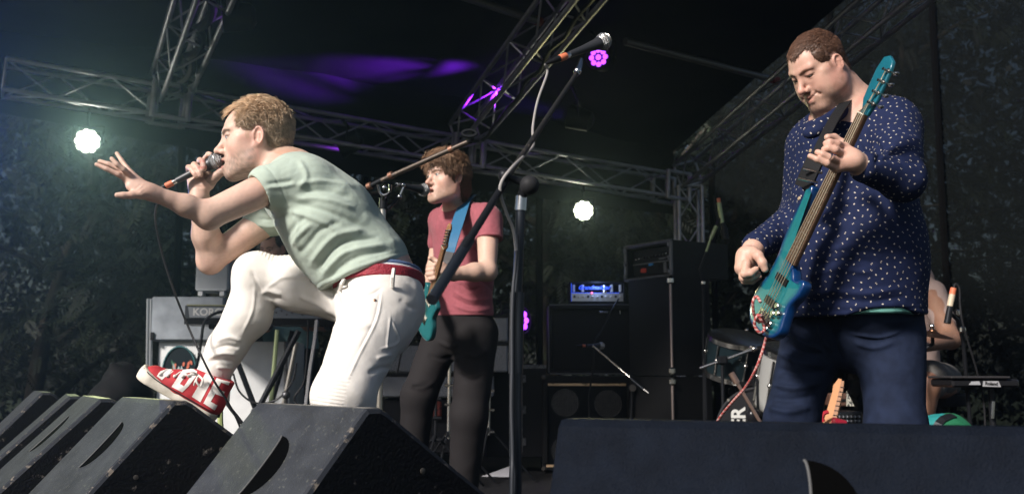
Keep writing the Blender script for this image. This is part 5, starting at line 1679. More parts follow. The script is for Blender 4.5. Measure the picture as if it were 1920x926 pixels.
def build_trees():
    T = [(-300, 12.5, 5.6, 2.0), (60, 13.2, 6.0, 2.1), (380, 12.6, 5.2, 1.9), (640, 13.6, 6.2, 2.0), (830, 14.8, 5.4, 1.9), (1040, 13.8, 5.8, 2.0), (1190, 14.6, 6.4, 2.1), (1400, 14.6, 6.8, 2.2), (1570, 14.4, 7.8, 2.3), (1760, 14.0, 8.4, 2.4), (1990, 13.4, 8.8, 2.5), (2300, 12.6, 8.4, 2.5)]
    names = ['dark tree beyond the left edge of the stage', 'dark tree behind the bright left lamp', 'dim leafy tree behind the hanging microphone cable', 'leafy tree seen between the singer and the guitarist', 'tree behind the guitarist\'s head and shoulder', 'tree behind the small bright lamp at the back', 'tree behind the amplifier stack and truss tower', 'tree between the truss tower and the bassist', 'tall tree right behind the bassist', 'tall dark tree right of the bassist with sky showing through', 'tall dark tree at the right edge of the picture', 'tall tree beyond the right edge of the stage']
    for i, (px, d, h, r) in enumerate(T):
        p = WA(px, 600, d); p[2] = -1.2
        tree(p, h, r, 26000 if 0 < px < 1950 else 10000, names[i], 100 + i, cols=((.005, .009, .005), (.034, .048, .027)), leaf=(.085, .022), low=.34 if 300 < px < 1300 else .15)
    # far hedge closing the view low down, a mass nobody could count
    rs = np.random.RandomState(5); n = 70000
    x = rs.uniform(-14, 18, n); y = 20.5 - .12 * x + rs.normal(0, .8, n); z = -1.2 + rs.uniform(0, 1, n) ** .8 * (9.5 + .8 * np.sin(x * 1.3) + .5 * np.sin(x * 3.1))
    c = np.stack([x, y, z], 1); d = rs.normal(0, 1, (n, 3)); d /= np.linalg.norm(d, axis=1)[:, None]; s = np.cross(d, rs.normal(0, 1, (n, 3))); s /= np.linalg.norm(s, axis=1)[:, None]
    sz = rs.uniform(.05, .13, (n, 1))
    V = np.stack([c, c + d * sz + s * sz * .6, c + d * sz * 2, c + d * sz - s * sz * .6], 1).reshape(-1, 3)
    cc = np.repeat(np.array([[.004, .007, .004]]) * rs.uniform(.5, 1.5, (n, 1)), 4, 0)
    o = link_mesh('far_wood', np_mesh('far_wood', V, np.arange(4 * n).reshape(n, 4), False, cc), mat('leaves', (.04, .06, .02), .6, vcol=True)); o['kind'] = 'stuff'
# ---------------------------------------------------------------- lamps
def par_can(c, aim, label, colour, glow, lens_r=.092, leds=9, energy=0, spot=60, lamp=None, hang=None, blend=.5, group='stage lamps'):
    c = np.array(c, float); A = unit(np.array(aim) - c)
    root = empty('stage_lamp', c, label, 'stage lamp', group)
    blk = mat('black_paint', (.010, .010, .011), .45)
    b = MB(); b.lathe([(.045, -.20), (.085, -.17), (.100, -.02), (.105, .015), (.098, .018), (.094, -.004), (.001, -.006)], c, A, 24); b.build('housing', blk, root, True)
    s = unit(np.cross(A, (0, 0, 1))); u = np.cross(s, A)
    em = mat('lit_%d_%d_%d' % tuple(int(x * 9) for x in colour), (.8, .8, .8), .3, emit=colour, estr=glow)
    def led(q, r):
        b = MB(); b.lathe([(r, 0), (r * .9, .006), (r * .45, .011), (.0005, .012)], q + A * .002, A, 12); b.build('led', em, root, True)
    led(c, lens_r * .30)
    for k in range(leds):
        an = 2 * math.pi * k / leds
        led(c + (s * math.cos(an) + u * math.sin(an)) * lens_r * .72, lens_r * .27)
    top = c + np.array([0, 0, .20]) if hang is None else np.array(hang)
    b = MB(); b.tube([c + s * .115 - A * .08, c + s * .115 - A * .08 + np.array([0, 0, .13]), c - s * .115 - A * .08 + np.array([0, 0, .13]), c - s * .115 - A * .08], .008, 6); b.build('yoke', blk, root)
    b = MB(); b.tube([c - A * .08 + np.array([0, 0, .13]), top], .014, 8); b.build('hook', blk, root)
    if energy:
        ld = bpy.data.lights.new('lamp_light', 'SPOT'); ld.energy = energy; ld.color = lamp or colour; ld.spot_size = math.radians(spot); ld.spot_blend = blend; ld.shadow_soft_size = .05
        lo = bpy.data.objects.new('lamp_light', ld); COL.objects.link(lo); lo.location = c + A * .03; lo.rotation_euler = Vector(A).to_track_quat('-Z', 'Y').to_euler()
        lo.parent = root; lo.matrix_parent_inverse = world_of(root).inverted()
    return root
def build_lamps():
    from mathutils.bvhtree import BVHTree
    bv = BVHTree.FromPolygons([tuple(v) for v in TARP['v']], TARP['f'])
    def tarp_at(px, py):
        d = unit(WA(px, py, 5) - CAMP); h = bv.ray_cast(Vector(CAMP), Vector(d))
        return np.array(h[0]) if h[0] is not None else WA(px, py, 8)
    c1 = WA(164, 265, 7.75)
    par_can(c1, CAMP + np.array([-.25, 0, .35]), 'large bright white stage lamp shining at the left under the back truss', (1.0, 1.0, .80), 38, leds=9, energy=250, spot=46, lamp=(.85, 1.0, .50), hang=c1 + np.array([0, 0, .34]), blend=.9)
    c2 = WA(1094, 395, 9.7)
    par_can(c2, CAMP + np.array([0, 0, .5]), 'small bright white stage lamp under the right back truss', (1.0, 1.0, .72), 38, leds=9, energy=46, spot=44, lamp=(1.0, .95, .40), hang=c2 + np.array([0, 0, .30]), blend=.4)
    c3 = WA(1122, 108, 7.4)
    t3 = tarp_at(735, 128)
    par_can(c3, c3 + np.array([-.30, -.9, -.12]), 'purple stage lamp hanging from the middle roof truss beside the raised microphone', (.30, .04, .75), 3.2, lens_r=.075, leds=8, hang=c3 + np.array([-.05, 0, .20]))
    c4 = WA(421, 32, 6.2)
    par_can(c4, c4 + np.array([-.95, -.28, -.1]), 'purple stage lamp seen edge on beside the steep roof truss', (.35, .06, .90), 4, leds=8, hang=c4 + np.array([0, 0, .30]))
    c5 = WA(976, 600, 7.2)
    par_can(c5, c5 + np.array([.75, -.66, .05]), 'purple stage lamp low down behind the tall microphone stand', (.30, .04, .85), 4, leds=8, lens_r=.085, hang=c5 + np.array([0, .1, -.2]))
    c6 = WA(640, 276, 8.6)
    par_can(c6, c6 + np.array([-.9, .05, -.42]), 'purple stage lamp tucked under the back truss behind the singer', (.30, .04, .75), 2.5, leds=8, hang=c6 + np.array([0, 0, .25]))
    # the purple beam that rakes along the roof sheet from the left end of the row
    c7 = t3 + np.array([1.55, -.25, -.50])
    p7 = par_can(c7, t3, 'purple stage lamp raking the roof sheet, hidden behind the middle roof truss', (.25, .03, .8), 3.0, leds=8, energy=3600, spot=27, lamp=(.28, .02, 1.0), hang=c7 + np.array([0, 0, .30]), blend=1.0)
    c8 = WA(-110, 330, 7.6)  # unseen lamp placed past the frame edge to tint the left haze blue
    par_can(c8, np.array([-2.3, 1.5, 3.1]), 'unseen blue stage lamp put beyond the left edge to tint the haze', (.05, .2, 1.0), 6, leds=8, energy=340, spot=64, lamp=(.03, .20, 1.0), hang=c8 + np.array([0, 0, .30]), blend=1.0)
def build_haze():
    m = bpy.data.materials.new('haze'); m.use_nodes = True; nt = m.node_tree; N = nt.nodes
    for n in list(N):
        if n.type == 'BSDF_PRINCIPLED': N.remove(n)
    v = N.new('ShaderNodeVolumePrincipled'); v.inputs['Color'].default_value = (.46, .64, 1, 1); v.inputs['Density'].default_value = HAZE
    v.inputs['Anisotropy'].default_value = .75
    nt.links.new(v.outputs[0], N['Material Output'].inputs['Volume'])
    b = MB(); b.box((2, 8, 3.0), (60, 50, 11.2)); o = b.build('haze', m); o['kind'] = 'stuff'
HAZE = 0.004

# ---------------------------------------------------------------- stage gear
def pbox(x0, y0, x1, y1, d, depth, bev=.006):
    """box whose front face fills the given picture rectangle at distance d; -> centre, size"""
    a = WA(x0, y1, d); c = WA(x1, y0, d)
    return np.array([(a[0] + c[0]) / 2, d + depth / 2, (a[2] + c[2]) / 2]), (c[0] - a[0], depth, c[2] - a[2])
def text_mesh(txt, size, m, parent, loc, xdir, ydir, name='lettering', bold=0.0, extrude=.0004, shear=0.0, spacing=1.0):
    cu = bpy.data.curves.new(name, 'FONT'); cu.body = txt; cu.size = size; cu.extrude = extrude; cu.offset = bold; cu.shear = shear; cu.space_character = spacing
    cu.align_x = 'CENTER'; cu.align_y = 'CENTER'
    o = bpy.data.objects.new(name, cu); COL.objects.link(o)
    dg = bpy.context.evaluated_depsgraph_get()
    me = bpy.data.meshes.new_from_object(o.evaluated_get(dg))
    bpy.data.objects.remove(o); bpy.data.curves.remove(cu)
    x = Vector(xdir).normalized(); y = Vector(ydir); y = (y - x * y.dot(x)).normalized(); z = x.cross(y)
    M = Matrix((x, y, z)).transposed().to_4x4(); M.translation = Vector(loc)
    me.transform(M)
    return link_mesh(name, me, m, parent)
def wedge(apex_r, ridge_w, yaw, h, rear, front, label, m_face, m_side, slot=True, base=.258, m_top=None):
    """floor monitor: ridge end at apex_r, ridge running left along local -x; sloping rear panel towards the audience"""
    ap = np.array(apex_r); c, s = math.cos(yaw), math.sin(yaw)
    X = np.array([c, -s, 0]); Yv = np.array([s, c, 0]); Z = np.array([0, 0, 1.0])
    z0 = base
    h = ap[2] - z0
    root = empty('floor_monitor', ap * (1, 1, 0) + np.array([0, 0, z0]), label, 'floor monitor', 'floor monitors along the stage front')
    t = .050
    prof = [(-rear, 0), (-rear - .0, .03), (-t * .5, h - .012), (-t * .5 + .014, h), (t * .5, h), (t * .5 + .02, h - .010), (front, .06), (front, 0)]
    fn = lambda u, v, w: ap + X * w + Yv * u + Z * (v - h)
    # cabinet shell with rounded edges at both ends
    rings = [(.012, 0.0), (.003, -.004), (0, -.012), (0, -ridge_w + .012), (.003, -ridge_w + .004), (.012, -ridge_w)]
    n = len(prof); V = []; F = []
    for (i, w) in rings:
        q = inset(prof, i) if i else prof
        V += [fn(u, v, w) for u, v in q]
    F.append(tuple(range(n))); F.append(tuple((len(rings) - 1) * n + k for k in range(n))[::-1])
    for k in range(len(rings) - 1):
        for i in range(n): F.append((k * n + i, (k + 1) * n + i, (k + 1) * n + (i + 1) % n, k * n + (i + 1) % n))
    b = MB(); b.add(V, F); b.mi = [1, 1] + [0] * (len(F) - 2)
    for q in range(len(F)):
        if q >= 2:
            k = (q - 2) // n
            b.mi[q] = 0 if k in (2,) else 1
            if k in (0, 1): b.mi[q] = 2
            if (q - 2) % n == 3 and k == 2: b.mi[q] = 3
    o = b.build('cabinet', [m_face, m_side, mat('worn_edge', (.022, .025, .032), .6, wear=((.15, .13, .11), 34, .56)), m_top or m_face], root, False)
    # hand slot: black plate, a recess's shade put into its colour, proud lip
    sl = np.array([-t * .5 + rear, h - .012 - .03]); ln = np.linalg.norm(sl); dv = sl / ln          # along slope (upwards)
    nrm = np.array([-dv[1], dv[0]])
    if slot:
        W0 = -ridge_w * .52
        def on(a, bb, off): # a up the slope from its foot, bb along ridge
            u = -rear + dv[0] * a + nrm[0] * off; v = .03 + dv[1] * a + nrm[1] * off
            return fn(u, v, W0 + bb)
        out = []
        for k in range(20):
            a = math.pi * k / 19; out.append((ln * .62 - .085 * math.cos(a) * 1.0, .0 + .085 * math.sin(a)))
        for k in range(20):
            a = math.pi * (1 - k / 19); out.append((ln * .62 - .085 * math.cos(a), .0 + .012 * math.sin(a)))
        b = MB(); b.prism(out, lambda a, bb, d: on(a, bb, d), -.02, .0012); b.build('hand_slot', mat('slot_black', (.0012, .0012, .0012), .95, spec=.02), root)
        b = MB(); b.tube([on(a, bb, .001) for a, bb in out[20:]], .0022, 6); b.build('slot_rim', mat('highlight_rim', (.10, .10, .10), .5), root, True)  # pale rim colour paints the highlight along the slot edge
    # front grille facing the performer
    g = [(t * .5 + .035, h - .03), (front - .02, .075)]
    b = MB(); q = [fn(g[0][0] + .004, g[0][1] + .006, -.03), fn(g[0][0] + .004, g[0][1] + .006, -ridge_w + .03), fn(g[1][0] + .004, g[1][1] + .006, -ridge_w + .03), fn(g[1][0] + .004, g[1][1] + .006, -.03)]
    q2 = [p - Z * .012 for p in q]
    b.add(q + q2, [(0, 1, 2, 3), (7, 6, 5, 4), (0, 4, 5, 1), (1, 5, 6, 2), (2, 6, 7, 3), (3, 7, 4, 0)]); b.build('grille', mat('black_mesh_metal', (.012, .012, .013), .5, .5, bump=.8, bscale=400), root)
    # bolts and corner on the side
    for (u, v) in ((-rear * .35, h * .42), (front * .30, h * .60), (front * .05, h * .2)):
        b = MB(); b.lathe([(.007, 0), (.007, .002), (.003, .003)], fn(u, v, .0005), X, 10); b.build('bolt', mat('dull_bolt', (.10, .09, .08), .5, .6), root, True)
    return root
def build_monitors():
    face = mat('textured_black_paint', (.030, .033, .037), .62, spec=.25, var=.30, vscale=14, bump=.6, bscale=260, wear=((.085, .09, .08), 85, .585))
    side = mat('scuffed_black_paint', (.004, .004, .005), .6, bump=.6, bscale=120, wear=((.13, .115, .105), 22, .62))
    wedge(WA(698, 765, 2.20), .48, math.radians(46.5), .36, .30, .47, 'large black floor monitor in the centre foreground with a curved hand slot', face, side, m_top=mat('sunlit_top', (.20, .19, .165), .55, wear=((.04, .04, .045), 14, .58), var=.2, vscale=40))  # sunlight on the ridge strip put into a pale top colour
    wedge(WA(334, 751, 2.86), .50, math.radians(52.5), .36, .31, .44, 'scuffed black floor monitor under the singer\'s raised shoe', face, side, m_top=mat('sunlit_top_yellow', (.24, .22, .13), .6, wear=((.03, .03, .03), 26, .50), var=.3, vscale=60))  # yellowish lit ridge strip painted by the top colour
    wedge(WA(195, 747, 3.45), .48, math.radians(60), .36, .33, .40, 'black floor monitor between the singer\'s monitor and the left ones', face, side, m_top=mat('sunlit_top_yellow', (.24, .22, .13), .6))
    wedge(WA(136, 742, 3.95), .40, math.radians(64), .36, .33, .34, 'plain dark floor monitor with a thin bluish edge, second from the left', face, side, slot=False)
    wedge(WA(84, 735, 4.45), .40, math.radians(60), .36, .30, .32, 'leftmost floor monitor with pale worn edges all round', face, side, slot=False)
    # the near monitor at the right: long ridge seen square on
    face2 = mat('grained_blue_black_paint', (.0045, .0068, .0125), .55, spec=.07, var=.22, vscale=18, bump=.9, bscale=320)
    ap = WA(2117, 804, 1.43)
    wedge(ap, .85, math.radians(22), .36, .16, .40, 'big blurred floor monitor in the right foreground with a rounded left corner', face2, face2)
def cable(pts, r, m, label, n=8, cat='cable', group=None, name='cable'):
    b = MB(); b.tube(catmull(pts, 8), r, n); o = b.build(name, m, None, True); tag(o, label, cat, group); return o
def mic(c_ball, c_tail, label, body=None, tape=True, r=.0255, group=None):
    """handheld microphone: ball grille, tapering handle, plug"""
    a = np.array(c_ball, float); t = np.array(c_tail, float); A = unit(t - a); L = np.linalg.norm(t - a)
    root = empty('microphone', a, label, 'microphone', group)
    steel = mat('mic_mesh', (.34, .34, .35), .35, .9, bump=1.0, bscale=700)
    b = MB(); P = []
    for i in range(11):
        th = math.pi * (.0 + .80 * i / 10); P.append((r * math.sin(th) + 1e-4, -r * math.cos(th)))
    b.lathe(P, a, A, 20); gr = b.build('ball_grille', steel, root, True)
    b = MB(); b.tube([a + A * .0 + np.cross(A, unit(np.cross(A, (0, 0, 1)))) * 0 + (unit(np.cross(A, (0, 0, 1))) * math.cos(q) + np.cross(A, unit(np.cross(A, (0, 0, 1)))) * math.sin(q)) * r * 1.01 for q in np.linspace(0, 2 * math.pi, 25)[:-1]], .0018, 6, closed=True); b.build('grille_band', mat('bright_metal', (.62, .60, .56), .25, 1.0), root, True)
    # wires of the grille as fine raised rings
    b = MB()
    for i in range(1, 8):
        th = math.pi * .80 * i / 8; rr = r * math.sin(th) * 1.008; hh = -r * math.cos(th)
        s = unit(np.cross(A, (0, 0, 1))); u = np.cross(A, s)
        b.tube([a + A * hh + (s * math.cos(q) + u * math.sin(q)) * rr for q in np.linspace(0, 2 * math.pi, 21)[:-1]], .0007, 4, closed=True)
    o = b.build('grille_wire', mat('bright_metal', (.62, .60, .56), .25, 1.0), gr); o['kind'] = 'stuff'
    m = body or mat('mic_handle', (.035, .036, .040), .42, .3)
    b = MB(); b.lathe([(.0005, r * .55), (r * .72, r * .60), (r * .78, r * .8), (r * .66, r * 1.15), (r * .46, L * .62), (r * .38, L * .97), (r * .37, L), (.0005, L)], a, A, 18); b.build('handle', m, root, True)
    plug = mat('bright_metal', (.62, .60, .56), .25, 1.0)
    b = MB(); b.lathe([(.0075, 0), (.0082, .003), (.0082, .012), (.007, .013)], t, A, 14); b.build('plug_ring', plug, root, True)
    if tape:
        b = MB(); b.lathe([(.0088, .012), (.0095, .014), (.0095, .034), (.0085, .036)], t, A, 14); b.build('tape', mat('orange_tape', (.62, .17, .08), .6), root, True)
    b = MB(); b.lathe([(.0085, .036), (.0082, .05), (.0045, .072), (.0030, .085)], t, A, 14); b.build('strain_relief', mat('black_plastic', (.012, .012, .013), .35), root, True)
    return root, t + A * .085
def stand_base(root, foot, r, m, spread=.30, up=.16):
    foot = np.array(foot)
    for k in range(3):
        an = .5 + k * 2.094
        b = MB(); b.tube([foot + np.array([0, 0, up]), foot + np.array([math.cos(an) * spread, math.sin(an) * spread, r])], r, 7); b.build('leg', m, root, True)
    b = MB(); b.lathe([(r * 2.2, up - .03), (r * 2.4, up - .02), (r * 2.4, up + .03), (r * 1.8, up + .04)], foot, (0, 0, 1), 12); b.build('collar', m, root, True)
def build_mic_stands():
    blk = mat('stand_black', (.016, .017, .020), .42, .4, var=.3, vscale=30)
    wornblk = mat('worn_stand', (.030, .029, .029), .5, .5, wear=((.26, .21, .17), 90, .60))
    chrome = mat('chrome', (.55, .55, .56), .2, 1.0)
    tube = mat('blue_black_tube', (.024, .029, .038), .4, .5)
    # --- singer's handheld microphone and its lead
    mb, tail = mic(WA(405, 302, 2.985), WA(331, 339, 2.975), 'silver ball microphone with orange tape held at the singer\'s mouth', mat('grey_mic_handle', (.055, .055, .058), .42, .4), r=.0250)
    grey = mat('dark_cable', (.018, .018, .020), .45)
    p = [tail, WA(303, 362, 2.97), WA(292, 392, 2.96), WA(292, 420, 2.95), WA(305, 480, 2.96), WA(326, 545, 2.96), WA(352, 610, 2.97), WA(378, 668, 2.93), WA(402, 715, 2.93), WA(425, 750, 2.95), WA(450, 800, 2.98), WA(480, 900, 3.0), WA(520, 1080, 3.0)]
    cable(p, .0034, grey, 'thin dark microphone lead hanging from the singer\'s hand past his shin')
    # --- tall foreground boom stand
    root = empty('microphone_stand', WA(965, 1346, 2.0), 'tall boom stand in front of the guitarist with its boom crossing him', 'microphone stand', 'microphone stands')
    foot = WA(966, 1346, 2.02); foot[2] = 0
    b = MB(); b.tube([foot + np.array([0, 0, .02]), WA(967, 700, 2.02)], .0125, 12); b.build('lower_tube', tube, root, True)
    b = MB(); b.tube([WA(967, 700, 2.02), WA(970, 548, 2.02)], .0145, 12); b.build('grip', tube, root, True)
    b = MB(); b.tube([WA(969.5, 560, 2.02), WA(976, 395, 2.02)], .0100, 12); b.build('upper_tube', tube, root, True)
    b = MB(); b.tube([WA(976, 395, 2.02), WA(978, 368, 2.02)], .0125, 12); b.build('collar', chrome, root, True)
    b = MB(); b.sphere(WA(993, 347, 1.99), .0200, 16, 10); b.build('clutch', mat('black_rubber', (.02, .02, .022), .6), root, True)
    b = MB(); b.tube([WA(945, 328, 2.0), WA(990, 348, 2.01)], .0075, 10); b.sphere(WA(946, 329, 2.0), .0135, 12, 8); b.build('knob', blk, root, True)
    b = MB(); b.tube([WA(978, 372, 2.02), WA(984, 350, 2.01)], .011, 10); b.build('swivel', blk, root, True)
    b = MB(); b.tube([WA(868, 468, 1.85), WA(950, 335, 2.02), WA(1082, 137, 2.42)], [.0066, .0066, .0056], 10); b.build('boom', wornblk, root, True)
    b = MB(); b.tube([WA(952, 334, 2.02), WA(868, 468, 1.85)], .0078, 12); b.build('boom_sleeve', blk, root, True)
    b = MB(); b.tube([WA(880, 450, 1.88), WA(812, 558, 1.74)], .0104, 14); b.tube([WA(812, 558, 1.74), WA(809, 562, 1.735)], .0110, 14); b.build('counterweight', tube, root, True)
    b = MB(); b.tube([WA(1080, 140, 2.41), WA(1085, 128, 2.44), WA(1090, 112, 2.47)], [.0075, .0085, .006], 8); b.sphere(WA(1083, 134, 2.42), .0105, 10, 8); b.build('clip', chrome, root, True)
    stand_base(root, foot, .008, blk)
    mb2, t2 = mic(WA(1131, 79, 2.52), WA(1068, 103, 2.46), 'silver ball microphone raised on the tall boom beside the purple lamp', r=.0225)
    pale = mat('pale_grey_cable', (.30, .28, .27), .55)
    p = [t2, WA(1026, 138, 2.43), WA(1008, 190, 2.40), WA(999, 240, 2.38), WA(1000, 272, 2.30), WA(985, 290, 2.12), WA(962, 312, 2.0), WA(942, 338, 1.98), WA(938, 362, 1.98), WA(950, 400, 1.99), WA(962, 430, 2.0), WA(968, 470, 2.0)]
    cable(p, .0033, pale, 'pale grey microphone lead looping down the tall boom stand')
    p = [WA(969, 470, 2.0), WA(966, 505, 2.0), WA(962, 545, 2.0), WA(960, 610, 2.0), WA(960, 690, 2.0), WA(959, 760, 2.0), WA(961, 850, 2.0), WA(960, 940, 2.0), WA(960, 1300, 2.05)]
    cable(p, .0035, mat('steel_grey_cable', (.03, .034, .042), .5), 'dark grey lead running down beside the tall stand\'s pole')
    # --- the guitarist's stand
    root = empty('microphone_stand', WA(706, 1040, 3.8), 'chrome pole boom stand between the singer and the guitarist', 'microphone stand', 'microphone stands')
    foot = WA(706, 1040, 3.8); foot[2] = 0
    b = MB(); b.tube([foot, WA(718, 392, 3.8)], .0115, 12); b.build('pole', mat('ivory_chrome', (.60, .56, .50), .3, .9), root, True)
    b = MB(); b.tube([WA(718, 392, 3.8), WA(719, 372, 3.8)], .016, 12); b.build('collar', blk, root, True)
    b = MB(); b.tube(catmull([WA(708, 346, 3.77), WA(712, 360, 3.78), WA(720, 366, 3.78), WA(730, 360, 3.78), WA(732, 346, 3.77)], 4), .006, 8); b.sphere(WA(721, 352, 3.76), .0105, 10, 8); b.tube([WA(720, 366, 3.78), WA(719, 374, 3.79)], .009, 8); b.build('clutch', chrome, root, True)
    b = MB(); b.tube([WA(640, 377, 3.86), WA(720, 336, 3.79)], .0115, 10); b.build('boom_sleeve', blk, root, True)
    b = MB(); b.tube([WA(716, 338, 3.79), WA(882, 264, 3.62)], .0098, 10); b.build('boom', mat('worn_bronze_tube', (.16, .13, .11), .35, .8, wear=((.30, .24, .19), 60, .55)), root, True)
    for (x, y, d) in ((693, 349, 3.81), (733, 329, 3.775), (846, 280, 3.66)):
        q = WA(x, y, d); ax = unit(WA(882, 264, 3.62) - WA(716, 338, 3.79)); b = MB(); b.lathe([(.012, -.010), (.0145, -.008), (.0145, .008), (.012, .010)], q, ax, 12); b.build('ring', mat('copper_ring', (.42, .22, .15), .35, .8), root, True)
    b = MB(); b.tube([WA(880, 266, 3.62), WA(884, 258, 3.61)], .012, 10)
    c = WA(880, 250, 3.6)
    b.tube([c + np.array([.026 * math.cos(q), 0, .012 * math.sin(q)]) for q in np.linspace(0, 2 * math.pi, 15)[:-1]], .006, 6, closed=True); b.build('clip', blk, root, True)
    b = MB(); b.tube(catmull([WA(726, 392, 3.80), WA(740, 378, 3.82), WA(750, 366, 3.84)], 4), .008, 8); b.tube(catmull([WA(727, 376, 3.79), WA(733, 356, 3.80), WA(744, 346, 3.82)], 4), .0045, 7); b.build('side_arm', blk, root, True)
    b = MB(); b.sphere(WA(749, 369, 3.83), .010, 10, 7); b.sphere(WA(756, 347, 3.83), .010, 10, 7); b.tube([WA(750, 366, 3.83), WA(757, 350, 3.83)], .005, 6); b.build('knob', chrome, root, True)
    stand_base(root, foot, .008, blk)
    mic(WA(794, 356, 3.95), WA(748, 347, 3.84), 'black microphone with a silver ball at the guitarist\'s mouth', tape=False, r=.0255)
    # small stand in front of the guitar cabinet
    root = empty('microphone_stand', WA(1178, 870, 6.6), 'short boom stand with a thin silver rod in front of the black cabinets', 'microphone stand', 'microphone stands')
    foot = WA(1178, 872, 6.6); foot[2] = 0
    silver = mat('bright_metal', (.62, .60, .56), .25, 1.0)
    b = MB(); b.tube([foot, WA(1186, 727, 6.6)], .011, 8); b.build('pole', blk, root, True)
    b = MB(); b.lathe([(.022, -.01), (.024, -.006), (.024, .006), (.022, .010)], WA(1186, 727, 6.57), (0, -1, 0), 14); b.build('clutch', mat('dull_bolt', (.10, .09, .08), .5, .6), root, True)
    b = MB(); b.tube([WA(1112, 648, 6.75), WA(1182, 708, 6.58)], .0085, 8); b.build('rod', silver, root, True)
    b = MB(); b.tube([WA(1182, 708, 6.58), WA(1206, 729, 6.52)], .014, 10); b.build('boom_sleeve', tube, root, True)
    b = MB(); b.tube([WA(1206, 729, 6.52), WA(1230, 747, 6.48)], .0075, 8); b.build('tail', silver, root, True)
    stand_base(root, foot, .008, blk)
    mic(WA(1127, 648, 6.80), WA(1100, 648, 6.74), 'small microphone with red tape pointing at the upper black cabinet', r=.026)
    cable([WA(1160, 560, 6.9), WA(1145, 585, 6.88), WA(1128, 620, 6.86), WA(1116, 640, 6.8), WA(1112, 690, 6.8), WA(1106, 730, 6.85), WA(1104, 760, 6.85), WA(1112, 880, 6.8)], .006, grey, 'thin black lead hanging down the front of the cabinets from the amplifier')
    # overhead stand beside the rack
    root = empty('microphone_stand', WA(1320, 890, 6.3), 'thin boom stand with a green lit arm rising right of the rack case', 'microphone stand', 'microphone stands')
    foot = WA(1322, 890, 6.3); foot[2] = 0
    b = MB(); b.tube([foot, WA(1318, 530, 6.3)], .011, 8); b.build('pole', blk, root, True)
    b = MB(); b.lathe([(.017, -.008), (.017, .008)], WA(1318, 530, 6.3), (0, 0, 1), 12); b.build('collar', silver, root, True)
    green = mat('green_and_green_lit_tube', (.35, .42, .22), .4, .3)  # green light on the arm and microphone put into this tube colour
    b = MB(); b.tube([WA(1318, 530, 6.3), WA(1311, 505, 6.3), WA(1324, 472, 6.3)], .008, 8); b.build('arm', blk, root, True)
    b = MB(); b.tube([WA(1324, 472, 6.3), WA(1332, 448, 6.3)], .008, 8); b.tube([WA(1332, 448, 6.3), WA(1343, 424, 6.3)], .013, 8); b.build('boom', green, root, True)
    b = MB(); b.tube([WA(1343, 424, 6.3), WA(1352, 408, 6.3)], .011, 8); b.build('clip', blk, root, True)
    b = MB(); b.tube(catmull([WA(1338, 366, 6.3), WA(1341, 390, 6.3), WA(1346, 415, 6.3)], 5), .006, 6); b.build('lead_loop', blk, root, True)
    stand_base(root, foot, .008, blk)
    root = empty('microphone', WA(1356, 440, 6.3), 'slim overhead microphone painted as green lit, pointing down right of the rack case', 'microphone')
    b = MB(); b.tube([WA(1348, 380, 6.3), WA(1354, 418, 6.3)], .014, 10); b.build('handle', green, root, True)
    b = MB(); b.tube([WA(1354, 418, 6.3), WA(1359, 432, 6.3)], [.014, .022], 10); b.tube([WA(1357, 430, 6.3), WA(1360, 448, 6.3)], .024, 10); b.build('head', blk, root, True)
    b = MB(); b.tube([WA(1347, 372, 6.3), WA(1348.5, 382, 6.3)], .012, 10); b.build('tape', mat('orange_tape', (.62, .17, .08), .6), root, True)
    # background poles behind the guitarist's legs
    for (x, y0, y1, d, lab) in ((843, 680, 822, 6.2, 'thin silver stand seen between the guitarist\'s legs'), (918, 690, 815, 6.3, 'silver stand just right of the guitarist\'s legs'), (818, 705, 830, 6.0, 'thin black stand seen between the guitarist\'s legs')):
        root = empty('stand', WA(x, y1, d), lab, 'stand', 'small stands behind the guitarist')
        mm = blk if 'black' in lab else silver
        b = MB(); b.tube([WA(x, y0, d), WA(x - 2, y1, d)], .008 if mm is blk else .012, 8); b.build('pole', mm, root, True)
        for yy in (y0 + 42, y0 + 78, y1 - 6):
            b = MB(); q = WA(x, yy, d); b.tube([q + np.array([-.03, -.01, 0]), q + np.array([.03, -.01, 0])], .009, 6); b.build('clamp', silver if mm is silver else blk, root, True)
        ft = WA(x - 2, y1, d)
        for k in range(3):
            an = .3 + k * 2.09; b = MB(); b.tube([ft + np.array([0, 0, .05]), np.array([ft[0] + math.cos(an) * .3, ft[1] + math.sin(an) * .3, .012])], .007, 6); b.build('leg', blk, root, True)

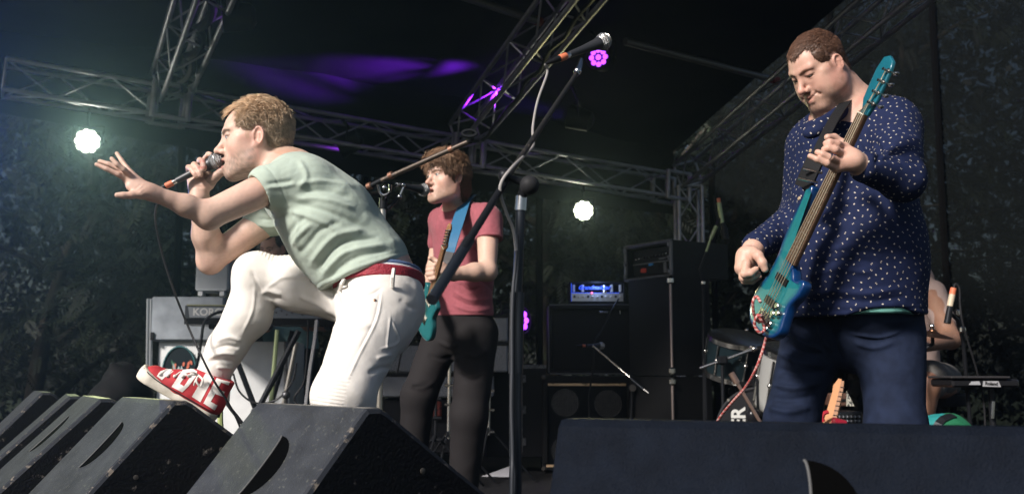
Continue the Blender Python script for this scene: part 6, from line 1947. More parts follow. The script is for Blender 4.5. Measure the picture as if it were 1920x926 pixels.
def build_amps():
    tolex = mat('black_tolex', (.011, .011, .012), .6, bump=.8, bscale=260)
    cloth = mat('black_grille_cloth', (.012, .012, .014), .85, bump=.5, bscale=500)
    silver = mat('bright_metal', (.62, .60, .56), .25, 1.0)
    edge = mat('dark_piping', (.075, .075, .085), .5)
    # bass cabinet
    c, s = pbox(1017, 704, 1187, 882, 6.95, .42)
    root = empty('bass_cabinet', (c[0], c[1], .0), 'big black bass speaker cabinet with a gold strip and round speakers behind mesh', 'speaker cabinet', 'stacked speaker cabinets')
    x0, x1 = c[0] - s[0] / 2, c[0] + s[0] / 2; z0, z1 = c[2] - s[2] / 2, c[2] + s[2] / 2; yf = c[1] - s[1] / 2
    t = .030
    b = MB(); b.box((c[0], c[1] + .03, c[2]), (s[0] - .004, s[1] - .06, s[2] - .004))
    for (cx, cz, sx, sz) in ((c[0], z1 - t * .9, s[0], t * 1.8), (c[0], z0 + t / 2, s[0], t), (x0 + t * .7, c[2], t * 1.4, s[2] - t * 2.9), (x1 - t * .7, c[2], t * 1.4, s[2] - t * 2.9)):
        b.box((cx, yf + .03, cz), (sx, .065, sz), bev=.008)
    b.build('cabinet', tolex, root)
    gold = mat('gold_strip', (.72, .50, .30), .5, .1, var=.15, vscale=8)
    za, zb = WA(1030, 714, 6.95)[2], WA(1030, 723, 6.95)[2]
    b = MB(); b.box((c[0] - .01, yf + .010, (za + zb) / 2), (s[0] - .075, .012, za - zb), bev=.002); st = b.build('name_strip', gold, root)
    ink = mat('black_ink', (.01, .01, .01), .6)
    text_mesh('DYNAMIC BASS SYSTEM', .015, ink, st, (c[0] + .125, yf + .0032, (za + zb) / 2), (1, 0, 0), (0, 0, 1), spacing=1.05)
    text_mesh('EBS', .030, ink, st, (c[0] + .0, yf + .0032, (za + zb) / 2), (1, 0, 0), (0, 0, 1), bold=.001, shear=.2)
    for xx in (-.24, -.03, .22):
        b = MB(); b.lathe([(.005, 0), (.004, .003)], (c[0] + xx, yf + .004, (za + zb) / 2), (0, -1, 0), 8); b.build('screw', ink, st, True)
    zc = WA(1030, 880.5, 6.95)[2]
    b = MB(); b.box((c[0] - .01, yf + .006, z0 + .030), (s[0] - .075, .010, .020), bev=.002); b.build('lower_strip', gold, root)
    for (px, py) in ((1060, 755), (1141, 757), (1060, 845), (1141, 845)):
        q = WA(px, py, 6.95); q[1] = yf + .055
        b = MB(); b.lathe([(.112, 0), (.112, .012), (.100, .014), (.094, .004), (.045, -.03), (.040, -.012), (.001, .002)], q, (0, -1, 0), 28); sp = b.build('speaker', mat('speaker_cone', (.020, .020, .021), .7), root, True)
        b = MB(); b.lathe([(.096, .014), (.096, .019), (.062, .004), (.062, -.004)], q, (0, -1, 0), 28); b.build('cone_ring', mat('pale_cone', (.24, .23, .22), .75, var=.2, vscale=60), sp, True)
    b = MB(); g0, g1 = zb - .008, z0 + .045; gx0, gx1 = x0 + .050, x1 - .050
    n = 46
    for i in range(n): b.box((gx0 + (gx1 - gx0) * i / (n - 1), yf + .016, (g0 + g1) / 2), (.0028, .0028, g0 - g1))
    n2 = 48
    for i in range(n2): b.box(((gx0 + gx1) / 2, yf + .0195, g1 + (g0 - g1) * i / (n2 - 1)), (gx1 - gx0, .0028, .0028))
    o = b.build('wire_grille', mat('black_wire', (.020, .022, .026), .4, .5), root); o['kind'] = 'stuff'
    for sx in (x0 + .012, x1 - .012):
        for sz in (z1 - .012, z0 + .012):
            b = MB(); b.box((sx, yf + .004, sz), (.034, .034, .034), bev=.010); b.build('corner', mat('dull_bolt', (.10, .09, .08), .5, .6), root)
    # guitar cabinet on top
    c, s = pbox(1028, 571, 1196, 702, 6.98, .36)
    c[2] += .002
    root = empty('guitar_cabinet', (c[0], c[1], c[2] - s[2] / 2), 'plain black guitar cabinet standing on the bass cabinet', 'speaker cabinet', 'stacked speaker cabinets')
    x0, x1 = c[0] - s[0] / 2, c[0] + s[0] / 2; z0, z1 = c[2] - s[2] / 2, c[2] + s[2] / 2; yf = c[1] - s[1] / 2
    b = MB(); b.box((c[0], c[1] + .02, c[2]), (s[0], s[1] - .04, s[2]), bev=.010)
    for (cx, cz, sx, sz) in ((c[0], z1 - .018, s[0] - .006, .032), (c[0], z0 + .016, s[0] - .006, .028), (x0 + .016, c[2], .028, s[2] - .064), (x1 - .016, c[2], .028, s[2] - .064)): b.box((cx, yf + .018, cz), (sx, .040, sz), bev=.006)
    b.build('cabinet', tolex, root)
    b = MB(); b.box((c[0], yf + .010, c[2] - .018), (s[0] - .066, .014, s[2] - .105)); b.build('grille_cloth', cloth, root)
    for (a, e) in (((x0 + .004, z0 + .01), (x0 + .004, z1 - .01)), ((x1 - .004, z0 + .01), (x1 - .004, z1 - .01)), ((x0 + .01, z1 - .003), (x1 - .01, z1 - .003)), ((x0 + .01, z0 + .004), (x1 - .01, z0 + .004))):
        b = MB(); b.tube([(a[0], yf - .002, a[1]), (e[0], yf - .002, e[1])], .0048, 6); b.build('piping', edge, root)
    q = WA(1132, 585, 6.96); b = MB(); b.box((q[0], yf - .004, q[2]), (.06, .008, .014), bev=.002); b.build('badge', mat('dull_silver', (.16, .16, .17), .4, .8, wear=((.02, .02, .02), 160, .5)), root)
    q = WA(1163, 585, 6.96); b = MB(); b.box((q[0], yf - .004, q[2]), (.006, .008, .022)); b.build('switch', silver, root)
    # amplifier head
    c, s = pbox(1068, 527, 1172, 568, 6.98, .24)
    root = empty('amplifier_head', (c[0], c[1], c[2] - s[2] / 2), 'amplifier head glowing blue with a chrome knob panel on the guitar cabinet', 'amplifier')
    x0, x1 = c[0] - s[0] / 2, c[0] + s[0] / 2; z0, z1 = c[2] - s[2] / 2, c[2] + s[2] / 2; yf = c[1] - s[1] / 2
    b = MB()
    for (cx, cy, cz, sx, sy, sz) in ((c[0], c[1], z1 - .006, s[0], s[1], .012), (c[0], c[1], z0 + .006, s[0], s[1], .012), (x0 + .006, c[1], c[2], .012, s[1], s[2] - .025), (x1 - .006, c[1], c[2], .012, s[1], s[2] - .025), (c[0], yf + s[1] - .01, c[2], s[0] - .026, .012, s[2] - .026)): b.box((cx, cy, cz), (sx, sy, sz), bev=.002)
    b.build('case', tolex, root)
    pz = z0 + .012 + .030
    b = MB(); b.box((c[0], yf + .012, pz), (s[0] - .028, .016, .056)); pn = b.build('control_panel', mat('brushed_panel', (.55, .57, .62), .35, .8), root)
    white = mat('white_knob', (.7, .68, .62), .4)
    for k in range(11):
        b = MB(); b.lathe([(.0085, 0), (.0075, .012), (.001, .013)], (x0 + .035 + (s[0] - .07) * k / 10, yf + .004, pz + .004), (0, -1, 0), 12); b.build('knob', white if k % 3 else ink, pn, True)
    bl = mat('blue_glow', (.05, .1, .5), .4, emit=(.03, .10, 1.0), estr=.9)
    zt = z0 + .075; zh = z1 - .014 - zt
    for (u, w_, mm) in ((.085, .016, white), (.245, .018, white), (.770, .018, white), (.925, .016, white), (.640, .034, silver)):
        b = MB(); q = (x0 + s[0] * u, yf + .06, zt + zh * .5)
        if mm is silver: b.tube([(q[0], q[1], zt), (q[0], q[1], zt + zh * .8)], w_ / 2, 10)
        else: b.box(q, (w_, .04, zh * .82), bev=.003)
        b.build('valve' if mm is silver else 'transformer', mm, root, mm is silver)
    text_mesh('Grandmeister', .040, bl, root, (x0 + s[0] * .45, yf + .03, zt + zh * .55), (1, 0, 0), (0, 0, 1), name='lit_script', bold=.0008, shear=.3, extrude=.002)
    b = MB(); b.box((x0 + .014, yf + .02, c[2]), (.004, .03, s[2] - .03)); b.build('glow_strip', bl, root)
    b = MB(); b.box((c[0], yf + .16, zt + .006), (s[0] - .05, .02, .008)); b.build('glow_strip', bl, root)
    ld = bpy.data.lights.new('amp_glow', 'POINT'); ld.energy = .8; ld.color = (.35, .5, 1.0); ld.shadow_soft_size = .03
    lo = bpy.data.objects.new('amp_glow', ld); COL.objects.link(lo); lo.location = (c[0], yf - .03, z1 - .03); lo.parent = root; lo.matrix_parent_inverse = world_of(root).inverted()
    b = MB(); b.sphere((x0 + s[0] * .40, yf - .002, pz + .030), .006, 8, 6); b.build('indicator', mat('pink_glow', (.5, .1, .2), .4, emit=(1.0, .12, .25), estr=3), root)
    # tall stacked cabinets with a corner towards the camera
    a = WA(1262, 800, 6.3); yaw = math.radians(58)
    ex = np.array([-math.cos(yaw), math.sin(yaw), 0]); ey = np.array([math.sin(yaw), math.cos(yaw), 0]) * 1.0
    ztop = WA(1262, 517, 6.3)[2]; zj = WA(1262, 705, 6.3)[2]
    lab = ['lower black cabinet of the tall stack with a silver corner edge', 'upper black cabinet of the tall stack carrying the rack case']
    wl, wr_ = .42, .37
    for k, (za, zb) in enumerate(((.0, zj - .004), (zj + .004, ztop))):
        root = empty('tall_cabinet', a * (1, 1, 0) + np.array([0, 0, za]), lab[k], 'speaker cabinet', 'tall stacked cabinets')
        base = a * (1, 1, 0); V = []
        for z in (za, zb):
            for (i, j) in ((0, 0), (1, 0), (1, 1), (0, 1)): V.append(base + ex * i * wl + np.array([.85, .53, 0]) * j * wr_ * .9 + np.array([0, 0, z]))
        b = MB(); b.add(V, [(0, 1, 2, 3)[::-1], (4, 5, 6, 7), (0, 4, 5, 1)[::-1], (1, 5, 6, 2)[::-1], (2, 6, 7, 3)[::-1], (3, 7, 4, 0)[::-1]]); b.build('cabinet', tolex, root)
        b = MB(); b.tube([base + np.array([0, -.004, za + .02]), base + np.array([0, -.004, zb - .02])], .009, 8); b.build('corner_edge', mat('copper_edge', (.34, .28, .26), .4, .7), root, True)
        for z in (za + .03, zb - .03):
            b = MB(); b.box(base + np.array([0, -.004, z]), (.04, .04, .045), bev=.010); b.build('corner', silver, root)
    # rack case on top
    fl = [WA(1171, 465, 6.75), WA(1257, 454, 6.35), WA(1259, 511, 6.35), WA(1171, 522, 6.75)]
    ex = unit((fl[1] - fl[0]) * (1, 1, 0)); ez = np.array([0, 0, 1.0]); ey = np.cross(ez, ex); w = np.linalg.norm((fl[1] - fl[0])[:2]); zb = ztop + .004; h = .235
    o0 = np.array([fl[0][0], fl[0][1], zb])
    root = empty('rack_case', o0, 'open fronted rack case with rounded edges on top of the tall cabinets', 'rack case')
    fn = lambda u, v, d: o0 + ex * u + ez * v + ey * d
    b = MB(); dep = .50
    for (u0, u1, v0, v1) in ((0, w, 0, .022), (0, w, h - .022, h), (0, .022, .022, h - .022), (w - .022, w, .022, h - .022)):
        b.prism([(u0, v0), (u1, v0), (u1, v1), (u0, v1)], fn, .012, dep)
    b.prism([(.022, .022), (w - .022, .022), (w - .022, h - .022), (.022, h - .022)], fn, .12, dep - .01)
    b.build('case', mat('black_plastic', (.012, .012, .013), .35), root)
    rim = [(0.012, 0.012), (w - .012, .012), (w - .012, h - .012), (.012, h - .012)]
    b = MB(); b.tube([fn(u, v, .006) for u, v in closed_curve([(.02, .006), (w / 2, .005), (w - .02, .006), (w - .005, .02), (w - .005, h / 2), (w - .005, h - .02), (w - .02, h - .006), (w / 2, h - .005), (.02, h - .006), (.005, h - .02), (.005, h / 2), (.005, .02)], 3)], .012, 8, closed=True); b.build('rim', mat('grey_rim', (.13, .13, .135), .45, .3, var=.2, vscale=20), root, True)
    for k, (v0, v1) in enumerate(((.030, .105), (.115, .205))):
        b = MB(); b.prism([(.03, v0), (w - .03, v0), (w - .03, v1), (.03, v1)], fn, .05, .14); un = b.build('rack_unit', mat('rack_black', (.014, .014, .016), .4, .4), root)
        if k == 0:
            b = MB(); b.prism(closed_curve([(.12, .052), (.165, .050), (.17, .064), (.165, .078), (.12, .078), (.115, .064)], 3), fn, .044, .049); b.build('logo_patch', mat('red_patch', (.55, .05, .03), .5), un)
            b = MB(); b.prism([(.20, .090), (.245, .092), (.245, .112), (.20, .110)], fn, .042, .047); b.build('label', mat('blue_label', (.02, .22, .55), .5), un)
            b = MB(); b.prism([(w - .12, .032), (w - .09, .032), (w - .09, .102), (w - .12, .102)], fn, .042, .049); b.build('panel', mat('grey_rim', (.13, .13, .135), .45, .3), un)
            b = MB(); b.prism([(.035, .106), (w - .035, .106), (w - .035, .113), (.035, .113)], fn, .040, .049); b.build('lip', mat('grey_rim', (.13, .13, .135), .45, .3), un)
        else:
            for q in range(10):
                b = MB(); b.lathe([(.006, 0), (.005, .01)], fn(.07 + q * (w - .16) / 9, .145 + .012 * (q / 9), .049), -ey, 8); b.build('knob', silver if q in (0, 1, 9) else mat('dull_silver', (.16, .16, .17), .4, .8), un, True)
            b = MB(); b.prism([(w - .17, .125), (w - .10, .125), (w - .10, .134), (w - .17, .134)], fn, .044, .049); b.build('display', mat('grey_rim', (.13, .13, .135), .45, .3), un)
    for (u, v) in ((.012, .03), (.012, h - .03), (w - .012, .03), (w - .012, h - .03), (.012, h / 2), (w - .012, h / 2)):
        b = MB(); b.box(fn(u, v, -.006), (.020, .020, .034), bev=.004); b.build('latch', mat('dull_silver', (.16, .16, .17), .4, .8), root)
    # black road case with latches behind the tall stand
    c, s = pbox(912, 684, 1024, 856, 7.0, .5)
    root = empty('road_case', (c[0], c[1], c[2] - s[2] / 2), 'black road case with metal edges and latches left of the bass cabinet', 'road case')
    b = MB(); b.box(c, s, bev=.004); b.build('case', mat('road_case_black', (.010, .010, .012), .4, bump=.2), root)
    x0, x1 = c[0] - s[0] / 2, c[0] + s[0] / 2; z0, z1 = c[2] - s[2] / 2, c[2] + s[2] / 2; yf = c[1] - s[1] / 2
    ed = mat('dull_silver', (.16, .16, .17), .4, .8)
    b = MB(); b.box((c[0], yf - .004, z1 - .012), (s[0] + .01, .012, .030), bev=.003); b.build('edge', ed, root)
    b = MB(); xm = WA(978, 700, 7)[0]; b.box((xm, yf - .003, c[2]), (.012, .010, s[2] - .06)); b.build('edge', ed, root)
    for py in (710, 768, 828):
        q = WA(983, py, 6.98); b = MB(); b.box((q[0], yf - .007, q[2]), (.030, .014, .055), bev=.003); b.build('latch', ed, root)
    # grey flecked cases behind the guitarist
    fleck = mat('grey_fleck_carpet', (.13, .135, .15), .95, wear=((.52, .53, .55), 240, .50), bump=.5, bscale=300)
    for (x0_, y0_, x1_, y1_, lab) in ((716, 642, 952, 697, 'upper grey flecked carpet case behind the guitarist'), (716, 700, 925, 744, 'lower grey flecked carpet case behind the guitarist'), (925, 590, 952, 640, 'small grey flecked case right of the guitarist\'s hip')):
        c, s = pbox(x0_, y0_, x1_, y1_, 6.7, .45); b = MB()
        root = empty('carpet_case', (c[0], c[1], c[2] - s[2] / 2), lab, 'carpet case', 'grey carpet cases')
        b.box(c, s, bev=.01); b.build('body', fleck, root)
        b = MB(); b.box((c[0], c[1] - s[1] / 2 - .004, c[2] + s[2] / 2 - .008), (s[0] + .01, .014, .022), bev=.003); b.build('edge', mat('black_plastic', (.012, .012, .013), .35), root)
    c, s = pbox(716, 747, 905, 850, 6.75, .4); b = MB(); b.box(c, s, bev=.01); o = b.build('dolly', mat('road_case_black', (.010, .010, .012), .4)); tag(o, 'black case under the grey flecked cases behind the guitarist', 'road case')
    c, s = pbox(798, 752, 828, 782, 6.68, .03); b = MB(); b.box(c, s, bev=.012); o = b.build('red_cloth', mat('red_felt', (.16, .025, .018), .9, wear=((.05, .02, .02), 90, .5), bump=.6, bscale=90)); tag(o, 'dull red cloth hanging behind the guitarist\'s legs', 'cloth')
    # set list on the deck
    P = [WA(903, 888, 6.70), WA(930, 880, 6.92), WA(957, 880, 6.92), WA(955, 890, 6.66)]
    q = [np.array([p[0], p[1], .004]) for p in P]; q[2][2] = .05
    V = q + [p + np.array([0, .002, .002]) for p in q]
    b = MB(); b.add(V, [(0, 1, 2, 3), (7, 6, 5, 4), (0, 4, 5, 1), (1, 5, 6, 2), (2, 6, 7, 3), (3, 7, 4, 0)]); o = b.build('paper_sheet', mat('white_paper', (.45, .45, .48), .8)); tag(o, 'white sheet of paper lying on the deck by the tall stand', 'paper'); sheet = o
    for k in range(4):
        e0 = q[0] * .8 + q[2] * .2; b = MB(); ss = q[0] + (q[3] - q[0]) * (.25 + 0 * k) + (q[1] - q[0]) * (.25 + .18 * k); ee = ss + (q[3] - q[0]) * (.3 + .08 * (k % 2))
        b.tube([ss + np.array([0, -.004, .006]), ee + np.array([0, -.004, .006])], .0022, 4); b.build('written_line', ink, sheet)

def build_keys():
    dark = mat('keyboard_shell', (.030, .034, .042), .45, var=.2, vscale=20)
    panel = mat('keyboard_back', (.20, .215, .235), .45, .1)
    silver = mat('bright_metal', (.62, .60, .56), .25, 1.0); blk = mat('black_plastic', (.012, .012, .013), .35)
    # white organ cabinet with a painted round opening
    cream = mat('pale_cabinet', (.70, .71, .71), .6, var=.08, vscale=10, bump=.15, bscale=300)
    steel = mat('scuffed_steel', (.24, .265, .295), .45, .2, var=.25, vscale=9, wear=((.26, .27, .28), 30, .66))
    c, s = pbox(287, 640, 545, 885, 6.6, .5)
    root = empty('organ_cabinet', (c[0], c[1], c[2] - s[2] / 2), 'pale cabinet with a round flower picture standing behind the raised shoe', 'cabinet')
    yf = 6.6; b = MB(); b.box(c, s, bev=.008); b.build('cabinet', cream, root)
    c2, s2 = pbox(280, 556, 421, 639, 6.55, .5); b = MB(); b.box(c2, s2, bev=.012); b.build('lid', steel, root)
    for x in (278, 284):
        b = MB(); b.tube([WA(x, 560, 6.56), WA(x - 4, 880, 6.56)], .011, 8); b.build('edge_trim', mat('dull_aluminium', (.34, .36, .38), .4, .8), root, True)
    b = MB(); q = WA(285, 630, 6.54); b.box(q, (.02, .01, .05)); b.build('keyhole', blk, root)
    # oval picture
    cc = WA(336, 694, 6.585); rx, rz = .108, .155
    b = MB(); b.prism([(rx * math.cos(a), rz * math.sin(a)) for a in np.linspace(0, 2 * math.pi, 33)[:-1]], lambda u, v, d: cc + np.array([u, d, v]), 0, .012); pic = b.build('round_picture', mat('picture_night', (.006, .012, .016), .5), root)
    b = MB(); b.tube([cc + np.array([rx * math.cos(a), -.002, rz * math.sin(a)]) for a in np.linspace(0, 2 * math.pi, 33)[:-1]], .006, 6, closed=True); b.build('picture_rim', mat('teal_rim', (.02, .10, .11), .5), pic, True)
    rs = np.random.RandomState(3)
    cols = [((.02, .10, .05), 10), ((.55, .13, .07), 7), ((.50, .56, .55), 9), ((.22, .38, .40), 6)]
    for ci, (cl, n) in enumerate(cols):
        b = MB()
        for _ in range(n):
            if ci == 1: u, v, w, h = rs.uniform(-.07, .08), rs.uniform(-.01, .08), .008, .016
            elif ci == 0: u, v, w, h = rs.uniform(-.075, -.01), rs.uniform(-.07, .05), .007, .034
            else: u, v, w, h = rs.uniform(-.05, .05), rs.uniform(-.09, .0), .006, .062
            an = rs.uniform(-.5, .5); p = []
            for a in np.linspace(0, 2 * math.pi, 8)[:-1]:
                x, y = w * math.cos(a), h * math.sin(a); p.append((u + x * math.cos(an) - y * math.sin(an), v + x * math.sin(an) + y * math.cos(an)))
            if max((pp[0] / rx) ** 2 + (pp[1] / rz) ** 2 for pp in p) > .85: continue
            dz = -.0012 - .0005 * ci - .00008 * _
            b.prism(p, lambda uu, vv, d: cc + np.array([uu, d, vv]), dz - .0004, dz)
        o = b.build('painted_petals', mat('petal_%d' % ci, cl, .6), pic); o['kind'] = 'stuff'
    # grey box on top
    c, s = pbox(365, 480, 430, 545, 6.65, .25); root = empty('grey_speaker_box', (c[0], c[1], c[2] - s[2] / 2), 'plain grey box on small feet above the keyboard cabinet', 'box')
    b = MB(); b.box(c, s, bev=.012); b.build('shell', mat('light_grey_shell', (.42, .44, .46), .5, var=.06), root)
    b = MB(); b.box((c[0], c[1] - s[1] / 2 - .002, c[2] - s[2] / 2 + .006), (s[0] - .02, .01, .012), bev=.002); b.build('base_lip', mat('light_lip', (.5, .52, .54), .4), root)
    for x in (378, 418):
        b = MB(); q = WA(x, 550, 6.68); b.box(q, (.03, .06, .035)); b.build('foot', cream, root)
    # keyboard seen from behind
    a = WA(346, 588, 6.1); e = WA(640, 594, 6.25); ex = unit((e - a) * (1, 1, 0)); L = np.linalg.norm((e - a)[:2]); ez = np.array([0, 0, 1.0]); ey = np.cross(ez, ex)
    zc = a[2]; o0 = np.array([a[0], a[1], zc])
    fn = lambda u, v, d: o0 + ex * u + ez * v + ey * d
    root = empty('keyboard', o0, 'stage keyboard seen from behind on a crossed stand under the singer\'s thigh', 'keyboard')
    b = MB(); b.prism([(0, -.062), (L, -.062), (L, .050), (0, .050)], fn, .012, .32); b.build('shell', dark, root)
    b = MB(); b.prism([(.03, -.022), (L - .01, -.022), (L - .01, .042), (.02, .042)], fn, .0, .011); bp = b.build('back_panel', panel, root)
    b = MB(); b.prism([(0, -.064), (L, -.064), (L, -.028), (0, -.028)], fn, -.004, .010); b.build('lower_lip', mat('gloss_black', (.010, .010, .012), .2), root)
    b = MB(); b.prism([(.01, .050), (L, .050), (L, .058), (.01, .058)], fn, .004, .1); b.build('top_edge', mat('olive_edge', (.22, .22, .13), .4), root)
    text_mesh('KORG', .062, mat('off_white_print', (.52, .52, .50), .5), bp, fn(.135, .010, -.0008), ex, ez, bold=.0012)
    for k in range(14):
        u = .42 + k * (L - .5) / 14; b = MB(); b.lathe([(.007, 0), (.007, .004), (.004, .004), (.004, .001)], fn(u, .012 + .012 * ((k * 7) % 3 - 1), -.001), -ey, 10); b.build('socket', silver if k > 9 else mat('dull_silver', (.16, .16, .17), .4, .8), bp, True)
    for u in (.16, .50, .86):
        b = MB(); b.tube([fn(u, -.075, .02), fn(u, -.075, .14)], .020, 10); b.build('support', blk, root, True)
    # crossed stand
    root = empty('keyboard_stand', WA(510, 880, 6.2), 'black crossed keyboard stand with silver tubes below the keyboard', 'keyboard stand')
    st = mat('stand_black', (.016, .017, .020), .42, .4)
    al = mat('ivory_chrome', (.60, .56, .50), .3, .9)
    for (x0, y0, x1, y1, r, d, m_) in ((425, 625, 492, 800, .017, 6.05, st), (560, 620, 478, 778, .018, 6.0, st), (548, 620, 500, 790, .015, 6.3, st), (436, 600, 424, 760, .020, 6.35, al), (520, 618, 505, 790, .014, 6.2, mat('green_and_green_lit_tube', (.35, .42, .22), .4, .3)), (556, 640, 528, 775, .014, 6.2, al), (536, 640, 536, 800, .012, 6.25, mat('dull_silver', (.16, .16, .17), .4, .8))):
        b = MB(); b.tube([WA(x0, y0, d), WA(x1, y1, d)], r, 8); b.build('tube', m_, root, True)
    for (x, y) in ((478, 772), (504, 610), (536, 740)):
        b = MB(); b.sphere(WA(x, y, 5.98), .026, 10, 7); b.build('joint', mat('dull_silver', (.16, .16, .17), .4, .8), root, True)
    blkc = mat('dark_cable', (.018, .018, .020), .45)
    cable([fn(.27, .02, -.01), WA(402, 588, 6.0), WA(383, 605, 6.0), WA(377, 640, 6.0), WA(370, 680, 6.05), WA(352, 720, 6.1), WA(350, 800, 6.2), WA(360, 880, 6.3)], .009, blkc, 'black lead plugged into the back of the keyboard')
    cable([WA(578, 600, 6.0), WA(576, 660, 6.0), WA(570, 715, 6.0), WA(552, 745, 6.0), WA(560, 760, 6.0)], .006, blkc, 'thin black lead hanging below the right half of the keyboard')
    cable([WA(437, 700, 6.0), WA(450, 735, 6.0), WA(480, 755, 6.0), WA(520, 748, 6.0), WA(548, 715, 6.0), WA(556, 680, 6.0)], .006, blkc, 'thin dark lead sagging between the stand tubes')
    cable([WA(415, 740, 3.3), WA(432, 765, 3.3), WA(458, 800, 3.3), WA(480, 850, 3.35), WA(520, 1060, 3.4)], .006, blkc, 'black lead running down behind the singer\'s shoe')
    cable([WA(413, 758, 3.5), WA(414, 800, 3.5), WA(424, 850, 3.5), WA(440, 1000, 3.6)], .010, mat('lime_cable', (.34, .40, .16), .5), 'pale green cable hanging behind the heel of the raised shoe')
    # beaded chain
    pts = catmull([WA(594, 603, 5.9), WA(590, 640, 5.9), WA(582, 690, 5.9), WA(576, 740, 5.9), WA(570, 790, 5.9)], 12); b = MB()
    for p in pts: b.sphere(p, .0135, 6, 4)
    b.tube(pts, .006, 5); o = b.build('coiled_lead', mat('grey_beads', (.20, .20, .21), .5), None, True); tag(o, 'grey coiled lead hanging straight down from the keyboard', 'cable')
    # the keyboard player
    root = person_root('grey haired man behind the keyboard under the singer\'s arm', None, WA(520, 880, 7.1))
    skin = mat('skin', (.5, .3, .2), .48, vcol=True, sss=.12, bump=.12, bscale=420, spec=.4)
    R = frame((-.35, -.92, -.18), (0, 0, 1)); t = WA(512, 470, 7.0); hs = 1.0
    pr = dict(mouth=.002, stubble=.4, brows=(.12, .09, .07), hair=(.10, .09, .085), hair2=(.20, .19, .18), hair_side=(.14, .13, .12), hairline=.080, recede=.02, side=.01, nape=.04, scalp=(.24, .17, .13), lid=.003)
    S = Solid(); head_ops(S, R, t, hs, mouth=.002, lid=.003, neck_to=WA(525, 515, 7.08)); S.at()
    S.rc(WA(535, 545, 7.15), WA(545, 640, 7.15), .12, .12, k=.05)
    S.chain([WA(490, 550, 7.1), WA(478, 610, 7.0), WA(500, 615, 6.6)], [.05, .04, .03]); S.chain([WA(590, 550, 7.15), WA(606, 610, 7.05), WA(575, 612, 6.62)], [.05, .04, .03])
    for sx, x in ((-1, 500), (1, 572)):
        for k in range(5): finger(S, [WA(x + k * 3 - 6, 612, 6.62), WA(x + k * 4 - 8, 608, 6.55), WA(x + k * 4 - 8, 611, 6.50)], .010, .008, k=.004)
    V, F = S.mesh(.0055, smooth=1); col = skin_colour(V, normals(V, F), [(R, t, hs, pr)], base=(.52, .31, .23), red=(.52, .2, .15), seed=23)
    solid_object('body', V, F, skin, root, col); eyes(root, R, t, hs, (0, 1, -.3), (.10, .10, .10))
    hair(root, R, t, hs, pr, mat('hair', (.3, .2, .1), .5, vcol=True), thick=.006, n_strands=2500, length=.012, curl=.3, lift=.5, width=.0018, seed=31, lumps=.001)
    S = Solid(); S.rc(WA(535, 535, 7.15), WA(548, 660, 7.15), .15, .15, k=.05, flat=((1, 0, 0), 1.3)); S.rc(WA(492, 548, 7.1), WA(484, 585, 7.05), .07, .06); S.rc(WA(588, 548, 7.15), WA(600, 585, 7.1), .07, .06); S.plane(WA(548, 655, 7.15), (0, 0, -1)); S.rc(WA(525, 515, 7.08), WA(518, 470, 7.0), .066, .08, op='s')
    V, F = S.mesh(.009, smooth=2); V = cloth_noise(V, F, .005, 16, 3); solid_object('t_shirt', V, F, mat('faded_teal_cotton', (.16, .27, .27), .85, var=.1), root)
    S = Solid(); S.rc(WA(548, 640, 7.15), WA(548, 690, 7.15), .14, .14, flat=((1, 0, 0), 1.2)); S.rc(WA(525, 680, 7.15), WA(520, 870, 7.15), .09, .06); S.rc(WA(575, 680, 7.15), WA(580, 870, 7.15), .09, .06); S.plane(WA(548, 645, 7.15), (0, 0, 1), reach=.25)
    V, F = S.mesh(.01, smooth=2); solid_object('trousers', V, F, mat('black_denim', (.018, .016, .017), .8), root)
    # covered gear at the far left
    S = Solid()
    for (x, y, d, r) in ((225, 740, 5.6, .11), (240, 715, 5.7, .09), (205, 760, 5.6, .12), (256, 745, 5.7, .11), (235, 790, 5.7, .16), (228, 700, 5.7, .06)): S.el(WA(x, y, d), (r, r, r * .8), k=.1)
    S.rc(WA(238, 712, 5.65), WA(208, 682, 5.6), .05, .008, k=.05)
    V, F = S.mesh(.016, smooth=2); V = cloth_noise(V, F, .018, 9, 7); o = link_mesh('black_cover', np_mesh('black_cover', V, F), mat('black_cover_cloth', (.005, .005, .006), .8, bump=.4, bscale=80)); tag(o, 'black cloth thrown over gear at the left behind the floor monitors', 'cover')

